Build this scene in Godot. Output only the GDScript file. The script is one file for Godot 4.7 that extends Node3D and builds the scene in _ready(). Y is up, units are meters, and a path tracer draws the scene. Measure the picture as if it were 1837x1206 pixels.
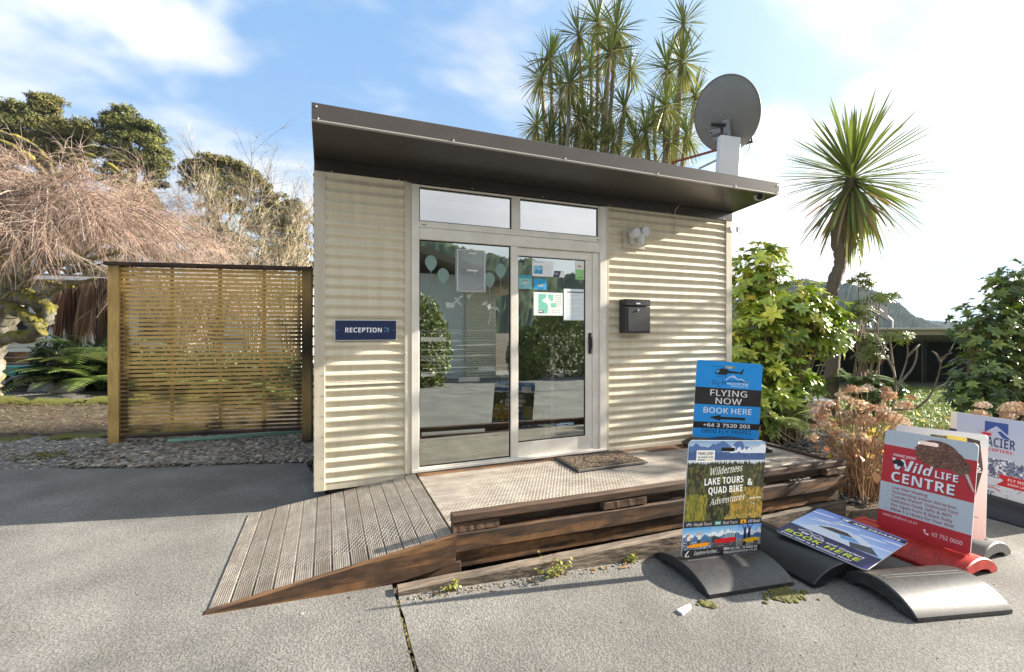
extends Node3D
# Reception cabin, ramp and deck with pavement signs. x runs along the front wall, z comes out of it, y is up, metres.
var R := RandomNumberGenerator.new()
var M := {}
var taken := {}
const EYE := Vector3(0.092, 1.41, 3.927)
const YAW := 22.2

class MB:
	var v := PackedVector3Array()
	var n := PackedVector3Array()
	var uv := PackedVector2Array()
	var c := PackedColorArray()
	var ix := PackedInt32Array()
	var col := Color(1, 1, 1)
	func vert(p: Vector3, nn: Vector3, t := Vector2.ZERO) -> int:
		v.append(p); n.append(nn); uv.append(t); c.append(col)
		return v.size() - 1
	func face(a: int, b: int, d: int) -> void:   # counter-clockwise seen from the front
		ix.append(a); ix.append(d); ix.append(b)
	func tri(a: Vector3, b: Vector3, d: Vector3) -> void:
		var nn := (b - a).cross(d - a).normalized()
		face(vert(a, nn), vert(b, nn), vert(d, nn))
	func quad(a: Vector3, b: Vector3, d: Vector3, e: Vector3) -> void:
		var nn := (d - a).cross(e - b).normalized()
		var i := vert(a, nn, Vector2(0, 1)); var j := vert(b, nn, Vector2(1, 1)); var k := vert(d, nn, Vector2(1, 0)); var l := vert(e, nn, Vector2(0, 0))
		face(i, j, k); face(i, k, l)
	func box(ctr: Vector3, size: Vector3, bev := 0.0, bs := Basis.IDENTITY) -> void:
		var h := size * 0.5
		var e := minf(bev, minf(h.x, minf(h.y, h.z)) * 0.9)
		for ax in 3:
			for s in [-1.0, 1.0]:
				var u := (ax + 1) % 3
				var w := (ax + 2) % 3
				var q := []
				for k in [[-1, -1], [1, -1], [1, 1], [-1, 1]]:
					var p := Vector3.ZERO
					p[ax] = s * h[ax]; p[u] = k[0] * (h[u] - e) * s; p[w] = k[1] * (h[w] - e)
					q.append(ctr + bs * p)
				quad(q[0], q[1], q[2], q[3])
		if e <= 0.0: return
		for ax in 3:
			var u := (ax + 1) % 3
			var w := (ax + 2) % 3
			for su in [-1.0, 1.0]:
				for sw in [-1.0, 1.0]:
					var a := Vector3.ZERO; var b := Vector3.ZERO
					a[ax] = -(h[ax] - e); a[u] = su * h[u]; a[w] = sw * (h[w] - e)
					b[ax] = -(h[ax] - e); b[u] = su * (h[u] - e); b[w] = sw * h[w]
					var a2 := a; var b2 := b
					a2[ax] = -a[ax]; b2[ax] = -b[ax]
					_edge(ctr, bs, a, b, b2, a2)
		for sx in [-1.0, 1.0]:
			for sy in [-1.0, 1.0]:
				for sz in [-1.0, 1.0]:
					var p := ctr + bs * Vector3(sx * h.x, sy * (h.y - e), sz * (h.z - e))
					var q := ctr + bs * Vector3(sx * (h.x - e), sy * h.y, sz * (h.z - e))
					var r := ctr + bs * Vector3(sx * (h.x - e), sy * (h.y - e), sz * h.z)
					if sx * sy * sz > 0: tri(p, q, r)
					else: tri(p, r, q)
	func _edge(ctr: Vector3, bs: Basis, a: Vector3, b: Vector3, b2: Vector3, a2: Vector3) -> void:
		var nn := (b2 - a).cross(a2 - b)
		if nn.dot(a + b + a2 + b2) < 0.0: quad(ctr + bs * a2, ctr + bs * b2, ctr + bs * b, ctr + bs * a)
		else: quad(ctr + bs * a, ctr + bs * b, ctr + bs * b2, ctr + bs * a2)
	func bar(a: Vector3, b: Vector3, w: float, h: float, bev := 0.0) -> void:   # a box from a to b
		var x := (b - a).normalized()
		var up := Vector3.UP if absf(x.y) < 0.95 else Vector3.BACK
		var z := x.cross(up).normalized()
		box((a + b) * 0.5, Vector3(a.distance_to(b), h, w), bev, Basis(x, z.cross(x), z))
	func tube(pts: PackedVector3Array, rads: PackedFloat32Array, sides: int, cap := false) -> void:
		var m := pts.size()
		var t := (pts[1] - pts[0]).normalized()
		var u := t.cross(Vector3(0.31, 0.87, 0.39)).normalized()
		var first := v.size()
		for i in m:
			t = (pts[mini(i + 1, m - 1)] - pts[maxi(i - 1, 0)]).normalized()
			u = (u - t * u.dot(t)).normalized()
			var w := t.cross(u)
			for k in sides:
				var a := TAU * k / sides
				var d := u * cos(a) + w * sin(a)
				vert(pts[i] + d * rads[i], d, Vector2(float(k) / sides, i))
		for i in m - 1:
			for k in sides:
				var a := first + i * sides + k
				var b := first + i * sides + (k + 1) % sides
				face(a, b, b + sides); face(a, b + sides, a + sides)
		if cap:
			for e in [0, m - 1]:
				var nn: Vector3 = (pts[0] - pts[1]).normalized() if e == 0 else (pts[m - 1] - pts[m - 2]).normalized()
				var o := vert(pts[e], nn)
				var ring := []
				for k in sides: ring.append(vert(v[first + e * sides + k], nn))
				for k in sides:
					if e == 0: face(o, ring[(k + 1) % sides], ring[k])
					else: face(o, ring[k], ring[(k + 1) % sides])
	func rod(a: Vector3, b: Vector3, r: float, sides := 8) -> void:
		tube(PackedVector3Array([a, b]), PackedFloat32Array([r, r]), sides, true)
	func ball(ctr: Vector3, rad: Vector3, rings := 6, segs := 10) -> void:
		var first := v.size()
		for i in rings + 1:
			var a := PI * i / rings
			for k in segs:
				var b := TAU * k / segs
				var d := Vector3(sin(a) * cos(b), cos(a), sin(a) * sin(b))
				vert(ctr + d * rad, (d / rad).normalized())
		for i in rings:
			for k in segs:
				var a := first + i * segs + k
				var b := first + i * segs + (k + 1) % segs
				face(a, b, b + segs); face(a, b + segs, a + segs)
	func blade(p: Vector3, dir: Vector3, up: Vector3, length: float, wid: float, droop: float, segs: int, fold := 0.25, shape := 0) -> void:
		# a leaf: a creased strip that starts along dir and bends downwards
		var side := dir.cross(up).normalized()
		var d := dir.normalized()
		var q := p
		var first := v.size()
		for i in segs + 1:
			var f := float(i) / segs
			var w: float
			if shape == 0: w = wid * 0.5 * (0.55 + 0.9 * f) * (1.0 - f * f * f) if f < 1.0 else 0.0
			elif shape == 1: w = wid * 0.5 * sin(PI * pow(f, 0.75)) + 0.002
			else: w = wid * 0.5 * (1.0 - f) + 0.001
			var nn := side.cross(d).normalized()
			vert(q - side * w + nn * w * fold, (nn + side * fold).normalized(), Vector2(0, f))
			vert(q, nn, Vector2(0.5, f))
			vert(q + side * w + nn * w * fold, (nn - side * fold).normalized(), Vector2(1, f))
			q += d * (length / segs)
			d = (d + Vector3.DOWN * (droop / segs)).normalized()
		for i in segs:
			var a := first + i * 3
			face(a, a + 1, a + 4); face(a, a + 4, a + 3)
			face(a + 1, a + 2, a + 5); face(a + 1, a + 5, a + 4)
	func extrude(prof: PackedVector2Array, a: float, b: float, xf := Transform3D.IDENTITY, smooth := false) -> void:
		# a closed counter-clockwise outline in x and y, drawn out from z = a to z = b
		var m := prof.size()
		for i in m:
			var p := prof[i]; var q := prof[(i + 1) % m]
			quad(xf * Vector3(p.x, p.y, b), xf * Vector3(p.x, p.y, a), xf * Vector3(q.x, q.y, a), xf * Vector3(q.x, q.y, b))
		var tr := Geometry2D.triangulate_polygon(prof)
		for i in range(0, tr.size(), 3):
			var q := [prof[tr[i]], prof[tr[i + 1]], prof[tr[i + 2]]]
			if (q[1] - q[0]).cross(q[2] - q[0]) < 0: q.reverse()
			tri(xf * Vector3(q[0].x, q[0].y, b), xf * Vector3(q[1].x, q[1].y, b), xf * Vector3(q[2].x, q[2].y, b))
			tri(xf * Vector3(q[2].x, q[2].y, a), xf * Vector3(q[1].x, q[1].y, a), xf * Vector3(q[0].x, q[0].y, a))
	func done() -> ArrayMesh:
		var arr := []
		arr.resize(Mesh.ARRAY_MAX)
		arr[Mesh.ARRAY_VERTEX] = v; arr[Mesh.ARRAY_NORMAL] = n; arr[Mesh.ARRAY_TEX_UV] = uv; arr[Mesh.ARRAY_COLOR] = c; arr[Mesh.ARRAY_INDEX] = ix
		var am := ArrayMesh.new()
		am.add_surface_from_arrays(Mesh.PRIMITIVE_TRIANGLES, arr)
		return am

# a picture of flat print: shapes and lettering
class Art:
	var im: Image
	var w: int
	var h: int
	static var atlas := {}
	func _init(ww: int, hh: int, bg: Color) -> void:
		w = ww; h = hh
		im = Image.create_empty(w, h, false, Image.FORMAT_RGB8)
		im.fill(bg)
	func rect(x: float, y: float, ww: float, hh: float, c: Color) -> void:
		im.fill_rect(Rect2i(int(x), int(y), int(ceil(ww)), int(ceil(hh))), c)
	func poly(pts: Array, c: Color) -> void:
		var lo := 1e9; var hi := -1e9
		for p in pts: lo = minf(lo, p.y); hi = maxf(hi, p.y)
		for y in range(maxi(0, int(floor(lo))), mini(h, int(ceil(hi)) + 1)):
			var xs := []
			var yy := y + 0.5
			for i in pts.size():
				var a: Vector2 = pts[i]; var b: Vector2 = pts[(i + 1) % pts.size()]
				if (a.y <= yy) != (b.y <= yy): xs.append(a.x + (yy - a.y) / (b.y - a.y) * (b.x - a.x))
			xs.sort()
			for i in range(0, xs.size() - 1, 2):
				var x0 := int(round(xs[i])); var x1 := int(round(xs[i + 1]))
				if x1 > x0: im.fill_rect(Rect2i(x0, y, x1 - x0, 1), c)
	func oval(cx: float, cy: float, rx: float, ry: float, c: Color, turn := 0.0) -> void:
		var p := []
		for i in 28: p.append(Vector2(cx, cy) + Vector2(cos(TAU * i / 28) * rx, sin(TAU * i / 28) * ry).rotated(turn))
		poly(p, c)
	func line(a: Vector2, b: Vector2, t: float, c: Color) -> void:
		var s := (b - a).normalized().orthogonal() * t * 0.5
		poly([a + s, b + s, b - s, a - s], c)
	func path(pts: Array, t: float, c: Color) -> void:
		for i in pts.size() - 1: line(pts[i], pts[i + 1], t, c)
	func ridge(y: float, amp: float, seedn: int, freq: float, bottom: float, c: Color, x0 := 0, x1 := -1) -> void:
		var nz := FastNoiseLite.new(); nz.seed = seedn; nz.frequency = freq; nz.fractal_octaves = 4
		for x in range(x0, w if x1 < 0 else x1):
			var yy := int(y - amp * (nz.get_noise_1d(x) + 0.4))
			rect(x, yy, 1, bottom - yy, c)
	func speckle(x: float, y: float, ww: float, hh: float, cols: Array, count: int, size: float, seedn: int, tall := 1.0) -> void:
		var r := RandomNumberGenerator.new(); r.seed = seedn
		for i in count:
			var s := size * r.randf_range(0.4, 1.3)
			rect(x + r.randf() * (ww - s), y + r.randf() * (hh - s * tall), s, s * tall, cols[r.randi() % cols.size()])
	func text(s: String, x: float, y: float, size: float, c: Color, o := {}) -> float:
		# size is the height of a capital letter; y is the base line
		var kind: String = o.get("font", "Droid Sans")
		var bold: bool = o.get("bold", true)
		var key := kind + str(bold)
		if not atlas.has(key):
			var f := SystemFont.new()
			f.font_names = PackedStringArray([kind]); f.font_weight = 700 if bold else 400
			atlas[key] = [f, f.get_rids()[0], {}]
		var ts := TextServerManager.get_primary_interface()
		var rid: RID = atlas[key][1]
		var pages: Dictionary = atlas[key][2]
		var k := size / 46.0
		var sx: float = o.get("sx", 1.0)
		var sh: float = o.get("shear", 0.0)
		var turn: float = o.get("turn", 0.0)
		var track: float = o.get("track", 0.0)
		var px := Vector2i(64, 0)
		ts.font_render_range(rid, px, 32, 126)
		var adv := 0.0
		for ch in s: adv += ts.font_get_glyph_advance(rid, 64, ts.font_get_glyph_index(rid, 64, ch.unicode_at(0), 0)).x * k * sx + track * size
		var fit: float = o.get("fit", 0.0)
		if fit > 0.0:
			sx *= fit / adv; adv = fit
		var pen := 0.0
		if o.get("align", 0) == 1: pen = -adv * 0.5
		elif o.get("align", 0) == 2: pen = -adv
		for ch in s:
			var g := ts.font_get_glyph_index(rid, 64, ch.unicode_at(0), 0)
			var page := ts.font_get_glyph_texture_idx(rid, px, g)
			var step := ts.font_get_glyph_advance(rid, 64, g).x * k * sx + track * size
			if page >= 0:
				if not pages.has(page): pages[page] = ts.font_get_texture_image(rid, px, page)
				var pi: Image = pages[page]
				var box := ts.font_get_glyph_uv_rect(rid, px, g)
				var off := ts.font_get_glyph_offset(rid, px, g)
				var gs := box.size
				var cs := []
				for q in [Vector2(0, 0), Vector2(gs.x, 0), gs, Vector2(0, gs.y)]:
					var e: Vector2 = (q + off) * k
					cs.append(Vector2(x, y) + Vector2(pen + e.x * sx - e.y * sh, e.y).rotated(turn))
				var lo := Vector2(minf(minf(cs[0].x, cs[1].x), minf(cs[2].x, cs[3].x)), minf(minf(cs[0].y, cs[1].y), minf(cs[2].y, cs[3].y)))
				var hi := Vector2(maxf(maxf(cs[0].x, cs[1].x), maxf(cs[2].x, cs[3].x)), maxf(maxf(cs[0].y, cs[1].y), maxf(cs[2].y, cs[3].y)))
				for yy in range(maxi(0, int(lo.y) - 1), mini(h, int(hi.y) + 2)):
					for xx in range(maxi(0, int(lo.x) - 1), mini(w, int(hi.x) + 2)):
						var a := 0.0
						for sub in 4:
							var e := (Vector2(xx + 0.25 + 0.5 * (sub & 1), yy + 0.25 + 0.5 * (sub >> 1)) - Vector2(x, y)).rotated(-turn)
							var q := Vector2((e.x - pen + e.y * sh) / (k * sx), e.y / k) - off
							if q.x >= 0 and q.y >= 0 and q.x < gs.x and q.y < gs.y: a += pi.get_pixel(int(box.position.x + q.x), int(box.position.y + q.y)).a * 0.25
						if a > 0.02: im.set_pixel(xx, yy, im.get_pixel(xx, yy).lerp(c, a))
			pen += step
		return adv
	func tex() -> ImageTexture:
		return ImageTexture.create_from_image(im)

# ---------- helpers ----------
func G(x: float, z: float) -> float:   # height of the ground
	return -0.045 * clampf(x, -5.0, 5.0)

func P(px: float, py: float, depth: float) -> Vector3:   # a sight line of the photograph followed to a chosen distance, used to survey the place
	var f := Vector3(sin(deg_to_rad(YAW)), 0, -cos(deg_to_rad(YAW)))
	var r := Vector3(cos(deg_to_rad(YAW)), 0, sin(deg_to_rad(YAW)))
	return EYE + (f + r * ((px - 918.5) / 816.0) + Vector3.UP * ((592.0 - py) / 816.0)) * depth

func numbered(s: String) -> String:
	taken[s] = taken.get(s, -1) + 1
	return s if taken[s] == 0 else "%s_%03d" % [s, taken[s]]

func tag(o: Node, label: String, category: String, group := "") -> void:
	o.set_meta("label", label); o.set_meta("category", category)
	if group: o.set_meta("group", group)

func thing(called: String, label: String, category: String, at := Vector3.ZERO, turn := 0.0, group := "") -> Node3D:
	var o := Node3D.new()
	o.name = numbered(called); add_child(o)
	o.position = at; o.rotation.y = turn
	tag(o, label, category, group)
	return o

func part(parent: Node, called: String, mesh: Mesh, m: Material, xf := Transform3D.IDENTITY) -> MeshInstance3D:
	var o := MeshInstance3D.new()
	o.name = called; o.mesh = mesh; o.material_override = m; o.transform = xf
	parent.add_child(o, true)
	return o

func solo(called: String, mesh: Mesh, m: Material, label: String, category: String, xf := Transform3D.IDENTITY, group := "") -> MeshInstance3D:
	var o := part(self, numbered(called), mesh, m, xf)
	tag(o, label, category, group)
	return o

func struct(called: String, mesh: Mesh, m: Material) -> MeshInstance3D:
	var o := part(self, numbered(called), mesh, m)
	o.set_meta("kind", "structure")
	return o

func scatter(parent: Node, called: String, mesh: Mesh, m: Material, xfs: Array, cols: Array, stuff := true) -> MultiMeshInstance3D:
	var mm := MultiMesh.new()
	mm.transform_format = MultiMesh.TRANSFORM_3D
	mm.use_colors = true
	mm.mesh = mesh
	mm.instance_count = xfs.size()
	for i in xfs.size():
		mm.set_instance_transform(i, xfs[i]); mm.set_instance_color(i, cols[i])
	var o := MultiMeshInstance3D.new()
	o.name = numbered(called) if parent == self else called
	o.multimesh = mm; o.material_override = m
	if stuff: o.set_meta("kind", "stuff")
	parent.add_child(o, true)
	return o

func lin(r: float, g: float, b: float) -> Color: return Color(r, g, b).linear_to_srgb()

func mat(key: String, c: Color, rough := 0.8, o := {}) -> StandardMaterial3D:
	var m := StandardMaterial3D.new()
	m.resource_name = key
	m.albedo_color = c.linear_to_srgb()
	m.roughness = rough
	m.metallic = o.get("metal", 0.0)
	m.metallic_specular = o.get("spec", 0.5)
	m.vertex_color_use_as_albedo = o.get("vc", false)
	if o.has("tex"):
		m.albedo_texture = o.tex
		if not o.get("uv", false):
			m.uv1_triplanar = true; m.uv1_world_triplanar = o.get("world", false)
		m.uv1_scale = o.get("scale", Vector3.ONE)
		m.uv1_offset = o.get("offset", Vector3.ZERO)
	if o.has("bump"):
		if not o.has("tex"):
			m.uv1_triplanar = not o.get("uv", false); m.uv1_world_triplanar = o.get("world", false); m.uv1_scale = o.get("scale", Vector3.ONE)
		m.heightmap_enabled = true; m.heightmap_texture = o.bump; m.heightmap_scale = o.get("bumps", 0.2)
	if o.has("detail"):
		m.detail_enabled = true; m.detail_albedo = o.detail; m.detail_blend_mode = BaseMaterial3D.BLEND_MODE_MUL
		m.detail_uv_layer = BaseMaterial3D.DETAIL_UV_2; m.uv2_triplanar = true; m.uv2_world_triplanar = true; m.uv2_scale = o.get("dscale", Vector3.ONE * 0.2)
	if o.has("rtex"):
		m.roughness_texture = o.rtex
	if o.has("back"):
		m.backlight_enabled = true; m.backlight = o.back
	M[key] = m
	return m

func noise_img(size: int, freq: float, oct: int, type: int, seedn: int, sizey := 0) -> Image:
	var nz := FastNoiseLite.new()
	nz.seed = seedn; nz.frequency = freq; nz.fractal_octaves = oct; nz.noise_type = type
	if type == FastNoiseLite.TYPE_CELLULAR:
		nz.cellular_return_type = FastNoiseLite.RETURN_CELL_VALUE; nz.fractal_type = FastNoiseLite.FRACTAL_NONE
	return nz.get_seamless_image(size, sizey if sizey else size)

func blend_tex(size: int, layers: Array, c0: Color, c1: Color, grain: float, seedn: int, sizey := 0) -> ImageTexture:
	# mixes weighted grey pictures and fine grain into a two-tone colour texture, sRGB
	var hh := sizey if sizey else size
	var data := []
	for l in layers: data.append((l[0] as Image).get_data())
	var out := PackedByteArray(); out.resize(size * hh * 3)
	var r := RandomNumberGenerator.new(); r.seed = seedn
	var a := c0.linear_to_srgb(); var b := c1.linear_to_srgb()
	for i in size * hh:
		var t := 0.5
		for k in layers.size(): t += (data[k][i] / 255.0 - 0.5) * layers[k][1]
		t = clampf(t + (r.randf() - 0.5) * grain, 0.0, 1.0)
		out[i * 3] = int(255 * lerpf(a.r, b.r, t)); out[i * 3 + 1] = int(255 * lerpf(a.g, b.g, t)); out[i * 3 + 2] = int(255 * lerpf(a.b, b.b, t))
	return ImageTexture.create_from_image(Image.create_from_data(size, hh, false, Image.FORMAT_RGB8, out))

func wood_tex(seedn: int, c0: Color, c1: Color, c2 := Color(0, 0, 0), c3 := Color(0, 0, 0)) -> ImageTexture:   # the grain runs along u
	var nz := FastNoiseLite.new(); nz.seed = seedn; nz.frequency = 1.0; nz.fractal_octaves = 3
	var w := 512; var h := 256
	var out := PackedByteArray(); out.resize(w * h * 3)
	var a := c0.linear_to_srgb(); var b := c1.linear_to_srgb()
	var r := RandomNumberGenerator.new(); r.seed = seedn
	for y in h:
		for x in w:
			var u := TAU * x / w
			var bend := nz.get_noise_3d(cos(u) * 0.5, sin(u) * 0.5, y * 0.008) * 9.0
			var t := 0.5 + 0.55 * nz.get_noise_3d(cos(u) * 0.9 + 7.0, sin(u) * 0.9, (y + bend) * 0.16) + 0.35 * nz.get_noise_3d(cos(u) * 0.8, sin(u) * 0.8 + 31.0, y * 0.02) + (r.randf() - 0.5) * 0.12
			t = clampf(t, 0.0, 1.0)
			var i := (y * w + x) * 3
			if c3.g > 0.0:
				var bl := smoothstep(-0.12, 0.22, nz.get_noise_3d(cos(u) * 0.55 + 3.0, sin(u) * 0.55, y * 0.013 + 50.0))
				a = c0.lerp(c2, bl).linear_to_srgb(); b = c1.lerp(c3, bl).linear_to_srgb()
			out[i] = int(255 * lerpf(a.r, b.r, t)); out[i + 1] = int(255 * lerpf(a.g, b.g, t)); out[i + 2] = int(255 * lerpf(a.b, b.b, t))
	return ImageTexture.create_from_image(Image.create_from_data(w, h, false, Image.FORMAT_RGB8, out))

func rnd_basis(tilt: float, s: float) -> Basis:
	return Basis(Vector3.UP, R.randf() * TAU) * Basis(Vector3(R.randf_range(-1, 1), 0, R.randf_range(-1, 1)).normalized(), R.randf() * tilt) * Basis.from_scale(Vector3.ONE * s)

func tint(c: Color, v: float) -> Color:
	var k := R.randf_range(1.0 - v, 1.0 + v)
	return Color(c.r * k * R.randf_range(0.93, 1.07), c.g * k, c.b * k * R.randf_range(0.9, 1.1))

func rvec() -> Vector3:
	var d := Vector3(R.randfn(), R.randfn(), R.randfn())
	return d.normalized()

func curve(a: Vector3, b: Vector3, c: Vector3, d: Vector3, k: int) -> PackedVector3Array:
	var o := PackedVector3Array()
	for i in k + 1: o.append(a.bezier_interpolate(b, c, d, float(i) / k))
	return o

func tapers(a: float, b: float, k: int) -> PackedFloat32Array:
	var o := PackedFloat32Array()
	for i in k + 1: o.append(lerpf(a, b, float(i) / k))
	return o

# ---------- sky ----------
func make_sky() -> Sky:
	var w := 2048; var h := 1024
	var im := Image.create_empty(w, h, false, Image.FORMAT_RGBF)
	var big := FastNoiseLite.new(); big.seed = 11; big.frequency = 0.55; big.fractal_octaves = 6; big.fractal_gain = 0.55
	var wisp := FastNoiseLite.new(); wisp.seed = 5; wisp.frequency = 0.8; wisp.fractal_octaves = 5; wisp.fractal_gain = 0.6
	var shade := FastNoiseLite.new(); shade.seed = 23; shade.frequency = 0.7; shade.fractal_octaves = 4
	var sun := Vector3(0.9925 * cos(deg_to_rad(21.0)), sin(deg_to_rad(21.0)), 0.122 * cos(deg_to_rad(21.0)))
	var b_south := 0.0
	for y in h / 2 + 2:
		var th := PI * (y + 0.5) / h
		var dy := cos(th); var dr := sin(th)
		for x in w:
			var ph := TAU * (x + 0.5) / w
			var d := Vector3(sin(ph) * dr, dy, -cos(ph) * dr)
			var e := maxf(dy, 0.0)
			var near := d.dot(sun)
			var low := pow(1.0 - e, 4.0)
			var c := Vector3(0.062, 0.120, 0.212).lerp(Vector3(0.175, 0.228, 0.27), low)
			c = c.lerp(Vector3(0.17, 0.225, 0.27), smoothstep(0.25, 1.0, near) * 0.8)
			b_south = smoothstep(-0.1, 0.8, d.z)
			var k := 1.6 / (e + 0.28)
			var q := Vector3(d.x * k, 0.0, d.z * k)
			var b := smoothstep(-0.25, 0.75, near) * 0.42 - 0.33
			b += 0.52 * exp(-pow((ph - 5.93) / 0.30, 2.0) - pow((e - 0.42) / 0.2, 2.0))
			b += 0.35 * smoothstep(0.25, 0.0, e) + 0.75 * b_south + 0.25 * smoothstep(0.75, 0.95, e)
			var f := big.get_noise_3d(q.x, 0.0, q.z) * 1.25 + b
			var cl := smoothstep(-0.05, 0.42, f)
			var wv := wisp.get_noise_3d(q.x * 0.8 + 3.0, 4.0, q.z * 1.5)
			cl = maxf(cl, smoothstep(0.0, 0.7, wv + 0.12) * 0.8)
			var g := 0.90 + 0.36 * shade.get_noise_3d(q.x, 9.0, q.z)
			var cc := Vector3(0.285, 0.285, 0.29) * g * (1.0 + 0.3 * smoothstep(0.4, 1.0, near))
			c = c.lerp(cc, cl * 0.94)
			c += Vector3(1.0, 0.94, 0.82) * (0.4 * exp(-pow(acos(clampf(near, -1, 1)) / 0.30, 2.0)) + 0.09 * exp(-pow(acos(clampf(near, -1, 1)) / 0.75, 2.0)))
			im.set_pixel(x, y, Color(c.x, c.y, c.z))
	im.fill_rect(Rect2i(0, h / 2 + 2, w, h / 2 - 2), Color(0.16, 0.16, 0.15))
	var pm := PanoramaSkyMaterial.new()
	pm.panorama = ImageTexture.create_from_image(im)
	var s := Sky.new(); s.sky_material = pm
	return s

func _ready() -> void:
	R.seed = 7
	# camera
	var cam := Camera3D.new()
	cam.name = "camera"; add_child(cam)
	cam.position = EYE
	cam.rotation_degrees.y = -YAW
	cam.set_frustum(0.05 * 2.0 * 603.0 / 816.0, Vector2(0.0, -0.05 * 11.0 / 816.0), 0.05, 3000.0)
	# sky and exposure
	var env := Environment.new()
	env.background_mode = Environment.BG_SKY
	env.sky = make_sky()
	env.tonemap_mode = Environment.TONE_MAPPER_LINEAR
	env.tonemap_exposure = 4.2
	env.sdfgi_enabled = true; env.ssao_enabled = true; env.ssil_enabled = true
	env.fog_enabled = true
	env.fog_density = 0.0002
	env.fog_light_color = Color(0.80, 0.87, 0.95)
	var we := WorldEnvironment.new()
	we.name = "world"; we.environment = env; add_child(we)
	# sun
	var sun := DirectionalLight3D.new()
	sun.name = "sun"; add_child(sun)
	var el := deg_to_rad(21.0)
	sun.look_at_from_position(Vector3.ZERO, Vector3(-0.9925 * cos(el), -sin(el), -0.122 * cos(el)))
	sun.light_energy = 1.45
	sun.light_color = Color(1.0, 0.955, 0.89)
	sun.light_angular_distance = 0.5
	sun.shadow_enabled = true
	materials()
	ground()
	hills()
	cabin()
	deck()
	ramp()
	slat_fence()
	opposite()
	left_garden()
	cabbage_trees()
	right_garden()
	signs()
	small_things()

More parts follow.
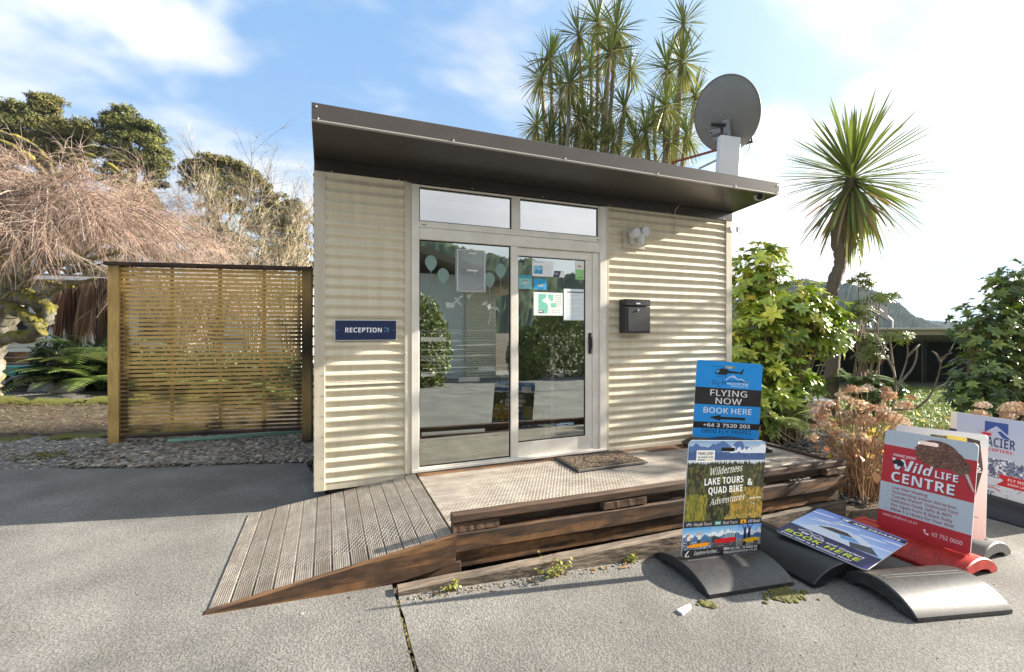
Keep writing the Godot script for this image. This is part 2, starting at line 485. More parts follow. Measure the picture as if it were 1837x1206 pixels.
func materials() -> void:
	var cell := noise_img(1024, 0.11, 1, FastNoiseLite.TYPE_CELLULAR, 3)
	var fine := noise_img(1024, 0.05, 3, FastNoiseLite.TYPE_SIMPLEX, 4)
	var wide := noise_img(512, 0.008, 4, FastNoiseLite.TYPE_SIMPLEX, 8)
	var blot := noise_img(512, 0.014, 4, FastNoiseLite.TYPE_SIMPLEX, 19)
	var cellt := ImageTexture.create_from_image(cell)
	var finet := ImageTexture.create_from_image(fine)
	var stain := blend_tex(512, [[wide, 1.2], [blot, 0.6]], Color(0.64, 0.635, 0.62), Color(1.0, 1.0, 0.99), 0.03, 2)
	var asph := blend_tex(1024, [[cell, 0.42], [fine, 0.4]], Color(0.11, 0.107, 0.10), Color(0.36, 0.35, 0.325), 0.28, 5)
	mat("asphalt", Color(0.92, 0.92, 0.92), 0.93, {"tex": asph, "world": true, "scale": Vector3.ONE * 1.15, "bump": cellt, "bumps": 0.22, "detail": stain, "dscale": Vector3.ONE * 0.21})
	var soil := blend_tex(512, [[noise_img(512, 0.03, 4, FastNoiseLite.TYPE_SIMPLEX, 21), 1.1]], Color(0.045, 0.035, 0.022), Color(0.17, 0.13, 0.085), 0.3, 6)
	mat("soil", Color(1, 1, 1), 1.0, {"tex": soil, "world": true, "scale": Vector3.ONE * 0.9, "bump": finet, "bumps": 1.5})
	var grav := blend_tex(1024, [[noise_img(1024, 0.075, 1, FastNoiseLite.TYPE_CELLULAR, 31), 0.9], [fine, 0.3]], Color(0.10, 0.10, 0.10), Color(0.38, 0.37, 0.355), 0.25, 7)
	mat("gravel", Color(1, 1, 1), 0.95, {"tex": grav, "world": true, "scale": Vector3.ONE * 0.8, "bump": cellt, "bumps": 1.2, "detail": stain, "dscale": Vector3.ONE * 0.3})
	var lawn := blend_tex(512, [[noise_img(512, 0.04, 4, FastNoiseLite.TYPE_SIMPLEX, 41), 1.0]], Color(0.10, 0.15, 0.03), Color(0.24, 0.30, 0.075), 0.3, 8)
	mat("lawn", Color(1, 1, 1), 1.0, {"tex": lawn, "world": true, "scale": Vector3.ONE * 0.7, "bump": finet, "bumps": 1.5})
	mat("moss", Color(1, 1, 1), 1.0, {"tex": blend_tex(256, [[noise_img(256, 0.04, 4, FastNoiseLite.TYPE_SIMPLEX, 51), 1.0]], Color(0.07, 0.085, 0.015), Color(0.21, 0.20, 0.045), 0.4, 9), "world": true, "scale": Vector3.ONE * 2.0, "bump": finet, "bumps": 1.0})
	var dust := blend_tex(512, [[wide, 0.9], [fine.get_region(Rect2i(0, 0, 512, 512)), 0.3]], Color(0.84, 0.83, 0.80), Color(1, 1, 1), 0.03, 10)
	var scuff := blend_tex(512, [[fine.get_region(Rect2i(0, 0, 512, 512)), 1.0], [blot, 0.9]], Color(0.42, 0.41, 0.39), Color(1, 1, 1), 0.25, 14)
	mat("clad", Color(0.70, 0.64, 0.49), 0.42, {"detail": dust, "dscale": Vector3(2.2, 0.2, 2.2)})
	mat("flash", Color(0.62, 0.565, 0.45), 0.4, {"detail": dust, "dscale": Vector3(2.2, 0.2, 2.2)})
	mat("frame", Color(0.82, 0.79, 0.72), 0.38, {"detail": dust, "dscale": Vector3.ONE})
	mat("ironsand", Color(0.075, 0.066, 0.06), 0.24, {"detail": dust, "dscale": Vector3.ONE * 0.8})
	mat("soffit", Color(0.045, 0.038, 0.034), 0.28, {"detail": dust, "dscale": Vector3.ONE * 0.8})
	mat("lip", Color(0.42, 0.40, 0.38), 0.35)
	mat("black", Color(0.012, 0.012, 0.013), 0.4)
	mat("rubber", Color(0.02, 0.02, 0.022), 0.6)
	mat("gasket", Color(0.01, 0.01, 0.01), 0.5)
	mat("white", Color(0.78, 0.78, 0.77), 0.5)
	mat("screw", Color(0.62, 0.6, 0.56), 0.35, {"metal": 0.4})
	mat("steel", Color(0.42, 0.43, 0.43), 0.42, {"metal": 0.7})
	mat("dark_room", Color(0.10, 0.10, 0.10), 0.85)
	mat("room_wall", Color(0.38, 0.40, 0.40), 0.9)
	var one := Image.create_empty(4, 4, false, Image.FORMAT_RGB8); one.fill(Color(1, 1, 1))
	var onet := ImageTexture.create_from_image(one)
	var gl := mat("glass", Color(0.80, 0.87, 0.85), 0.015, {"tex": onet, "metal": 1.0})
	gl.transparency = BaseMaterial3D.TRANSPARENCY_ALPHA
	gl.albedo_color.a = 0.6
	var gl2 := mat("glass_high", Color(0.90, 0.92, 0.92), 0.02, {"tex": onet, "metal": 1.0})
	gl2.transparency = BaseMaterial3D.TRANSPARENCY_ALPHA
	gl2.albedo_color.a = 0.62
	var ac := mat("acrylic", Color(0.75, 0.8, 0.85), 0.05)
	ac.transparency = BaseMaterial3D.TRANSPARENCY_ALPHA
	ac.albedo_color.a = 0.10
	var fr := mat("frosted", Color(0.62, 0.66, 0.63), 0.6)
	fr.transparency = BaseMaterial3D.TRANSPARENCY_ALPHA
	fr.albedo_color.a = 0.26
	mat("sign_blue", Color(0.02, 0.10, 0.35), 0.5)
	mat("mat_pile", Color(0.22, 0.19, 0.15), 1.0)
	mat("boards", Color(0.62, 0.64, 0.60), 0.7)
	mat("window_frame", Color(0.14, 0.17, 0.22), 0.5)
	mat("dark_pane", Color(0.012, 0.014, 0.02), 0.06)
	mat("blind", Color(0.50, 0.56, 0.60), 0.6)
	mat("teal", Color(0.035, 0.28, 0.25), 0.45)
	mat("pipe", Color(0.25, 0.46, 0.36), 0.5)
	mat("base_black", Color(0.042, 0.042, 0.044), 0.38, {"bump": finet, "bumps": 0.03, "detail": scuff, "dscale": Vector3.ONE * 1.7, "scale": Vector3.ONE * 2.0})
	mat("base_worn", Color(0.07, 0.069, 0.066), 0.34, {"bump": finet, "bumps": 0.03, "detail": scuff, "dscale": Vector3.ONE * 1.7, "scale": Vector3.ONE * 2.0})
	mat("base_navy", Color(0.014, 0.016, 0.022), 0.40, {"bump": finet, "bumps": 0.03, "detail": scuff, "dscale": Vector3.ONE * 1.7, "scale": Vector3.ONE * 2.0})
	mat("base_grey", Color(0.085, 0.085, 0.085), 0.6)
	mat("base_red", Color(0.60, 0.03, 0.018), 0.45, {"detail": scuff, "dscale": Vector3.ONE * 1.3})
	mat("mail", Color(0.022, 0.024, 0.027), 0.42)
	mat("lamp_shell", Color(0.60, 0.60, 0.58), 0.4)
	mat("lens", Color(0.5, 0.52, 0.5), 0.15)
	mat("cable", Color(0.55, 0.5, 0.42), 0.6)
	mat("dish", Color(0.28, 0.28, 0.26), 0.55, {"detail": dust, "dscale": Vector3.ONE * 1.5})
	mat("rust", Color(0.30, 0.075, 0.030), 0.8)
	mat("balloon", Color(0.20, 0.30, 0.265), 0.6)
	mat("sticker", Color(0.45, 0.50, 0.48), 0.6)
	mat("litter_leaf", Color(0.28, 0.16, 0.06), 0.8)
	mat("solar", Color(0.02, 0.022, 0.03), 0.7, {"spec": 0.1})
	mat("wire", Color(0.30, 0.285, 0.26), 0.6, {"metal": 0.3})
	mat("dark_glazing", Color(0.006, 0.007, 0.008), 0.25, {"spec": 0.2})
	mat("roof_edge", Color(0.30, 0.255, 0.21), 0.8)
	mat("cladding_screw", Color(0.13, 0.12, 0.10), 0.5)
	# timber
	var w1 := wood_tex(61, Color(0.27, 0.235, 0.195), Color(0.66, 0.605, 0.53))
	var w2 := wood_tex(62, Color(0.030, 0.018, 0.012), Color(0.17, 0.095, 0.052))
	var w3 := wood_tex(63, Color(0.17, 0.075, 0.030), Color(0.42, 0.215, 0.085))
	var w4 := wood_tex(64, Color(0.50, 0.31, 0.085), Color(0.88, 0.60, 0.22))
	var w5 := wood_tex(65, Color(0.07, 0.055, 0.042), Color(0.27, 0.215, 0.16))
	var ws := wood_tex(66, Color(0.85, 0.85, 0.85), Color(1, 1, 1))
	var wm := wood_tex(68, Color(0.045, 0.024, 0.014), Color(0.19, 0.10, 0.05), Color(0.20, 0.095, 0.038), Color(0.40, 0.21, 0.085))
	for k in 3:
		var of := Vector3(0.31 * k, 0.37 * k, 0.23 * k)
		mat("deck%d" % k, [Color(0.95, 0.95, 0.95), Color(0.82, 0.79, 0.76), Color(1.06, 1.05, 1.03)][k], 0.85, {"tex": w1, "scale": Vector3(0.7, 2.6, 2.6), "offset": of, "detail": stain, "dscale": Vector3.ONE * 0.9, "vc": true})
		mat("ramp_wood%d" % k, [Color(0.76, 0.76, 0.76), Color(0.62, 0.6, 0.58), Color(0.84, 0.83, 0.82)][k], 0.85, {"tex": w1, "scale": Vector3(0.7, 2.6, 2.6), "offset": of + Vector3(0.5, 0.1, 0.2), "detail": stain, "dscale": Vector3.ONE * 1.4, "vc": true})
		mat("dark_wood%d" % k, Color(1, 1, 1) * [1.0, 0.8, 1.25][k], 0.8, {"tex": w2, "scale": Vector3(0.8, 3.0, 3.0), "offset": of, "vc": true})
		mat("orange_wood%d" % k, Color(1, 1, 1) * [1.0, 0.75, 1.15][k], 0.8, {"tex": wm, "scale": Vector3(0.55, 3.0, 3.0), "offset": of, "detail": stain, "dscale": Vector3(2, 2, 2), "vc": true})
		mat("pine%d" % k, Color(1, 1, 1) * [0.95, 0.84, 1.0][k], 0.75, {"tex": w4, "scale": Vector3(0.8, 4.0, 4.0), "offset": of, "vc": true})
		mat("old_wood%d" % k, Color(1, 1, 1) * [1.0, 0.75, 1.3][k], 0.9, {"tex": w5, "scale": Vector3(0.8, 3.0, 3.0), "offset": of, "vc": true, "bump": ImageTexture.create_from_image(noise_img(256, 0.03, 4, FastNoiseLite.TYPE_SIMPLEX, 67, 256)), "bumps": 0.3})
	# plants: the tint of each leaf comes with the leaf
	var bark := blend_tex(256, [[noise_img(256, 0.06, 4, FastNoiseLite.TYPE_SIMPLEX, 71), 1.3]], Color(0.45, 0.45, 0.45), Color(1, 1, 1), 0.3, 12)
	mat("bark", Color(1, 1, 1), 0.95, {"tex": bark, "vc": true, "scale": Vector3.ONE * 1.5, "bump": finet, "bumps": 1.5})
	mat("twig", Color(1, 1, 1), 0.8, {"vc": true})
	mat("leaf", Color(1, 1, 1), 0.45, {"vc": true, "back": Color(0.45, 0.5, 0.2)})
	mat("gloss_leaf", Color(1, 1, 1), 0.32, {"vc": true, "back": Color(0.42, 0.5, 0.18)})
	mat("conifer", Color(1, 1, 1), 0.8, {"vc": true, "back": Color(0.3, 0.33, 0.12)})
	mat("dry", Color(1, 1, 1), 0.9, {"vc": true, "back": Color(0.6, 0.5, 0.4)})
	mat("stone", Color(1, 1, 1), 0.85, {"vc": true, "tex": bark, "scale": Vector3.ONE * 3.0})

# ---------- ground ----------
func sheet(xs: Array, zs: Array, lift: float, keep: Callable, height: Variant = null) -> ArrayMesh:
	var b := MB.new()
	var id := {}
	for i in xs.size():
		for j in zs.size():
			var x: float = xs[i]; var z: float = zs[j]
			id[Vector2i(i, j)] = b.vert(Vector3(x, (height.call(x, z) if height != null else G(x, z)) + lift, z), Vector3.UP)
	for i in xs.size() - 1:
		for j in zs.size() - 1:
			if keep.call((xs[i] + xs[i + 1]) * 0.5, (zs[j] + zs[j + 1]) * 0.5):
				b.face(id[Vector2i(i, j)], id[Vector2i(i, j + 1)], id[Vector2i(i + 1, j + 1)])
				b.face(id[Vector2i(i, j)], id[Vector2i(i + 1, j + 1)], id[Vector2i(i + 1, j)])
	return b.done()

func strip(left: Array, lift: float) -> ArrayMesh:   # rows of points (each row an Array of Vector2 x,z) laid on the ground
	var b := MB.new()
	var rows := []
	for row in left:
		var r := []
		for p in row: r.append(b.vert(Vector3(p.x, G(p.x, p.y) + lift, p.y), Vector3.UP))
		rows.append(r)
	for i in rows.size() - 1:
		for j in rows[i].size() - 1:
			b.face(rows[i][j], rows[i + 1][j + 1], rows[i + 1][j]); b.face(rows[i][j], rows[i][j + 1], rows[i + 1][j + 1])
	return b.done()

func wobble(x: float, k: float) -> float: return sin(x * 3.1 * k) * 0.5 + sin(x * 7.3 * k + 1.0) * 0.3 + sin(x * 17.0 * k + 2.0) * 0.2

func ground() -> void:
	var xs := [-900.0, -300.0, -100.0, -40.0, -20.0, -12.0, -8.0, -5.0]
	for i in 41: xs.append(-4.5 + i * 0.25)
	xs.append_array([6.0, 7.0, 9.0, 12.0, 20.0, 40.0, 100.0, 300.0, 900.0])
	var zs := [-900.0, -300.0, -100.0, -50.0, -30.0, -20.0, -14.0, -10.0, -8.0, -6.0, -5.0, -4.0, -3.0, -2.0, -1.0, -0.4]
	for i in 15: zs.append(-0.1 + i * 0.1)
	zs.append_array([1.36, 1.44, 1.6, 2.0, 3.0, 4.0, 6.0, 8.0, 12.0, 20.0, 40.0, 100.0, 300.0, 900.0])
	struct("ground", sheet(xs, zs, -0.03, func(_x, _z): return true, func(x, z): return G(x, z) - (0.22 if x > 0.5 and x < 4.4 and z > -0.2 and z < 1.35 else 0.0)), M.soil)
	# asphalt left of the joint, and right of it
	var rows := []
	for i in 60:
		var x := -16.0 + (0.432 + 16.0) * i / 59.0
		var edge := (-1.39 + (x + 0.065) * 0.131 if x < 0.0 else 0.03) + 0.03 * wobble(x, 1.0)
		if x > -0.02 and x < 0.05: edge = -0.6
		var row := []
		for k in 26: row.append(Vector2(x + (0.005 * wobble(float(k) * 0.37, 3.0) if i == 59 else 0.0), lerpf(edge, 6.9, pow(k / 25.0, 1.3))))
		rows.append(row)
	struct("asphalt_driveway", strip(rows, 0.0), M.asphalt)
	rows = []
	for i in 60:
		var f := i / 59.0
		var x := 0.449 + 16.0 * pow(f, 1.4)
		var edge := 1.425 + 0.05 * (x - 0.44) if x < 2.4 else (1.45 if x < 4.3 else 1.5 + 0.30 * (x - 4.3) * exp(-(x - 4.3)))
		edge += 0.012 * wobble(x, 2.0)
		var row := []
		for k in 26: row.append(Vector2(x + (0.006 * wobble(float(k) * 0.41, 3.0) if i == 0 else 0.0), lerpf(edge, 6.9, pow(k / 25.0, 1.3))))
		rows.append(row)
	struct("asphalt_forecourt", strip(rows, 0.0), M.asphalt)
	# moss in the joint between the two
	var b := MB.new()
	var pts := []
	for i in 240:
		var z := R.randf_range(1.46, 3.6)
		var s := R.randf_range(0.004, 0.010)
		pts.append(Transform3D(Basis.from_scale(Vector3(s, s * 0.5, s * 1.6)), Vector3(0.441 + R.randf_range(-0.006, 0.006), G(0.44, z) - 0.006, z)))
	b.ball(Vector3.ZERO, Vector3.ONE, 4, 6)
	var cols := []
	for p in pts: cols.append(tint([Color(0.16, 0.14, 0.03), Color(0.10, 0.065, 0.03), Color(0.24, 0.19, 0.05)][R.randi() % 3], 0.3))
	var ms := scatter(self, "moss_in_joint", b.done(), M.dry, pts, cols)
	tag(ms, "line of moss and dirt growing in the joint across the asphalt", "moss")
	# gravel at the left, the bed under the fence, the path farther back
	rows = []
	for i in 40:
		var x := -16.0 + 15.95 * i / 39.0
		var e0 := -1.30 + (x + 0.065) * 0.131
		var e1 := (-3.30 if x < -2.2 else -2.75) + 0.10 * wobble(x, 0.6)
		var row := []
		for k in 14: row.append(Vector2(x, lerpf(e1, e0, k / 13.0)))
		rows.append(row)
	struct("gravel_verge", strip(rows, -0.008), M.gravel)
	rows = []
	for i in 24:
		var x := -16.0 + 14.0 * i / 23.0
		rows.append([Vector2(x, -7.6 + 0.1 * wobble(x, 0.5)), Vector2(x, -7.0), Vector2(x, -6.2 + 0.1 * wobble(x, 0.7))])
	struct("gravel_path", strip(rows, -0.006), M.gravel)
	# lawn at the right
	rows = []
	for i in 40:
		var x := 7.6 + 60.0 * pow(i / 39.0, 1.5)
		var row := []
		for k in 20: row.append(Vector2(x, lerpf(-30.0, 0.6 + 0.04 * x, k / 19.0)))
		rows.append(row)
	struct("lawn", strip(rows, 0.006), M.lawn)
	var gb := MB.new()
	for k in 7: gb.blade(Vector3(R.randf_range(-0.05, 0.05), 0, R.randf_range(-0.05, 0.05)), Vector3(R.randf_range(-0.6, 0.6), 1, R.randf_range(-0.6, 0.6)), Vector3.RIGHT, R.randf_range(0.03, 0.06), 0.008, 0.5, 1, 0.1, 2)
	var xfs := []; cols = []
	for i in 9000:
		var x := R.randf_range(8.0, 17.0); var z := R.randf_range(-5.5, 0.5)
		xfs.append(Transform3D(rnd_basis(0.2, R.randf_range(0.7, 1.4)), Vector3(x, G(x, z), z)))
		cols.append(tint(Color(0.20, 0.25, 0.06), 0.3))
	var gr := scatter(self, "lawn_grass", gb.done(), M.leaf, xfs, cols)
	tag(gr, "short sunlit grass of the lawn behind the signs", "grass")
	# gravel beyond the road, seen in the door glass
	rows = []
	for i in 30:
		var x := -20.0 + 40.0 * i / 29.0
		rows.append([Vector2(x, 6.88 + 0.1 * wobble(x, 0.4)), Vector2(x, 9.0), Vector2(x, 13.0)])
	struct("gravel_border", strip(rows, 0.004), M.gravel)

func hill(called: String, crest: Array, depth: float, seedn: int, c0: Color, rough: float) -> void:
	var nz := FastNoiseLite.new(); nz.seed = seedn; nz.frequency = 0.02; nz.fractal_octaves = 5
	var b := MB.new()
	var along := 240; var across := 28
	var ids := []
	for i in along + 1:
		var f := float(i) / along * (crest.size() - 1)
		var k := mini(int(f), crest.size() - 2)
		var p: Vector3 = crest[k].lerp(crest[k + 1], smoothstep(0, 1, f - k) * 0.4 + (f - k) * 0.6)
		var out := Vector3(p.x, 0, p.z).normalized()
		var row := []
		for j in across + 1:
			var t := float(j) / across * 2.0 - 1.0
			var q := p + out * depth * t
			q.y = -6.0 + (p.y + 6.0) * pow(1.0 - absf(t), 0.8) + nz.get_noise_2d(q.x, q.z) * rough * (1.0 - absf(t) * 0.5) + R.randf_range(-0.5, 0.5) * minf(rough * 0.35, 3.0)
			b.col = tint(c0, 0.35)
			row.append(b.vert(q, Vector3.UP))
		ids.append(row)
	b.n.fill(Vector3.ZERO)
	for i in along:
		for j in across:
			for q in [[ids[i][j], ids[i + 1][j], ids[i + 1][j + 1]], [ids[i][j], ids[i + 1][j + 1], ids[i][j + 1]]]:
				var nn: Vector3 = (b.v[q[1]] - b.v[q[0]]).cross(b.v[q[2]] - b.v[q[0]])
				if nn.y < 0:
					nn = -nn; b.face(q[0], q[2], q[1])
				else: b.face(q[0], q[1], q[2])
				for e in q: b.n[e] += nn
	for i in b.n.size(): b.n[i] = b.n[i].normalized()
	struct(called, b.done(), M.conifer_far)

func hills() -> void:
	mat("conifer_far", Color(1, 1, 1), 1.0, {"vc": true, "spec": 0.0})
	# behind the dark house at the right
	hill("hill", [P(1100, 560, 420), P(1300, 545, 420), P(1440, 500, 420), P(1520, 508, 420), P(1590, 530, 420), P(1640, 566, 420), P(1700, 592, 430)], 90, 3, Color(0.03, 0.042, 0.032), 5.0)
	hill("hill", [P(1500, 560, 800), P(1640, 568, 800), P(1690, 577, 800), P(1760, 588, 800), P(1900, 592, 800), P(2300, 560, 800)], 120, 4, Color(0.035, 0.046, 0.04), 6.0)
	# behind the photographer, seen in the glass
	hill("hill", [Vector3(-260, 70, 260), Vector3(-60, 86, 330), Vector3(50, 76, 300), Vector3(118, 50, 290), Vector3(190, 34, 280), Vector3(300, 24, 240), Vector3(420, 40, 150)], 110, 5, Color(0.05, 0.065, 0.035), 12.0)
	hill("hill", [Vector3(40, 65, 800), Vector3(300, 108, 780), Vector3(500, 84, 700), Vector3(700, 60, 560), Vector3(900, 80, 400)], 200, 6, Color(0.05, 0.065, 0.04), 25.0)
	# low wooded rise far behind the garden
	hill("hill", [Vector3(-420, 40, -180), Vector3(-260, 32, -330), Vector3(-90, 22, -400), Vector3(60, 16, -420), Vector3(200, 12, -400)], 100, 7, Color(0.05, 0.065, 0.035), 8.0)

# ---------- the cabin ----------
func corrugated(w: float, h: float, pitch := 0.0812, amp := 0.0205, phase := 0.0) -> ArrayMesh:
	var b := MB.new()
	var steps := int(h / pitch * 12.0)
	for i in steps + 1:
		var y := h * i / steps
		var a := TAU * y / pitch + phase
		var z := amp * 0.5 * (1.0 + cos(a))
		var nn := Vector3(0, amp * 0.5 * sin(a) * TAU / pitch, 1).normalized()
		b.vert(Vector3(0, y, z), nn); b.vert(Vector3(w, y, z), nn)
	for i in steps:
		b.face(i * 2, i * 2 + 1, i * 2 + 3); b.face(i * 2, i * 2 + 3, i * 2 + 2)
	return b.done()

func box_mesh(size: Vector3, bev := 0.0) -> ArrayMesh:
	var b := MB.new(); b.box(Vector3.ZERO, size, bev)
	return b.done()

func span(parent: Node, called: String, m: Material, x0: float, x1: float, y0: float, y1: float, z0: float, z1: float, bev := 0.003) -> MeshInstance3D:
	var o := part(parent, called, box_mesh(Vector3(x1 - x0, y1 - y0, z1 - z0), bev), m, Transform3D(Basis.IDENTITY, Vector3((x0 + x1) * 0.5, (y0 + y1) * 0.5, (z0 + z1) * 0.5)))
	return o

func at(x: float, y: float, z: float) -> Transform3D: return Transform3D(Basis.IDENTITY, Vector3(x, y, z))

func pane(parent: Node, x0: float, x1: float, y0: float, y1: float, z: float, m: Material) -> MeshInstance3D:
	var b := MB.new()
	b.quad(Vector3(x0, y0, z), Vector3(x1, y0, z), Vector3(x1, y1, z), Vector3(x0, y1, z))
	return part(parent, "pane", b.done(), m)

func cabin() -> void:
	var t := thing("reception_cabin", "small cream corrugated metal cabin with flat dark overhanging roof and glass front", "building")
	# cladding
	part(t, "cladding", corrugated(0.622, 0.80), M.clad, at(0.082, 0.19, 0.0))
	part(t, "cladding", corrugated(0.622, 1.74), M.clad, at(0.082, 0.965, 0.0025))
	part(t, "cladding", corrugated(1.593, 2.50, 0.0812, 0.0205, 1.2), M.clad, at(2.749, 0.19, 0.0))
	part(t, "side_cladding", corrugated(2.64, 2.58), M.clad, Transform3D(Basis(Vector3.UP, -PI / 2), Vector3(0.012, 0.14, -2.70)))
	part(t, "side_cladding", corrugated(2.64, 2.58), M.clad, Transform3D(Basis(Vector3.UP, PI / 2), Vector3(4.418, 0.14, -0.06)))
	part(t, "back_cladding", corrugated(4.3, 2.55), M.clad, Transform3D(Basis(Vector3.UP, PI), Vector3(4.36, 0.14, -2.70)))
	# corner and edge flashings
	for c in [[0.0, 0.082], [4.341, 4.43]]:
		span(t, "corner_flashing", M.flash, c[0], c[1], 0.131, 2.70, -0.07, 0.024, 0.003)
		span(t, "corner_flashing", M.flash, c[0], c[1], 0.131, 2.70, -2.76, -2.68, 0.003)
	span(t, "edge_flashing", M.flash, 0.704, 0.757, 0.185, 2.662, -0.02, 0.026, 0.002)
	span(t, "edge_flashing", M.flash, 2.716, 2.749, 0.192, 2.662, -0.02, 0.024, 0.002)
	span(t, "base_flashing", M.flash, 0.0825, 0.7035, 0.131, 0.192, -0.02, 0.016, 0.002)
	span(t, "base_flashing", M.flash, 2.7495, 4.3405, 0.165, 0.205, -0.02, 0.014, 0.002)
	# screws: one row of joined tiny heads
	var b := MB.new()
	for i in 16:
		for x in [0.073, 0.714]: b.ball(Vector3(x, 0.24 + i * 0.162, 0.027 if x > 0.5 else 0.025), Vector3(0.006, 0.006, 0.003), 3, 6)
		b.ball(Vector3(2.739, 0.24 + i * 0.162, 0.025), Vector3(0.004, 0.004, 0.002), 3, 6)
		b.ball(Vector3(4.352, 0.24 + i * 0.162, 0.025), Vector3(0.005, 0.005, 0.003), 3, 6)
	var cs := MB.new()
	for i in 16: cs.ball(Vector3(3.29, 0.245 + i * 0.1624, 0.018), Vector3(0.007, 0.007, 0.005), 3, 6)
	for x in [0.02, 0.95, 1.9, 2.85, 3.8]: b.ball(Vector3(x + 0.02, 2.826, 0.617), Vector3(0.007, 0.007, 0.004), 3, 6)
	for p in [[0.028, 2.905], [4.405, 2.9], [4.41, 2.83]]: b.ball(Vector3(p[0], p[1], 0.617), Vector3(0.007, 0.007, 0.004), 3, 6)
	for x in [0.13, 0.66, 1.3, 2.0, 2.75, 3.5, 4.3]: b.ball(Vector3(x, 2.673, 0.0295), Vector3(0.006, 0.006, 0.003), 3, 6)
	part(t, "cladding_screws", cs.done(), M.cladding_screw).set_meta("kind", "stuff")
	part(t, "screw_heads", b.done(), M.screw).set_meta("kind", "stuff")
	# roof
	var rb := MB.new()
	rb.extrude(PackedVector2Array([Vector2(-0.585, 2.815), Vector2(2.86, 2.60), Vector2(2.86, 2.70), Vector2(-0.585, 2.918)]), 0.012, 4.418, Transform3D(Basis(Vector3(0, 0, -1), Vector3(0, 1, 0), Vector3(1, 0, 0)), Vector3.ZERO))
	part(t, "roof", rb.done(), M.ironsand)
	span(t, "fascia", M.ironsand, 0.0, 4.433, 2.820, 2.931, 0.588, 0.614, 0.002)
	span(t, "fascia_lip", M.lip, 0.001, 4.432, 2.809, 2.8195, 0.585, 0.6155, 0.002)
	for x in [0.0, 4.418]:
		var bb := MB.new()
		bb.extrude(PackedVector2Array([Vector2(-0.587, 2.806), Vector2(-0.02, 2.758), Vector2(2.87, 2.58), Vector2(2.87, 2.72), Vector2(-0.587, 2.931)]), x, x + 0.013, Transform3D(Basis(Vector3(0, 0, -1), Vector3(0, 1, 0), Vector3(1, 0, 0)), Vector3.ZERO))
		part(t, "barge_board", bb.done(), M.ironsand)
	b = MB.new()
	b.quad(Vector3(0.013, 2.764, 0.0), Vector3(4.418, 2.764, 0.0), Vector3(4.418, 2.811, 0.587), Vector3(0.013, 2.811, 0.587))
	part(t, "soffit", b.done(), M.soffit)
	b = MB.new()
	for x in [0.3, 1.1, 1.9, 2.7, 3.5, 4.2]:
		b.ball(Vector3(x, 2.775, 0.14), Vector3(0.006, 0.003, 0.006), 3, 6); b.ball(Vector3(x + 0.3, 2.802, 0.50), Vector3(0.006, 0.003, 0.006), 3, 6)
	part(t, "soffit_screws", b.done(), M.steel).set_meta("kind", "stuff")
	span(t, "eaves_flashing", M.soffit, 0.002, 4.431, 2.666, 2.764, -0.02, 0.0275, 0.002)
	# window and door frame
	var f: Material = M.frame
	span(t, "frame_jamb", f, 0.760, 0.827, 0.216, 2.655, -0.05, 0.030)
	span(t, "frame_jamb", f, 2.640, 2.714, 0.216, 2.655, -0.05, 0.030)
	span(t, "frame_sill", f, 0.760, 2.714, 0.190, 0.2155, -0.06, 0.038)
	span(t, "frame_head", f, 0.8275, 2.6395, 2.638, 2.654, -0.05, 0.029)
	span(t, "transom_rail", f, 0.8275, 2.6395, 2.290, 2.344, -0.05, 0.030)
	span(t, "transom_rail", f, 0.8275, 2.6395, 2.188, 2.2875, -0.05, 0.0285)
	span(t, "transom_mullion", f, 1.681, 1.765, 2.3445, 2.6375, -0.05, 0.029)
	span(t, "frame_jamb", f, 2.6215, 2.6395, 2.3445, 2.6375, -0.05, 0.027)
	span(t, "mullion", f, 1.675, 1.748, 0.216, 2.1875, -0.045, 0.024)
	span(t, "glazing_bead", f, 0.8275, 1.6745, 0.216, 0.228, -0.04, 0.022)
	span(t, "frame_jamb", f, 2.566, 2.6395, 0.216, 2.1875, -0.05, 0.010)
	span(t, "door_track", f, 1.749, 2.565, 0.216, 0.224, -0.05, 0.026, 0.001)
	var gk := MB.new()
	for q in [[0.8275, 1.6745, 0.2285, 2.1875, 0.0], [0.8275, 1.6805, 2.3445, 2.6375, 0.004], [1.7655, 2.621, 2.3445, 2.6375, 0.004]]:
		var g := 0.009
		gk.box(Vector3((q[0] + q[1]) / 2, q[2] + g / 2, q[4]), Vector3(q[1] - q[0], g, 0.012)); gk.box(Vector3((q[0] + q[1]) / 2, q[3] - g / 2, q[4]), Vector3(q[1] - q[0], g, 0.012))
		gk.box(Vector3(q[0] + g / 2, (q[2] + q[3]) / 2, q[4]), Vector3(g, q[3] - q[2] - 2 * g, 0.012)); gk.box(Vector3(q[1] - g / 2, (q[2] + q[3]) / 2, q[4]), Vector3(g, q[3] - q[2] - 2 * g, 0.012))
	part(t, "window_gasket", gk.done(), M.gasket)
	pane(t, 0.832, 1.670, 0.232, 2.184, 0.0, M.glass)
	pane(t, 0.832, 1.676, 2.348, 2.634, 0.004, M.glass_high)
	pane(t, 1.769, 2.617, 2.348, 2.634, 0.004, M.glass_high)
	for x in [0.850, 2.595]: span(t, "weep_slot", M.black, x, x + 0.036, 2.308, 2.315, 0.0298, 0.0306, 0.0)
	# sliding door
	var d := Node3D.new(); d.name = "sliding_door"; t.add_child(d)
	span(d, "door_rail", f, 1.749, 2.5655, 2.108, 2.1870, -0.036, 0.0)
	span(d, "door_rail", f, 1.749, 2.5655, 0.2245, 0.352, -0.036, 0.0)
	span(d, "door_stile", f, 2.487, 2.5655, 0.3525, 2.1075, -0.036, -0.0005)
	gk = MB.new()
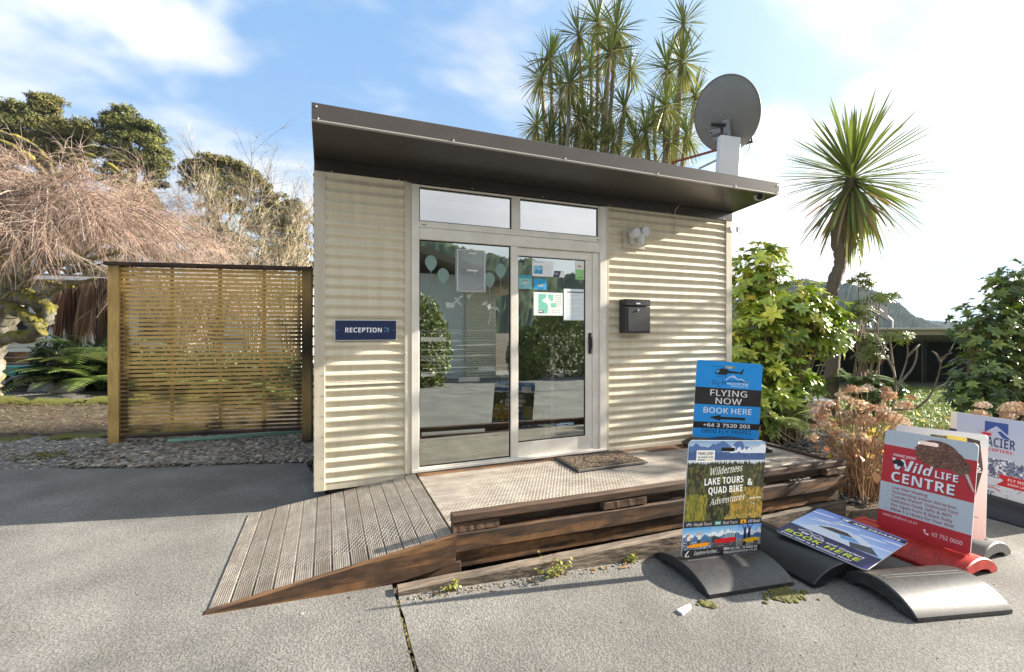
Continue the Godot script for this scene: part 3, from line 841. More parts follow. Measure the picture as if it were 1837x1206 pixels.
	for q in [[1.749, 2.4865, 0.3525, 2.1075, -0.012]]:
		var g := 0.009
		gk.box(Vector3((q[0] + q[1]) / 2, q[2] + g / 2, q[4]), Vector3(q[1] - q[0], g, 0.012)); gk.box(Vector3((q[0] + q[1]) / 2, q[3] - g / 2, q[4]), Vector3(q[1] - q[0], g, 0.012))
		gk.box(Vector3(q[1] - g / 2, (q[2] + q[3]) / 2, q[4]), Vector3(g, q[3] - q[2] - 2 * g, 0.012))
	part(d, "gasket", gk.done(), M.gasket)
	pane(d, 1.749, 2.480, 0.357, 2.103, -0.012, M.glass)
	var hb := MB.new()
	hb.box(Vector3(2.536, 1.275, 0.004), Vector3(0.036, 0.21, 0.012), 0.005)
	hb.tube(curve(Vector3(2.534, 1.345, 0.008), Vector3(2.534, 1.345, 0.05), Vector3(2.534, 1.21, 0.05), Vector3(2.534, 1.21, 0.008), 10), tapers(0.009, 0.009, 10), 8)
	hb.ball(Vector3(2.541, 1.265, 0.013), Vector3(0.006, 0.006, 0.003), 4, 8)
	part(d, "door_handle", hb.done(), M.black)
	# the room
	span(t, "room_floor", M.dark_room, 0.03, 4.40, 0.13, 0.185, -2.66, -0.06, 0.0)
	span(t, "room_ceiling", M.room_wall, 0.03, 4.40, 2.50, 2.56, -2.66, -0.06, 0.0)
	span(t, "room_wall", M.room_wall, 0.03, 4.40, 0.186, 2.499, -2.68, -2.60, 0.0)
	span(t, "room_wall", M.room_wall, 0.03, 0.09, 0.186, 2.499, -2.599, -0.061, 0.0)
	span(t, "room_wall", M.room_wall, 4.34, 4.39, 0.186, 2.499, -2.599, -0.061, 0.0)
	span(t, "room_wall", M.room_wall, 0.03, 0.759, 0.132, 2.499, -0.06, -0.021, 0.0)
	span(t, "room_wall", M.room_wall, 2.715, 4.40, 0.132, 2.499, -0.06, -0.021, 0.0)
	span(t, "room_lintel", M.room_wall, 0.03, 4.40, 2.656, 2.755, -0.06, -0.021, 0.0)
	for x in [0.25, 1.5, 2.9, 4.2]:
		for z in [-0.2, -2.4]: span(t, "pile", M.old_wood0, x - 0.06, x + 0.06, -0.32, 0.129, z - 0.06, z + 0.06)
	# things in the room
	var k := thing("reception_counter", "dark reception counter standing inside behind the glass", "counter", Vector3(1.5, 0.185, -1.7))
	span(k, "counter_top", M.room_wall, -0.9, 0.7, 1.0, 1.05, -0.3, 0.3)
	span(k, "counter_front", M.dark_room, -0.85, 0.65, 0.0, 0.999, 0.1, 0.22)
	k = thing("brochure_rack", "low dark brochure rack inside the sliding door", "rack", Vector3(1.93, 0.185, -0.32))
	span(k, "rack_side", M.black, -0.19, -0.17, 0.0, 0.52, -0.15, 0.15)
	span(k, "rack_side", M.black, 0.17, 0.19, 0.0, 0.52, -0.15, 0.15)
	for i in 3: span(k, "rack_shelf", M.black, -0.169, 0.169, 0.02 + i * 0.23, 0.04 + i * 0.23, -0.15, 0.15)
	for i in 3: span(k, "brochure", [M.white, M.sign_blue, M.room_wall][i], -0.14 + i * 0.1, -0.06 + i * 0.1, 0.275, 0.44, -0.02, 0.0)
	var pl := MB.new()
	pl.rod(Vector3(2.40, 0.185, -0.55), Vector3(2.40, 1.32, -0.55), 0.022, 10)
	pl.box(Vector3(2.37, 1.33, -0.55), Vector3(0.22, 0.02, 0.06), 0.004)
	pl.box(Vector3(2.40, 0.2, -0.55), Vector3(0.25, 0.02, 0.25), 0.004)
	solo("display_stand", pl.done(), M.white, "white upright stand with a short top bar inside the sliding door", "stand")

# ---------- deck, ramp, timber edging ----------
func reeded(length: float, w: float, thick: float, ribs: int) -> ArrayMesh:   # a decking board along x with ribs on its top
	var b := MB.new()
	var prof := PackedVector2Array()
	prof.append(Vector2(w / 2, -thick)); prof.append(Vector2(w / 2, -0.002))
	for i in ribs:
		var x1 := w / 2 - 0.002 - (w - 0.004) * i / ribs
		var x0 := w / 2 - 0.002 - (w - 0.004) * (i + 1) / ribs
		var s := (x1 - x0)
		prof.append(Vector2(x1 - s * 0.08, 0.0)); prof.append(Vector2(x0 + s * 0.40, 0.0)); prof.append(Vector2(x0 + s * 0.30, -0.003)); prof.append(Vector2(x0 + s * 0.02, -0.003))
	prof.append(Vector2(-w / 2, -0.002)); prof.append(Vector2(-w / 2, -thick))
	b.extrude(prof, -length / 2, length / 2, Transform3D(Basis(Vector3(0, 0, -1), Vector3(0, 1, 0), Vector3(1, 0, 0)), Vector3.ZERO))
	return b.done()

func plank(length: float, h: float, w: float, stain := 0.5, seedn := 1, segs := 14) -> ArrayMesh:   # a rough plank along x, mould and wear in its colour
	var b := MB.new()
	var nz := FastNoiseLite.new(); nz.seed = seedn; nz.frequency = 1.6
	var prev := []
	for i in segs + 1:
		var x := -length / 2 + length * i / segs
		var j := 0.004
		var ring := []
		var e := 0.006
		for q in [[-w / 2 + e, -h / 2], [w / 2 - e, -h / 2], [w / 2, -h / 2 + e], [w / 2, h / 2 - e], [w / 2 - e, h / 2], [-w / 2 + e, h / 2], [-w / 2, h / 2 - e], [-w / 2, -h / 2 + e]]:
			ring.append(Vector3(x, q[1] + R.randf_range(-j, j) * 0.5, q[0] + R.randf_range(-j, j) * 0.4))
		if i > 0:
			for k in 8:
				b.quad(prev[(k + 1) % 8], prev[k], ring[k], ring[(k + 1) % 8])
				for q in 4:
					var vv := b.v[b.v.size() - 4 + q]
					var v := 1.0 - stain * clampf(0.45 + nz.get_noise_3d(vv.x, vv.y * 4.0, vv.z * 4.0 + seedn) * 1.8, 0.0, 1.0)
					b.c[b.c.size() - 4 + q] = Color(v, v, v)
		prev = ring
		if i == 0 or i == segs:
			for k in 6:
				if i == 0: b.tri(ring[0], ring[k + 1], ring[k + 2])
				else: b.tri(ring[0], ring[k + 2], ring[k + 1])
	for i in range(0, b.ix.size(), 3):   # turn faces outwards
		var p := b.v[b.ix[i]]; var q := b.v[b.ix[i + 1]]; var r := b.v[b.ix[i + 2]]
		var nn := (r - p).cross(q - p).normalized()
		var mid := (p + q + r) / 3.0
		var away := Vector3(0, mid.y, mid.z) if absf(nn.x) < 0.7 else Vector3(mid.x, 0, 0)
		if nn.dot(away) < 0.0:
			var s := b.ix[i + 1]; b.ix[i + 1] = b.ix[i + 2]; b.ix[i + 2] = s
			nn = -nn
		for k in 3: b.n[b.ix[i + k]] = nn
	return b.done()

func lay(parent: Node, called: String, m: Material, a: Vector3, c: Vector3, h: float, w: float, stain := 0.5) -> MeshInstance3D:
	var x := (c - a).normalized()
	var z := x.cross(Vector3.UP).normalized()
	return part(parent, called, plank(a.distance_to(c), h, w, stain, R.randi() % 900), m, Transform3D(Basis(x, z.cross(x), z), (a + c) * 0.5))

func netting(x0: float, x1: float, z0: float, z1: float, y: Callable, cell: float) -> ArrayMesh:   # hexagonal wire netting
	var b := MB.new()
	var r := 0.0007
	var nx := int((x1 - x0) / cell); var nz := int((z1 - z0) / (cell * 0.87))
	var hex := func(p: Vector2, q: Vector2) -> void:
		var a := Vector3(p.x, y.call(p.x, p.y) + r + R.randf() * 0.002, p.y); var c := Vector3(q.x, y.call(q.x, q.y) + r + R.randf() * 0.002, q.y)
		var d := (c - a).normalized(); var s := d.cross(Vector3.UP) * r
		var t := Vector3.UP * r * 1.4
		b.quad(a - s, c - s, c + t, a + t); b.quad(a + t, c + t, c + s, a + s)
	for j in nz:
		for i in nx:
			var ox := x0 + (i + 0.5 * (j % 2)) * cell
			var oz := z0 + j * cell * 0.87
			hex.call(Vector2(ox, oz), Vector2(ox, oz + cell * 0.52))
			hex.call(Vector2(ox, oz + cell * 0.52), Vector2(ox + cell * 0.5, oz + cell * 0.87))
			hex.call(Vector2(ox, oz + cell * 0.52), Vector2(ox - cell * 0.5, oz + cell * 0.87))
	return b.done()

func deck() -> void:
	var t := thing("timber_deck", "weathered timber deck with a low stacked-plank edge in front of the glass doors", "deck")
	var dip := func(x: float) -> float: return 0.19 - 0.006 * maxf(0.0, x - 2.0)
	for i in 12:
		var z := 0.095 + i * 0.0945
		var cuts := [0.80, 2.75 + 0.35 * (i % 3), 4.46]
		for k in 2:
			var a := Vector3(cuts[k] + 0.002, dip.call(cuts[k]), z); var c := Vector3(cuts[k + 1] - 0.002, dip.call(cuts[k + 1]), z)
			var x := (c - a).normalized()
			part(t, "deck_board", reeded(a.distance_to(c), 0.09, 0.022, 7), M["deck%d" % (R.randi() % 3)] if i > 1 or k == 0 and i > 0 else M["orange_wood%d" % (2 if k == 1 else 0)], Transform3D(Basis(x, Vector3(0, 0, 1).cross(x), Vector3(0, 0, 1)), (a + c) * 0.5))
	# the low edge: a rail on blocks, then the planks below it
	lay(t, "edge_rail", M.dark_wood0, Vector3(0.79, 0.2785, 1.255), Vector3(4.44, 0.212, 1.235), 0.052, 0.062, 0.5)
	for x in [[0.795, 1.09], [1.86, 2.22], [3.1, 3.3], [4.16, 4.43]]:
		var y0: float = 0.2175 - 0.0182 * (x[0] - 0.79); var y1: float = 0.2175 - 0.0182 * (x[1] - 0.79)
		lay(t, "spacer_block", M.dark_wood2, Vector3(x[0], y0 - 0.001, 1.247), Vector3(x[1], y1 - 0.001, 1.243), 0.058, 0.058, 0.3)
	lay(t, "inner_rail", M.dark_wood1, Vector3(0.82, 0.196, 1.19), Vector3(4.42, 0.130, 1.19), 0.05, 0.04, 0.4)
	lay(t, "edge_plank", M.orange_wood1, Vector3(0.80, 0.131, 1.262), Vector3(4.445, 0.044, 1.24), 0.112, 0.046, 0.75)
	lay(t, "edge_plank", M.orange_wood0, Vector3(0.815, 0.020, 1.235), Vector3(4.37, -0.070, 1.213), 0.104, 0.046, 0.6)
	lay(t, "edge_plank", M.old_wood1, Vector3(2.35, -0.165, 1.30), Vector3(4.35, -0.180, 1.29), 0.15, 0.05, 0.5)
	# the open end
	lay(t, "end_rail", M.dark_wood1, Vector3(4.47, 0.165, 0.10), Vector3(4.47, 0.165, 1.205), 0.07, 0.05, 0.4)
	lay(t, "end_plank", M.dark_wood0, Vector3(4.455, 0.055, 0.05), Vector3(4.455, 0.055, 1.21), 0.10, 0.04, 0.4)
	for z in [0.15, 1.15]: span(t, "end_post", M.dark_wood1, 4.40, 4.44, -0.22, 0.14, z, z + 0.05)
	# joists and bearers below
	for i in 8: span(t, "joist", M.dark_wood1, 0.85 + i * 0.49, 0.895 + i * 0.49, 0.03, 0.135, 0.06, 1.16)
	# timber edging along the asphalt
	var e := thing("timber_edging", "grey split old timber edging between the deck and the asphalt", "edging")
	lay(e, "edging_timber", M.old_wood2, Vector3(0.452, -0.062, 1.40), Vector3(2.42, -0.045, 1.475), 0.14, 0.075, 0.5)
	lay(e, "edging_timber", M.old_wood0, Vector3(0.47, -0.095, 1.335), Vector3(1.0, -0.09, 1.345), 0.1, 0.05, 0.4)
	# netting
	var y := func(x: float, _z: float) -> float: return dip.call(x) + 0.001
	solo("wire_netting", netting(0.82, 3.25, 0.13, 1.17, y, 0.028), M.wire, "galvanised hexagonal wire netting stapled over the deck boards", "netting")
	# doormat
	var m := thing("doormat", "grey worn doormat with a black rubber rim lying on the deck before the sliding door", "doormat", Vector3(2.445, 0.192, 0.325))
	m.rotation.y = 0.0
	part(m, "rubber_rim", box_mesh(Vector3(0.74, 0.010, 0.455), 0.004), M.rubber, at(0, 0.0055, 0))
	var mb := MB.new(); mb.box(Vector3.ZERO, Vector3(0.70, 0.008, 0.415), 0.003)
	part(m, "mat_pile", mb.done(), M.mat_pile, at(0, 0.0115, 0))
	var xfs := []; var cols := []
	var tuft := MB.new()
	for k in 5: tuft.blade(Vector3(R.randf_range(-0.003, 0.003), 0, R.randf_range(-0.003, 0.003)), Vector3(R.randf_range(-0.5, 0.5), 1, R.randf_range(-0.5, 0.5)), Vector3.RIGHT, 0.008, 0.002, 0.3, 1, 0.1, 2)
	for i in 5000:
		var px := R.randf_range(-0.345, 0.345); var pz := R.randf_range(-0.2, 0.2)
		var ring := absf(Vector2(px * 0.75, pz).length() - 0.12) < 0.012 or absf(px) > 0.325 or absf(pz) > 0.185
		xfs.append(Transform3D(rnd_basis(0.4, R.randf_range(0.8, 1.2)), Vector3(px, 0.015, pz)))
		cols.append(tint(Color(0.19, 0.165, 0.13) if ring else Color(0.33, 0.285, 0.225), 0.35))
	scatter(m, "mat_tufts", tuft.done(), M.dry, xfs, cols)

func ramp() -> void:
	var t := thing("timber_ramp", "ribbed timber access ramp covered with wire netting at the left of the deck", "ramp")
	var a := Vector3(-0.452, 0.026, 0.65); var c := Vector3(0.792, 0.189, 0.65)
	var x := (c - a).normalized()
	var up := Vector3(0, 0, 1).cross(x)
	var mesh := reeded(1.245, 0.0915, 0.022, 8)
	for i in 13:
		var p := a + (c - a) * ((i + 0.5) / 13.0) + Vector3(0, 0, R.randf_range(-0.004, 0.004))
		part(t, "ramp_board", mesh, M["ramp_wood%d" % (R.randi() % 3)], Transform3D(Basis(Vector3(0, 0, -1), up, x), p + up * R.randf_range(-0.0015, 0.0015)))
	var b := MB.new()
	b.extrude(PackedVector2Array([Vector2(-0.485, 0.012), Vector2(-0.40, -0.005), Vector2(0.20, -0.012), Vector2(0.50, -0.012), Vector2(0.80, 0.03), Vector2(0.805, 0.192), Vector2(-0.46, 0.0255)]), 1.274, 1.312)
	part(t, "side_plank", b.done(), M.orange_wood1)
	b = MB.new()
	b.extrude(PackedVector2Array([Vector2(-0.2, 0.0), Vector2(0.80, -0.03), Vector2(0.80, 0.155), Vector2(-0.2, 0.025)]), 0.02, 0.05)
	part(t, "side_plank", b.done(), M.dark_wood0)
	span(t, "bearer", M.dark_wood1, 0.55, 0.84, -0.08, 0.02, 1.255, 1.285)
	span(t, "bearer", M.dark_wood1, 0.53, 0.62, -0.10, 0.0, 0.1, 1.2)
	var y := func(px: float, _z: float) -> float: return a.y + (px - a.x) / (c.x - a.x) * (c.y - a.y) + 0.001
	solo("wire_netting", netting(-0.39, 0.775, 0.11, 1.13, y, 0.028), M.wire, "galvanised hexagonal wire netting stapled over the ramp boards", "netting")

# ---------- slatted fence ----------
func slat_fence() -> void:
	var t := thing("slatted_fence", "yellow pine slatted screen fence with thick posts and a blackened top rail", "fence")
	var a := Vector3(-2.135, 0.0, -2.60); var c := Vector3(-0.125, 0.0, -2.235)
	var x := (c - a).normalized()
	var z := x.cross(Vector3.UP)
	var bs := Basis(x, Vector3.UP, z)
	for k in 2:
		var p := a if k == 0 else c
		var pb := MB.new()
		for i in 24:
			var f := i / 24.0
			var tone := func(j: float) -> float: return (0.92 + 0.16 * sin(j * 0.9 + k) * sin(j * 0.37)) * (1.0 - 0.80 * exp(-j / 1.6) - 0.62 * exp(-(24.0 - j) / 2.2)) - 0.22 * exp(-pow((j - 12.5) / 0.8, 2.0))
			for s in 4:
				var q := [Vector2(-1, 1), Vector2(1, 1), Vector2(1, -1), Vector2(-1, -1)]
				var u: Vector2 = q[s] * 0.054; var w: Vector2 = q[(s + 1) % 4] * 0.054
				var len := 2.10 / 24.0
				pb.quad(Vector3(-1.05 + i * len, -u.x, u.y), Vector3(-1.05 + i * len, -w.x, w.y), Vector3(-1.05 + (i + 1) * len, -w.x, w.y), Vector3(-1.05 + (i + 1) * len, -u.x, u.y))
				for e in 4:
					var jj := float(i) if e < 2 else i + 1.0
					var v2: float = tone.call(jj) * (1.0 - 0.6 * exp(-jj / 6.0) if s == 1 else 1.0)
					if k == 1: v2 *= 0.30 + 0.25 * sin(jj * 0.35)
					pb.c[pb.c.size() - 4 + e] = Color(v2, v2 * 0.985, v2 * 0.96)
		for i in range(0, pb.ix.size(), 3):
			var q0 := pb.v[pb.ix[i]]; var nn := (pb.v[pb.ix[i + 2]] - q0).cross(pb.v[pb.ix[i + 1]] - q0).normalized()
			if nn.dot(Vector3(0, q0.y, q0.z)) < 0.0:
				var sw := pb.ix[i + 1]; pb.ix[i + 1] = pb.ix[i + 2]; pb.ix[i + 2] = sw; nn = -nn
			for e in 3: pb.n[pb.ix[i + e]] = nn
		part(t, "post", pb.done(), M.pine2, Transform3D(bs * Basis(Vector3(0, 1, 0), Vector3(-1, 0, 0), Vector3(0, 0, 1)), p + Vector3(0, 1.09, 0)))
	var nz := FastNoiseLite.new(); nz.seed = 77; nz.frequency = 2.2; nz.fractal_octaves = 4
	var len := 1.94
	for i in 39:
		var y := 0.245 + i * 0.0490
		var b := MB.new()
		var segs := 30
		for k in segs:
			var x0 := -len / 2 + len * k / segs; var x1 := -len / 2 + len * (k + 1) / segs
			b.quad(Vector3(x0, -0.0155, 0.009), Vector3(x1, -0.0155, 0.009), Vector3(x1, 0.0155, 0.009), Vector3(x0, 0.0155, 0.009))
			b.quad(Vector3(x1, -0.0155, -0.009), Vector3(x0, -0.0155, -0.009), Vector3(x0, 0.0155, -0.009), Vector3(x1, 0.0155, -0.009))
			b.quad(Vector3(x0, 0.0155, 0.009), Vector3(x1, 0.0155, 0.009), Vector3(x1, 0.0155, -0.009), Vector3(x0, 0.0155, -0.009))
			b.quad(Vector3(x0, -0.0155, -0.009), Vector3(x1, -0.0155, -0.009), Vector3(x1, -0.0155, 0.009), Vector3(x0, -0.0155, 0.009))
			for q in 16:
				var at_end := b.v.size() - 16 + q
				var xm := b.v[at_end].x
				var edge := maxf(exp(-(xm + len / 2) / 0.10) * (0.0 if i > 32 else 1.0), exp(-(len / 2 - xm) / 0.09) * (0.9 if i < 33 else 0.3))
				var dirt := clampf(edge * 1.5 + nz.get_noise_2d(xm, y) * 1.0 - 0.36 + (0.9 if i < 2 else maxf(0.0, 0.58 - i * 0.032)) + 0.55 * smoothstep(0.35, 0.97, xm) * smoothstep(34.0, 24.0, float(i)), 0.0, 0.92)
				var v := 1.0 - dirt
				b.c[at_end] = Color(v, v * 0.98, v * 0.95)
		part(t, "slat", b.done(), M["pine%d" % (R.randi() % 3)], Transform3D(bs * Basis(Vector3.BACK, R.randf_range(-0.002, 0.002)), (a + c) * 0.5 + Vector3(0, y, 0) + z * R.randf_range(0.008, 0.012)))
	for f in [0.02, 0.26, 0.525, 0.775, 0.98]:
		part(t, "batten", box_mesh(Vector3(1.95, 0.035, 0.018), 0.002), M.pine1, Transform3D(bs * Basis(Vector3(0, 1, 0), Vector3(-1, 0, 0), Vector3(0, 0, 1)), a.lerp(c, f * 0.94 + 0.03) + Vector3(0, 1.19, 0) - z * 0.009))
	lay(t, "top_rail", M.dark_wood1, a - x * 0.09 + Vector3(0, 2.165, 0), c + x * 0.055 + Vector3(0, 2.165, 0), 0.042, 0.14, 0.6)
	lay(t, "bottom_rail", M.dark_wood1, a + x * 0.06 + Vector3(0, 0.185, 0), c - x * 0.06 + Vector3(0, 0.195, 0), 0.036, 0.07, 0.7)

# ---------- what stands across the road and shows in the glass ----------
func opposite() -> void:
	var t := thing("neighbour_building", "low building with corrugated wall and brown roof, seen reflected in the glass", "building")
	part(t, "wall", corrugated(1.05, 3.0, 0.0812, 0.0175), M.clad, Transform3D(Basis(Vector3.UP, PI), Vector3(5.35, 0.0 - 0.25, 10.4)))
	span(t, "wall", M.boards, -4.0, 5.3, -0.3, 3.2, 10.45, 15.0, 0.0)
	var b := MB.new()
	b.extrude(PackedVector2Array([Vector2(-6.0, 6.2), Vector2(6.2, 2.7), Vector2(6.2, 2.9), Vector2(-6.0, 6.4)]), 9.6, 15.4)
	part(t, "roof", b.done(), M.old_wood2)
	hedge("clipped_shrub", "tall rounded clipped shrub across the road, reflected in the left pane", Vector3(2.2, -0.2, 8.6), Vector3(1.05, 1.5, 0.9), 1)
	hedge("clipped_shrub", "small rounded clipped shrub beside the reflected corrugated wall", Vector3(6.3, -0.25, 10.0), Vector3(0.6, 1.0, 0.6), 2)
	hedge("clipped_shrub", "broad rounded clipped shrub across the road, reflected in the door", Vector3(8.1, -0.25, 10.6), Vector3(1.3, 1.55, 1.0), 3)
	hedge("clipped_shrub", "low leafy shrub at the roadside, reflected low in the door", Vector3(9.4, -0.25, 9.6), Vector3(0.6, 0.6, 0.5), 4)

func hedge(called: String, label: String, p: Vector3, rad: Vector3, seedn: int) -> void:
	var t := thing(called, label, "shrub", p)
	var leaf := MB.new()
	for k in 5: leaf.blade(Vector3.ZERO, Vector3(R.randf_range(-1, 1), R.randf_range(0.2, 1), R.randf_range(-1, 1)).normalized(), Vector3.UP, 0.10, 0.05, 0.3, 2, 0.2, 1)
	var xfs := []; var cols := []
	for i in 3000:
		var d := rvec()
		if d.y < -0.75: continue
		var q := d * rad * R.randf_range(0.74, 1.06); q.y = maxf(0.03, q.y + rad.y * 0.72)
		xfs.append(Transform3D(Basis(Quaternion(Vector3.UP, d)) * rnd_basis(0.9, R.randf_range(0.7, 1.3)), q))
		cols.append(tint(Color(0.17, 0.20, 0.05), 0.4))
	scatter(t, "foliage", leaf.done(), M.leaf, xfs, cols)
	var b := MB.new(); b.rod(Vector3.ZERO, Vector3(0, rad.y * 0.8, 0), 0.05, 6); b.col = Color(0.1, 0.07, 0.05)
	part(t, "stem", b.done(), M.bark)
	seedn += 1

# ---------- garden at the left ----------
func limb(b: MB, pts: Array, r0: float, r1: float, sides := 8) -> PackedVector3Array:
	var c := Curve3D.new()
	for i in pts.size():
		var t: Vector3 = (pts[mini(i + 1, pts.size() - 1)] - pts[maxi(i - 1, 0)]) * 0.22
		c.add_point(pts[i], -t, t)
	var out := PackedVector3Array(); var rad := PackedFloat32Array()
	var k := pts.size() * 9
	for i in k + 1:
		var f := float(i) / k
		out.append(c.sample_baked(c.get_baked_length() * f, true) + rvec() * r0 * 0.07)
		rad.append(lerpf(r0, r1, f) * R.randf_range(0.88, 1.12))
	b.tube(out, rad, sides, true)
	return out

func twig(b: MB, p: Vector3, d: Vector3, length: float, r: float, droop: float, segs := 3) -> PackedVector3Array:
	var pts := PackedVector3Array([p]); var rad := PackedFloat32Array([r])
	var q := p; var e := d.normalized()
	for i in segs:
		q += e * length / segs
		e = (e + Vector3.DOWN * droop / segs + rvec() * 0.16).normalized()
		pts.append(q); rad.append(maxf(r * (1.0 - 0.75 * (i + 1) / segs), 0.0009))
	b.tube(pts, rad, 3)
	return pts

func mossy(b: MB, seedn: int) -> void:   # knobbly bark with moss above and pale lichen at the sides
	var nz := FastNoiseLite.new(); nz.seed = seedn; nz.frequency = 5.0; nz.fractal_octaves = 4
	var lc := FastNoiseLite.new(); lc.seed = seedn + 9; lc.frequency = 3.0; lc.fractal_octaves = 3
	for i in b.v.size():
		var k := nz.get_noise_3dv(b.v[i])
		var c := b.c[i] * (1.0 + k * 0.9)
		c = c.lerp(Color(0.50, 0.48, 0.40), smoothstep(0.05, 0.35, lc.get_noise_3dv(b.v[i] + Vector3(5, 1, 2))))
		c = c.lerp(Color(0.27, 0.245, 0.04) * (1.0 + k), smoothstep(-0.1, 0.5, b.n[i].y + k * 1.6))
		b.c[i] = c
		b.v[i] += b.n[i] * k * 0.045

func weeping_tree() -> void:
	var t := thing("weeping_tree", "old bare weeping tree with mossy twisted limbs and a mound of pinkish twigs", "tree", P(-25, 715, 7.9))
	var o := t.position
	var b := MB.new()
	b.col = Color(0.28, 0.25, 0.18)
	var L := func(pts: Array) -> Array: return pts.map(func(q): return P(q[0], q[1], q[2]) - o)
	limb(b, L.call([[-25, 722, 7.9], [-22, 650, 7.8], [0, 590, 7.7], [22, 540, 7.6], [30, 488, 7.5]]), 0.21, 0.15, 18)
	mossy(b, 3)
	part(t, "trunk", b.done(), M.bark)
	var specs := [
		[[[26, 500, 7.5], [45, 455, 7.4], [82, 432, 7.4], [106, 392, 7.4], [100, 335, 7.3]], 0.14, 0.06],
		[[[22, 510, 7.5], [0, 470, 7.5], [-30, 455, 7.6], [-80, 420, 7.8]], 0.12, 0.06],
		[[[30, 512, 7.5], [62, 488, 7.3], [110, 472, 7.1], [160, 466, 7.0], [214, 452, 6.9]], 0.062, 0.018],
		[[[34, 518, 7.5], [72, 506, 7.4], [116, 512, 7.3], [172, 500, 7.2]], 0.045, 0.014],
		[[[110, 472, 7.1], [150, 458, 7.0], [176, 438, 6.9]], 0.025, 0.01],
		[[[20, 535, 7.5], [60, 540, 7.2], [88, 556, 7.1], [84, 578, 7.1]], 0.10, 0.085],
		[[[84, 578, 7.1], [60, 545, 7.2], [92, 528, 7.1], [104, 520, 7.1]], 0.045, 0.02],
		[[[-5, 545, 7.4], [30, 558, 7.1], [55, 575, 7.0], [74, 592, 7.0]], 0.075, 0.09],
		[[[74, 592, 7.0], [50, 606, 7.0], [20, 605, 7.1], [-20, 625, 7.2]], 0.10, 0.07],
		[[[40, 520, 7.5], [66, 530, 7.3], [90, 520, 7.2], [130, 515, 7.1]], 0.055, 0.02],
		[[[100, 340, 7.3], [60, 290, 7.2], [20, 262, 7.2], [-40, 240, 7.2]], 0.05, 0.025],
		[[[100, 340, 7.3], [92, 310, 7.0], [70, 268, 6.9], [0, 236, 6.8]], 0.045, 0.02],
		[[[60, 290, 7.2], [120, 280, 7.0], [170, 282, 6.9], [230, 320, 6.8]], 0.03, 0.012]]
	for s in specs:
		b = MB.new()
		b.col = tint(Color(0.30, 0.27, 0.19), 0.15)
		limb(b, L.call(s[0]), s[1], s[2], 12)
		mossy(b, int(s[1] * 900))
		part(t, "limb", b.done(), M.bark)
	# moss cushions on the upper sides
	var mb := MB.new()
	mb.ball(Vector3.ZERO, Vector3.ONE, 4, 6)
	var xfs := []; var cols := []
	for s in specs.slice(0, 10):
		var pts: Array = L.call(s[0])
		for i in 46:
			var f := R.randf() * (pts.size() - 1.01)
			var q: Vector3 = pts[int(f)].lerp(pts[int(f) + 1], f - int(f))
			var r: float = lerpf(s[1], s[2], f / (pts.size() - 1))
			xfs.append(Transform3D(Basis.from_scale(Vector3.ONE * r * R.randf_range(0.25, 0.6)), q + Vector3(R.randf_range(-0.5, 0.5) * r, r * R.randf_range(0.5, 0.85), R.randf_range(-0.7, 0.7) * r)))
			cols.append(tint(Color(0.16, 0.15, 0.025), 0.35))
	scatter(t, "moss", mb.done(), M.dry, xfs, cols)
	# the mound of hanging twigs
	var hub := P(92, 372, 7.5) - o
	b = MB.new()
	for a in 64:
		var th := TAU * a / 64.0 + R.randf_range(-0.1, 0.1)
		var r := R.randf_range(1.3, 3.15)
		if cos(th) < -0.3: r *= 0.85
		var out := Vector3(cos(th), 0, sin(th) * 0.75).rotated(Vector3.UP, -deg_to_rad(YAW))
		var end := hub + out * r + Vector3(0, -0.46 * r + R.randf_range(-0.2, 0.45), 0)
		var pts := curve(hub + rvec() * 0.15, hub + out * r * 0.3 + Vector3(0, R.randf_range(0.35, 1.0) * (1.0 if cos(th) < 0.2 else 0.75), 0), hub + out * r * 0.8 + Vector3(0, R.randf_range(-0.25, 0.3), 0), end, 9)
		b.col = tint(Color(0.30, 0.25, 0.20), 0.2)
		b.tube(pts, tapers(0.022, 0.004, 9), 5)
		for k in 30:
			var f := R.randf_range(1.0, 9.0)
			var q := pts[mini(int(f), 8)].lerp(pts[mini(int(f) + 1, 9)], f - int(f))
			var d := (out * R.randf_range(0.4, 1.0) + rvec() * 0.9 + Vector3(0, -0.2, 0)).normalized()
			b.col = tint([Color(0.36, 0.26, 0.205), Color(0.50, 0.40, 0.33), Color(0.26, 0.175, 0.135), Color(0.15, 0.105, 0.085), Color(0.40, 0.285, 0.225)][R.randi() % 5], 0.25)
			var tw := twig(b, q, d, R.randf_range(0.5, 1.05), 0.0038, 0.75, 4)
			for j in 9:
				var s := tw[1 + R.randi() % 3]
				twig(b, s.lerp(tw[4], R.randf() * 0.5), (d + rvec() * 0.8 + Vector3(0, -0.4, 0)).normalized(), R.randf_range(0.2, 0.5), 0.0025, 0.9, 3)
	part(t, "twigs", b.done(), M.twig).set_meta("kind", "stuff")

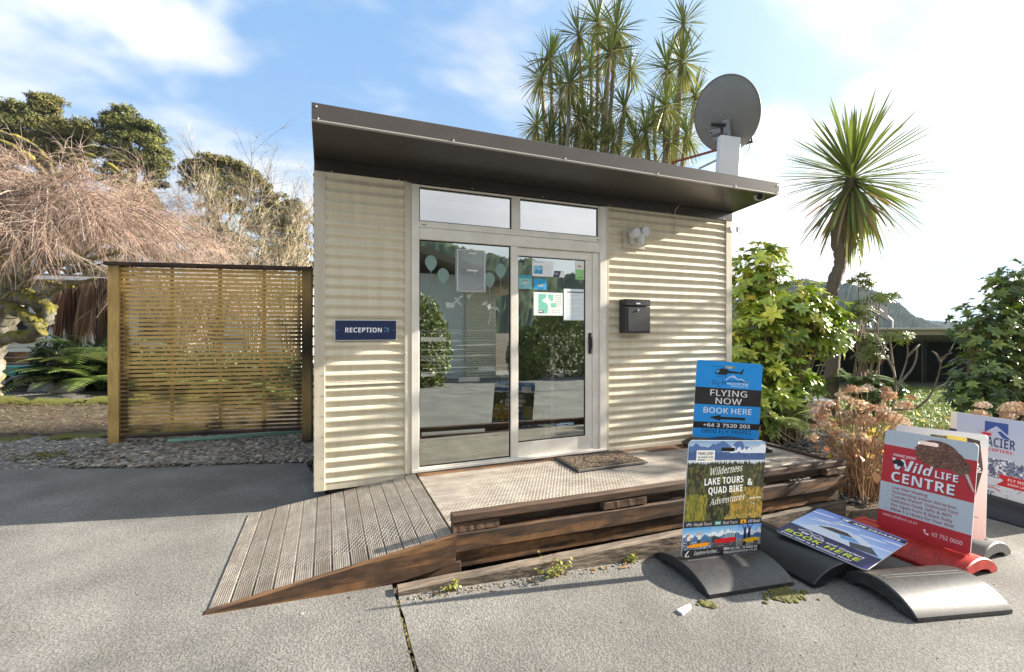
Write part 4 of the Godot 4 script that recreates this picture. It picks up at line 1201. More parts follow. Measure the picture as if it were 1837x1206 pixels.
func bare_shrub(label: String, px: float, depth: float, top: float, spread: float, seedn: int) -> void:
	var gp := P(px, 592, depth)
	var o := Vector3(gp.x, G(gp.x, gp.z), gp.z)
	var t := thing("bare_shrub", label, "tree", o, 0.0, "bare shrubs behind the fence")
	var h := 1.41 + (592.0 - top) / 816.0 * depth - o.y - 0.45
	var b := MB.new(); var fine := MB.new()
	for s in 11:
		var th := TAU * s / 11.0 + seedn
		var out := Vector3(cos(th), 0, sin(th))
		var tip := out * spread * R.randf_range(0.3, 1.0) + Vector3(0, h * R.randf_range(0.75, 1.0), 0)
		var pts := curve(out * 0.1, out * 0.15 + Vector3(0, h * 0.35, 0), tip * Vector3(0.8, 0.7, 0.8), tip, 12)
		b.col = tint(Color(0.26, 0.22, 0.16), 0.2)
		b.tube(pts, tapers(0.022, 0.003, 12), 5)
		for k in 26:
			var f := R.randf_range(2.0, 11.9)
			var q := pts[int(f)].lerp(pts[int(f) + 1], f - int(f))
			var d := (out * R.randf_range(0.0, 0.8) + rvec() * 0.6 + Vector3(0, 0.75, 0)).normalized()
			fine.col = tint([Color(0.52, 0.44, 0.31), Color(0.40, 0.32, 0.22), Color(0.62, 0.53, 0.38)][R.randi() % 3], 0.2)
			var tw := twig(fine, q, d, R.randf_range(0.5, 1.1) * (h / 4.5), 0.006, -0.15, 4)
			for j in 7: twig(fine, tw[1 + R.randi() % 3], (d + rvec() * 0.9).normalized(), R.randf_range(0.2, 0.55), 0.0036, -0.1, 3)
	part(t, "stems", b.done(), M.twig)
	part(t, "twigs", fine.done(), M.twig).set_meta("kind", "stuff")

func clump(n: int, len: float, wid: float) -> ArrayMesh:
	var b := MB.new()
	for k in n:
		var d := (rvec() + Vector3(0, 0.5, 0)).normalized()
		b.blade(d * 0.1, d, Vector3(0.3, 0.9, 0.2), len * R.randf_range(0.6, 1.0), wid, R.randf_range(0.2, 0.8), 2, 0.2, 1)
	return b.done()

func big_tree(label: String, px: float, depth: float, lobes: Array, c: Color) -> void:
	var base := P(px, 592, depth)
	var o := Vector3(base.x, 0.0, base.z)
	var t := thing("evergreen_tree", label, "tree", o, 0.0, "evergreen trees beyond the garden")
	var s := depth / 816.0
	var b := MB.new()
	b.col = Color(0.13, 0.10, 0.08)
	var top: Vector3 = P(lobes[0][0], lobes[0][1], depth) - o
	limb(b, [Vector3.ZERO, Vector3(0.2, top.y * 0.4, 0), top * Vector3(1, 0.95, 1)], 0.45, 0.08, 8)
	var xfs := []; var cols := []
	for l in lobes:
		var ctr: Vector3 = P(l[0], l[1], depth + R.randf_range(-1, 1)) - o
		var rx: float = l[2] * s; var ry: float = l[3] * s
		limb(b, [Vector3(0, ctr.y * 0.7, 0), ctr * Vector3(0.6, 0.9, 0.6), ctr], 0.14, 0.04, 5)
		# puffs spread over the lobe, foliage on the outside of each
		for p in int(14 + rx * ry * 3.2):
			var d := rvec()
			var pc := ctr + d * Vector3(rx, ry, rx) * R.randf_range(0.55, 1.0)
			var pr := R.randf_range(0.5, 1.0) * 0.62
			var shade := R.randf_range(0.75, 1.25)
			for k in 60:
				var e := rvec()
				if e.y < -0.25: continue
				var q := pc + e * Vector3(pr * 1.35, pr * 0.75, pr * 1.35) * R.randf_range(0.6, 1.05)
				xfs.append(Transform3D(Basis(Quaternion(Vector3.UP, (e + Vector3(0, 0.4, 0)).normalized())) * rnd_basis(0.8, R.randf_range(0.22, 0.45)), q))
				cols.append(tint(c * shade, 0.28))
	part(t, "trunk", b.done(), M.bark)
	scatter(t, "crown", clump(9, 0.75, 0.22), M.conifer, xfs, cols)

func fern(label: String, p: Vector3, size: float, n: int, c: Color) -> void:
	var t := thing("fern", label, "fern", p)
	for k in n:
		var b := MB.new()
		var th := TAU * k / n + R.randf_range(-0.25, 0.25)
		var d := Vector3(cos(th), R.randf_range(0.7, 1.5), sin(th)).normalized()
		var q := Vector3.ZERO
		var L := size * R.randf_range(0.7, 1.1)
		var pts := PackedVector3Array([q])
		for i in 12:
			q += d * L / 12; d = (d + Vector3(0, -0.13, 0)).normalized(); pts.append(q)
		b.col = tint(c * 0.8, 0.2)
		b.tube(pts, tapers(0.006, 0.002, 12), 3)
		for i in 24:
			var f := 2.0 + i * 10.0 / 24.0
			var s := pts[int(f)].lerp(pts[mini(int(f) + 1, 12)], f - int(f))
			var ax := (pts[mini(int(f) + 1, 12)] - pts[int(f)]).normalized()
			var side := ax.cross(Vector3.UP).normalized()
			var len := L * 0.24 * sin(PI * clampf((f - 1.0) / 11.2, 0.05, 1.0)) + 0.01
			b.col = tint(c, 0.3)
			for sg in [-1.0, 1.0]: b.blade(s, (side * sg + ax * 0.45).normalized(), Vector3.UP, len, 0.03 * size + 0.012, 0.3, 2, 0.1, 2)
		part(t, "frond", b.done(), M.leaf)

func rock(label: String, p: Vector3, s: Vector3, seedn: int) -> void:
	var b := MB.new()
	var nz := FastNoiseLite.new(); nz.seed = seedn; nz.frequency = 0.9; nz.fractal_octaves = 4
	b.ball(Vector3.ZERO, Vector3.ONE, 10, 16)
	for i in b.v.size():
		var d := b.v[i]
		b.v[i] = d * (1.0 + nz.get_noise_3dv(d * 1.3) * 0.55) * s
		var g := 0.9 + nz.get_noise_3dv(d * 4.0) * 0.5
		b.c[i] = Color(0.62 * g, 0.59 * g, 0.51 * g)
	var st := SurfaceTool.new()
	st.create_from_arrays(b.done().surface_get_arrays(0)); st.generate_normals()
	solo("rock", st.commit(), M.stone, label, "rock", Transform3D(Basis.IDENTITY, p), "pale rocks along the gravel path")

func left_garden() -> void:
	# the white weatherboard house behind the tree
	var o := P(60, 592, 14.0); o.y = 0.1
	var h := thing("weatherboard_house", "white weatherboard house with blue-framed windows behind the weeping tree", "house", o, deg_to_rad(-YAW * 0.35))
	var mw: Material = M.white
	for i in 17: part(h, "weatherboard", box_mesh(Vector3(14.0, 0.172, 0.03)), M.boards, Transform3D(Basis(Vector3.RIGHT, 0.07), Vector3(0.6, 0.25 + i * 0.163, 0.0)))
	span(h, "wall", mw, -6.4, 7.6, 0.0, 3.0, -5.0, -0.04, 0.0)
	var rb := MB.new()
	rb.extrude(PackedVector2Array([Vector2(0.75, 2.86), Vector2(-5.6, 3.5), Vector2(-5.6, 3.62), Vector2(0.75, 2.98)]), -7.0, 8.2, Transform3D(Basis(Vector3(0, 0, 1), Vector3(0, 1, 0), Vector3(1, 0, 0)), Vector3.ZERO))
	part(h, "roof", rb.done(), M.old_wood1)
	span(h, "gutter", M.white, -7.0, 8.2, 2.80, 2.90, 0.72, 0.84)
	for w in [[-1.6, 0.75], [2.8, 6.4]]:
		var wn := span(h, "window", M.window_frame, w[0], w[1], 0.95, 2.35, 0.02, 0.09)
		var wd: float = w[1] - w[0]
		part(wn, "pane", box_mesh(Vector3(wd * 0.60, 1.24, 0.01)), M.dark_pane, at(-wd * 0.16, 0, 0.038))
		part(wn, "blind", box_mesh(Vector3(wd * 0.30, 1.24, 0.01)), M.blind, at(wd * 0.31, 0, 0.038))
		part(wn, "glazing_bar", box_mesh(Vector3(wd * 0.6, 0.04, 0.02)), M.window_frame, at(-wd * 0.16, 0.15, 0.045))
	weeping_tree()
	bare_shrub("tall bare grey-brown shrub rising behind the middle of the fence", 385, 12.6, 262, 1.8, 1)
	bare_shrub("tallest pale bare shrub behind the right half of the fence", 450, 13.2, 255, 1.9, 2)
	bare_shrub("bare shrub close to the corner of the cabin", 520, 12.8, 318, 1.5, 3)
	bare_shrub("lower tangled bare shrub behind the left half of the fence", 318, 13.0, 430, 1.6, 4)
	big_tree("dense dome-shaped evergreen tree standing alone against the sky", 238, 36.0, [[232, 220, 30, 24], [215, 238, 34, 26], [255, 236, 32, 28], [238, 270, 50, 34], [275, 285, 26, 36], [205, 280, 24, 30], [240, 320, 52, 40], [240, 380, 50, 45]], Color(0.115, 0.125, 0.028))
	big_tree("tall pointed evergreen tree with layered branches at upper left", 92, 38.0, [[84, 184, 15, 16], [86, 208, 22, 20], [72, 232, 30, 22], [104, 242, 30, 22], [145, 240, 22, 18], [140, 265, 28, 20], [80, 270, 46, 24], [120, 300, 46, 30], [60, 320, 50, 40]], Color(0.145, 0.14, 0.034))
	big_tree("broad evergreen tree cut by the left edge of the view", -10, 37.0, [[8, 202, 24, 20], [35, 205, 18, 18], [-20, 225, 40, 30], [20, 240, 36, 28], [40, 270, 30, 30], [-20, 300, 60, 50]], Color(0.11, 0.12, 0.03))
	big_tree("lower flat-topped evergreen tree behind the bare shrubs", 385, 40.0, [[370, 298, 30, 14], [405, 305, 34, 18], [440, 318, 24, 16], [350, 315, 20, 14], [390, 345, 55, 32], [460, 345, 30, 26], [420, 400, 70, 40]], Color(0.13, 0.12, 0.032))
	big_tree("small round evergreen tree low behind the right bare shrub", 505, 42.0, [[505, 365, 26, 16], [490, 390, 34, 24], [530, 395, 24, 22], [510, 430, 44, 34]], Color(0.15, 0.14, 0.04))
	big_tree("wide low band of evergreen trees filling the gap under the twigs at left", 120, 46.0, [[60, 440, 80, 50], [150, 420, 80, 50], [230, 440, 70, 50], [310, 440, 70, 45], [390, 450, 70, 40], [-20, 430, 70, 50], [100, 480, 120, 40], [300, 490, 120, 40]], Color(0.095, 0.10, 0.03))
	big_tree("evergreen trees low behind the right end of the fence", 500, 46.0, [[460, 460, 60, 40], [540, 455, 50, 40], [500, 500, 90, 40]], Color(0.09, 0.095, 0.03))
	# tree ferns with skirts of dead fronds, then the green ferns
	for q in [[132, 506, 11.0, "tree fern trunk hung with a brown skirt of dead fronds, left of two"], [182, 500, 10.6, "tree fern trunk hung with brown dead fronds right beside the fence post"]]:
		var p := P(q[0], 592, q[2])
		var base := Vector3(p.x, G(p.x, p.z), p.z)
		var t := thing("tree_fern", q[3], "tree fern", base)
		var top: float = 1.41 + (592.0 - q[1]) / 816.0 * q[2] - base.y
		var b := MB.new(); b.col = Color(0.10, 0.06, 0.04)
		b.tube(PackedVector3Array([Vector3.ZERO, Vector3(0.02, top * 0.5, 0), Vector3(0, top, 0)]), PackedFloat32Array([0.16, 0.12, 0.14]), 10, true)
		part(t, "trunk", b.done(), M.bark)
		b = MB.new()
		for i in 260:
			var th := R.randf() * TAU
			b.col = tint([Color(0.30, 0.17, 0.11), Color(0.40, 0.26, 0.17), Color(0.16, 0.09, 0.06)][R.randi() % 3], 0.25)
			b.blade(Vector3(cos(th) * R.randf_range(0.1, 0.34), top - R.randf() * 0.25, sin(th) * R.randf_range(0.1, 0.34)), Vector3(cos(th) * 0.14, -1, sin(th) * 0.14), Vector3(-sin(th), 0, cos(th)), R.randf_range(0.6, 1.5), 0.045, 0.0, 3, 0.3, 1)
		part(t, "dead_fronds", b.done(), M.dry).set_meta("kind", "stuff")
	var spots := [[118, 620, 9.2, 1.3], [150, 590, 9.3, 1.5], [182, 620, 9.0, 1.5], [165, 560, 9.6, 1.7], [95, 665, 9.9, 0.7], [140, 670, 9.8, 0.75], [188, 675, 9.6, 0.75], [210, 600, 9.6, 1.2], [250, 660, 9.4, 1.0], [300, 650, 9.8, 1.1], [360, 670, 9.2, 1.0], [430, 660, 9.0, 1.0], [500, 680, 8.6, 0.9]]
	var names_f := ["arching fern beside the tree limb", "tall pale fern below the dead fronds", "bright green fern leaning on the fence post", "high fern catching the sun under the tree fern", "low fern at the left end of the fern bed", "dark fern in the front of the fern bed", "small dark fern at the foot of the fence post", "fern just behind the left end of the slats", "second fern behind the slats from the left", "third fern behind the slats from the left", "fern behind the middle slats", "fern behind the right half of the slats", "fern behind the slats by the cabin corner"]
	for i in spots.size():
		var q = spots[i]
		var p := P(q[0], q[1], q[2])
		p.y = maxf(G(p.x, p.z) + 0.05, p.y - q[3] * 0.62)
		fern(names_f[i], p, q[3], 13, [Color(0.13, 0.20, 0.055), Color(0.27, 0.32, 0.10), Color(0.19, 0.27, 0.075)][i % 3])
	# dark undergrowth around the ferns
	var xfs := []; var cols := []
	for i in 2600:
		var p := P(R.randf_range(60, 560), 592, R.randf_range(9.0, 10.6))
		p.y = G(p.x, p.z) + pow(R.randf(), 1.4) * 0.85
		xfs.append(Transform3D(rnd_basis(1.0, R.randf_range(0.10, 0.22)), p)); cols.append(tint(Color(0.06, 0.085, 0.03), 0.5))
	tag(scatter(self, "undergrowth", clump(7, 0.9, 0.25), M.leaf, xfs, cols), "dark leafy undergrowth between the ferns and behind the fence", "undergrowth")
	# litter of dead grass and leaves on the bed before it
	xfs = []; cols = []
	for i in 5200:
		var x := R.randf_range(-9.5, -1.2); var z := R.randf_range(-6.3, -3.2) - (0.35 if x > -2.4 else 0.0)
		xfs.append(Transform3D(Basis(Vector3.UP, R.randf() * TAU) * Basis.from_scale(Vector3(1.0, 0.14, 0.6) * R.randf_range(0.06, 0.17)), Vector3(x, G(x, z) + R.randf_range(-0.02, 0.01), z)))
		cols.append(tint([Color(0.17, 0.10, 0.075), Color(0.11, 0.065, 0.05), Color(0.26, 0.22, 0.14), Color(0.15, 0.155, 0.05), Color(0.20, 0.18, 0.13)][R.randi() % 5], 0.3))
	tag(scatter(self, "leaf_litter", clump(5, 1.0, 0.12), M.dry, xfs, cols), "brown litter of dead stalks and leaves on the garden bed", "litter")
	# mossy border ridges either side of the bed
	for r in [[-3.18, 0.05, "low mossy stone border on the near side of the litter bed"], [-6.15, 0.11, "mossy border ridge between the litter bed and the gravel path"]]:
		var b := MB.new()
		var nz := FastNoiseLite.new(); nz.frequency = 1.3; nz.seed = int(r[0] * 10)
		var rows := []
		for i in 91:
			var x := -10.0 + 8.6 * i / 90.0
			var row := []
			for j in 9:
				var a := PI * j / 8.0
				var k := 1.0 + nz.get_noise_2d(x * 2.0, j * 0.5) * 0.9
				var z: float = r[0] + cos(a) * 0.16 * k + 0.10 * sin(x * 1.3)
				row.append(b.vert(Vector3(x, G(x, z) - 0.02 + sin(a) * r[1] * k * (0.75 + 1.4 * nz.get_noise_2d(x * 1.5, 9.0)), z), Vector3(0, sin(a), cos(a)).normalized()))
			rows.append(row)
		for i in 90:
			for j in 8:
				b.face(rows[i][j], rows[i + 1][j], rows[i + 1][j + 1]); b.face(rows[i][j], rows[i + 1][j + 1], rows[i][j + 1])
		solo("garden_border", b.done(), M.moss, r[2], "border")
	rock("pale rock at the left end of three by the gravel path", P(78, 700, 9.0), Vector3(0.24, 0.17, 0.2), 1)
	rock("pale rock in the middle of three by the gravel path", P(103, 702, 8.9), Vector3(0.22, 0.15, 0.2), 2)
	rock("pale rock at the right end of three by the gravel path", P(127, 703, 8.9), Vector3(0.22, 0.15, 0.19), 3)
	# the teal trailer with its wheels
	var p := P(14, 690, 9.6); p.y = G(p.x, p.z)
	var tr := thing("garden_trailer", "small teal sheet-metal garden trailer with black wheels", "trailer", p, deg_to_rad(-14))
	var tb := MB.new()
	tb.extrude(PackedVector2Array([Vector2(-0.9, 0.24), Vector2(0.36, 0.24), Vector2(0.44, 0.42), Vector2(-0.95, 0.42)]), -0.30, 0.30)
	part(tr, "tray", tb.done(), M.teal)
	for i in 3: span(tr, "tray_rib", M.teal, -0.9, 0.40, 0.27 + i * 0.05, 0.285 + i * 0.05, 0.301, 0.312, 0.003)
	for x in [-0.55, 0.18]:
		for z in [-0.27, 0.27]:
			var wb := MB.new()
			wb.tube(PackedVector3Array([Vector3(x, 0.12, z - 0.05), Vector3(x, 0.12, z - 0.03), Vector3(x, 0.12, z + 0.03), Vector3(x, 0.12, z + 0.05)]), PackedFloat32Array([0.09, 0.12, 0.12, 0.09]), 16, true)
			var wl := part(tr, "wheel", wb.done(), M.rubber)
			var hb := MB.new(); hb.rod(Vector3(x, 0.12, z - 0.055), Vector3(x, 0.12, z + 0.055), 0.05, 12)
			part(wl, "rim", hb.done(), M.steel)
	# a reddish planter box behind it
	var pp := P(18, 655, 10.6); pp.y = G(pp.x, pp.z)
	var bx := thing("planter_box", "reddish timber planter box behind the teal trailer", "planter", pp)
	for i in 3: span(bx, "plank", M.orange_wood0, -0.5, 0.45, 0.30 + i * 0.13, 0.42 + i * 0.13, 0.2, 0.24)
	span(bx, "end_plank", M.orange_wood1, 0.452, 0.49, 0.0, 0.68, -0.3, 0.24)
	span(bx, "end_plank", M.orange_wood1, -0.54, -0.502, 0.0, 0.68, -0.3, 0.24)
	# the pipe on the gravel and river stones round the fence
	var hb2 := MB.new()
	hb2.tube(curve(Vector3(-1.62, 0.115, -2.50), Vector3(-1.1, 0.11, -2.48), Vector3(-0.6, 0.125, -2.42), Vector3(-0.05, 0.135, -2.36), 12), tapers(0.024, 0.024, 12), 10, true)
	solo("drain_pipe", hb2.done(), M.pipe, "pale green plastic pipe lying on the stones under the fence", "pipe")
	var peb := MB.new()
	peb.ball(Vector3.ZERO, Vector3.ONE, 5, 8)
	for i in peb.v.size(): peb.v[i] *= 1.0 + 0.16 * sin(peb.v[i].x * 4.0 + peb.v[i].z * 3.0)
	var pm := peb.done()
	xfs = []; cols = []
	for i in 9000:
		var x := R.randf_range(-2.3, -0.03); var z := R.randf_range(-2.75, -1.30 + (x + 0.065) * 0.131 - 0.05)
		if x < -1.5 and R.randf() < (-1.5 - x) * 1.2: continue
		var s := R.randf_range(0.010, 0.026) * (1.5 if R.randf() < 0.06 else 1.0)
		xfs.append(Transform3D(Basis(Vector3.UP, R.randf() * TAU) * Basis(Vector3.RIGHT, R.randf_range(-0.4, 0.4)) * Basis.from_scale(Vector3(s * 1.5, s * 0.5, s)), Vector3(x, G(x, z) + R.randf_range(0.0, 0.03), z)))
		cols.append(tint([Color(0.27, 0.25, 0.21), Color(0.38, 0.345, 0.285), Color(0.50, 0.46, 0.38), Color(0.17, 0.155, 0.13), Color(0.30, 0.26, 0.22)][R.randi() % 5], 0.3))
	for i in 5000:
		var x := R.randf_range(-6.5, -1.4); var z := R.randf_range(-3.1, -1.36 + (x + 0.065) * 0.131)
		var s := R.randf_range(0.007, 0.017)
		xfs.append(Transform3D(Basis(Vector3.UP, R.randf() * TAU) * Basis.from_scale(Vector3(s * 1.4, s * 0.6, s)), Vector3(x, G(x, z) - 0.004, z)))
		cols.append(tint([Color(0.32, 0.30, 0.26), Color(0.43, 0.405, 0.35), Color(0.24, 0.225, 0.20)][R.randi() % 3], 0.3))
	tag(scatter(self, "river_stones", pm, M.stone, xfs, cols), "grey river stones and gravel around the feet of the fence", "stones")
	for q in [[-1.55, -1.66, 0.22], [-2.6, -2.2, 0.3], [-1.9, -1.9, 0.25], [-1.25, -1.95, 0.12], [-3.4, -2.0, 0.25], [-0.15, -0.55, 0.0]]:
		if q[2] > 0.0: moss_patch(Vector2(q[0], q[1]), q[2], 90, ["flat yellow-green moss patch on the gravel left of the fence", "moss patch at the left edge of the gravel", "moss patch in the gravel before the fence post", "moss patch between stones under the slats", "moss patch on the gravel near the left edge", ""][0 if q[2] == 0.22 else (1 if q[2] == 0.3 else (2 if q[0] == -1.9 else (3 if q[2] == 0.12 else 4)))])

func moss_patch(at2: Vector2, r: float, n: int, label: String) -> void:
	var mb := MB.new(); mb.ball(Vector3.ZERO, Vector3.ONE, 4, 7)
	var xfs := []; var cols := []
	for i in n:
		var d := Vector2(R.randfn(), R.randfn()) * 0.42 * r
		var s := R.randf_range(0.008, 0.022)
		var p := at2 + d * Vector2(1.5, 0.7)
		xfs.append(Transform3D(Basis.from_scale(Vector3(s, s * 0.35, s)), Vector3(p.x, G(p.x, p.y) + 0.003, p.y)))
		cols.append(tint(Color(0.12, 0.115, 0.028), 0.35))
	tag(scatter(self, "moss_patch", mb.done(), M.dry, xfs, cols, true), label, "moss")

# ---------- cabbage trees ----------
func head_mesh(n: int, len: float, wid: float, seedn: int) -> ArrayMesh:
	var b := MB.new()
	R.seed = seedn
	for i in n:
		var f := float(i) / n
		var el := deg_to_rad(lerpf(86.0, -75.0, pow(f, 0.8)) + R.randf_range(-10, 10))
		var th := R.randf() * TAU
		var d := Vector3(cos(el) * cos(th), sin(el), cos(el) * sin(th))
		b.col = tint(Color(0.165, 0.205, 0.075) if f < 0.5 else [Color(0.36, 0.36, 0.11), Color(0.26, 0.30, 0.09), Color(0.48, 0.41, 0.24)][R.randi() % 3], 0.3)
		b.blade(d * 0.03 + Vector3(0, -0.12 * f, 0), d, Vector3.UP if absf(d.y) < 0.95 else Vector3.RIGHT, len * R.randf_range(0.75, 1.08), wid, R.randf_range(0.15, 0.45) + maxf(0.0, f - 0.4) * 0.9, 4, 0.3, 0)
	return b.done()

func cabbage_trees() -> void:
	var heads := []
	for k in 4: heads.append(head_mesh(112, 0.72, 0.032, 100 + k))
	var groups := [
		["leftmost cabbage tree behind the roof, its heads low and leaning left", 1002, [[988, 97], [972, 132], [1006, 165], [963, 218], [1012, 250], [1038, 200], [985, 240], [1022, 140]]],
		["tallest crowded cabbage tree behind the middle of the roof", 1070, [[1038, 56], [1073, 32], [1106, 47], [1059, 109], [1094, 88], [1132, 118], [1082, 176], [1120, 188], [1065, 250], [1100, 245], [1140, 250], [1052, 215]]],
		["cabbage tree behind the roof just left of the satellite dish", 1190, [[1226, 35], [1197, 115], [1225, 103], [1247, 165], [1194, 182], [1173, 203], [1212, 190], [1232, 235], [1159, 229], [1200, 245]]]]
	for g in groups:
		var bp := P(g[1], 592, 14.0)
		var o := Vector3(bp.x, -0.2, bp.z)
		var t := thing("cabbage_tree", g[0], "cabbage tree", o, 0.0, "cabbage trees behind the cabin")
		var b := MB.new()
		for q in g[2]:
			var hp: Vector3 = P(q[0], q[1] + 4, 14.0 + R.randf_range(-1.1, 1.1)) - o
			b.col = tint(Color(0.46, 0.39, 0.29), 0.15)
			var low := Vector3(R.randf_range(-0.25, 0.25), 0, R.randf_range(-0.25, 0.25))
			limb(b, [low, low + Vector3(hp.x * 0.25, hp.y * 0.45, hp.z * 0.3), hp * Vector3(0.75, 0.8, 0.75), hp], 0.108, 0.05, 7)
			part(t, "leaf_head", heads[R.randi() % 4], M.leaf, Transform3D(Basis(Vector3.UP, R.randf() * TAU) * Basis(Vector3.RIGHT, R.randf_range(-0.25, 0.25)) * Basis.from_scale(Vector3.ONE * R.randf_range(1.08, 1.42)), hp))
		part(t, "trunks", b.done(), M.bark)
		var xfs := []; var cols := []   # tangle of old leaves lower down
		for i in 14:
			var p := P(g[1] + R.randf_range(-45, 45), R.randf_range(225, 300), 14.0 + R.randf_range(-0.9, 0.9)) - o
			xfs.append(Transform3D(rnd_basis(0.8, R.randf_range(0.65, 1.15)), p)); cols.append(tint(Color(1.6, 1.55, 1.3), 0.3))
		scatter(t, "hanging_leaves", head_mesh(22, 0.7, 0.03, 300), M.leaf, xfs, cols)
	R.seed = 99
	# the single one at the right, each leaf its own piece
	var D := 8.7
	var base := P(1490, 592, D); base.y = -0.25
	var t := thing("cabbage_tree", "single cabbage tree with one round spiky head on a curved trunk at right", "cabbage tree", base)
	var b := MB.new()
	b.col = Color(0.24, 0.19, 0.14)
	var pts := []
	for q in [[1490, 745, 0.0], [1492, 680, 0.0], [1493, 610, 0.05], [1487, 560, 0.0], [1495, 510, -0.05], [1508, 470, 0.0], [1502, 425, 0.0], [1512, 375, 0.0], [1528, 318, 0.0]]: pts.append(P(q[0], q[1], D + q[2]) - base)
	limb(b, pts, 0.13, 0.09, 12)
	part(t, "trunk", b.done(), M.bark)
	var top: Vector3 = pts[8] + Vector3(0.02, 0.05, 0)
	var kinds := []
	for k in 8:
		var lb := MB.new()
		lb.blade(Vector3.ZERO, Vector3(0, 0, 1), Vector3.UP, 1.0, 0.056, 0.10 + 0.075 * k, 6, 0.35, 0)
		kinds.append(lb.done())
	var tints := []
	for k in 6:
		var c: Color = [Color(0.090, 0.125, 0.035), Color(0.12, 0.155, 0.036), Color(0.07, 0.10, 0.04), Color(0.20, 0.21, 0.045), Color(0.30, 0.26, 0.06), Color(0.30, 0.20, 0.10)][k]
		tints.append(mat("cabbage_leaf%d" % k, c, 0.4, {"back": Color(0.35, 0.4, 0.15)}))
	for i in 300:
		var f := i / 300.0
		var el := deg_to_rad(lerpf(88.0, -82.0, pow(f, 0.76)) + R.randf_range(-15, 15))
		var th := R.randf() * TAU
		var d := Vector3(cos(el) * cos(th), sin(el), cos(el) * sin(th))
		var x := d.cross(Vector3.UP).normalized()
		var y := x.cross(d)
		var len := R.randf_range(1.05, 1.55) * (1.0 if f < 0.6 else 1.08)
		var kind := clampi(int((0.0 if f < 0.3 else (f - 0.3) * 9.0) + R.randi() % 3), 0, 7)
		var tn := R.randi() % 3 if f < 0.55 else (R.randi() % 4 if f < 0.75 else 1 + R.randi() % 5)
		part(t, "leaf", kinds[kind], tints[tn], Transform3D(Basis(-x, y, d) * Basis.from_scale(Vector3(1, 1, len)), top + d * 0.03 - Vector3(0, 0.32 * maxf(f - 0.15, 0.0), 0)))

	var sk := MB.new()
	for i in 46:
		var th := R.randf() * TAU
		var c: Color = [Color(0.30, 0.21, 0.12), Color(0.38, 0.29, 0.17), Color(0.22, 0.15, 0.09)][R.randi() % 3]
		sk.col = tint(c, 0.25)
		sk.blade(top + Vector3(cos(th) * 0.07, -0.30 - R.randf() * 0.25, sin(th) * 0.07), Vector3(cos(th), R.randf_range(-1.4, -0.3), sin(th)).normalized(), Vector3(-sin(th), 0.3, cos(th)), R.randf_range(0.5, 1.0), 0.04, R.randf_range(0.5, 1.4), 5, 0.4, 0)
	part(t, "dead_leaves", sk.done(), M.dry).set_meta("kind", "stuff")

# ---------- garden at the right ----------
func rosette(seedn: int, n: int, len: float, wid: float, lift: float, shape := 1) -> ArrayMesh:
	var b := MB.new()
	R.seed = seedn
	for k in n:
		var th := TAU * k / n + R.randf_range(-0.3, 0.3)
		var v := R.randf_range(0.75, 1.2)
		b.col = Color(v, v, v * 0.9)
		b.blade(Vector3.ZERO, Vector3(cos(th), lift + R.randf_range(-0.25, 0.35), sin(th)).normalized(), Vector3.UP, len * R.randf_range(0.75, 1.1), wid, R.randf_range(0.4, 1.0), 4, 0.22, shape)
	return b.done()

func leafy(called: String, label: String, category: String, base: Vector3, lobes: Array, count: int, kinds: Array, m: Material, c: Array, size: Vector2, whole: int, stems: Color) -> void:
	# lobes: [centre, radii]; foliage sits in the outer part of the lobes, on branches that run out from the base
	var t := thing(called, label, category, base)
	var b := MB.new()
	var xfs := []; var cols := []
	var vol := 0.0
	for l in lobes: vol += l[1].x * l[1].y
	for l in lobes:
		var ctr: Vector3 = l[0] - base; var rad: Vector3 = l[1]
		var n := int(count * rad.x * rad.y / vol)
		for k in int(n / 14.0) + 2:
			var e := rvec(); e.y = absf(e.y) * 0.8
			var tip := ctr + e * rad * 0.85
			b.col = tint(stems, 0.2)
			var p0 := Vector3(R.randf_range(-0.25, 0.25), 0.0, R.randf_range(-0.25, 0.25))
			b.tube(curve(p0, p0.lerp(ctr, 0.4) + Vector3(0, -0.1, 0), ctr.lerp(tip, 0.4), tip, 6), tapers(0.018, 0.004, 6), 4)
		for k in n:
			var e := rvec()
			var rr := pow(R.randf(), 0.45)
			var q := ctr + e * rad * rr * R.randf_range(0.85, 1.1)
			if q.y < 0.03: q.y = R.randf() * 0.25
			xfs.append(Transform3D(Basis(Quaternion(Vector3.UP, (e * 0.7 + Vector3(0, 0.75, 0)).normalized())) * rnd_basis(0.5, R.randf_range(size.x, size.y)), q))
			cols.append(tint(c[R.randi() % c.size()], 0.25))
	part(t, "stems", b.done(), M.twig)
	# the nearest ones are pieces of their own
	var order := range(xfs.size())
	var eye := EYE - base
	order.sort_custom(func(p, q): return xfs[p].origin.distance_squared_to(eye) < xfs[q].origin.distance_squared_to(eye))
	var own := {}
	var mats := []
	if whole > 0:
		for k in 5:
			var mm: StandardMaterial3D = m.duplicate()
			mm.albedo_color = (c[k % c.size()] * (0.8 + 0.12 * k)).linear_to_srgb(); mats.append(mm)
		for i in whole:
			own[order[i]] = true
			part(t, "leaf_cluster", kinds[i % kinds.size()], mats[R.randi() % 5], xfs[order[i]])
	for k in kinds.size():
		var a := []; var cc := []
		for i in xfs.size():
			if i % kinds.size() == k and not own.has(i): a.append(xfs[i]); cc.append(cols[i])
		scatter(t, "foliage", kinds[k], m, a, cc)

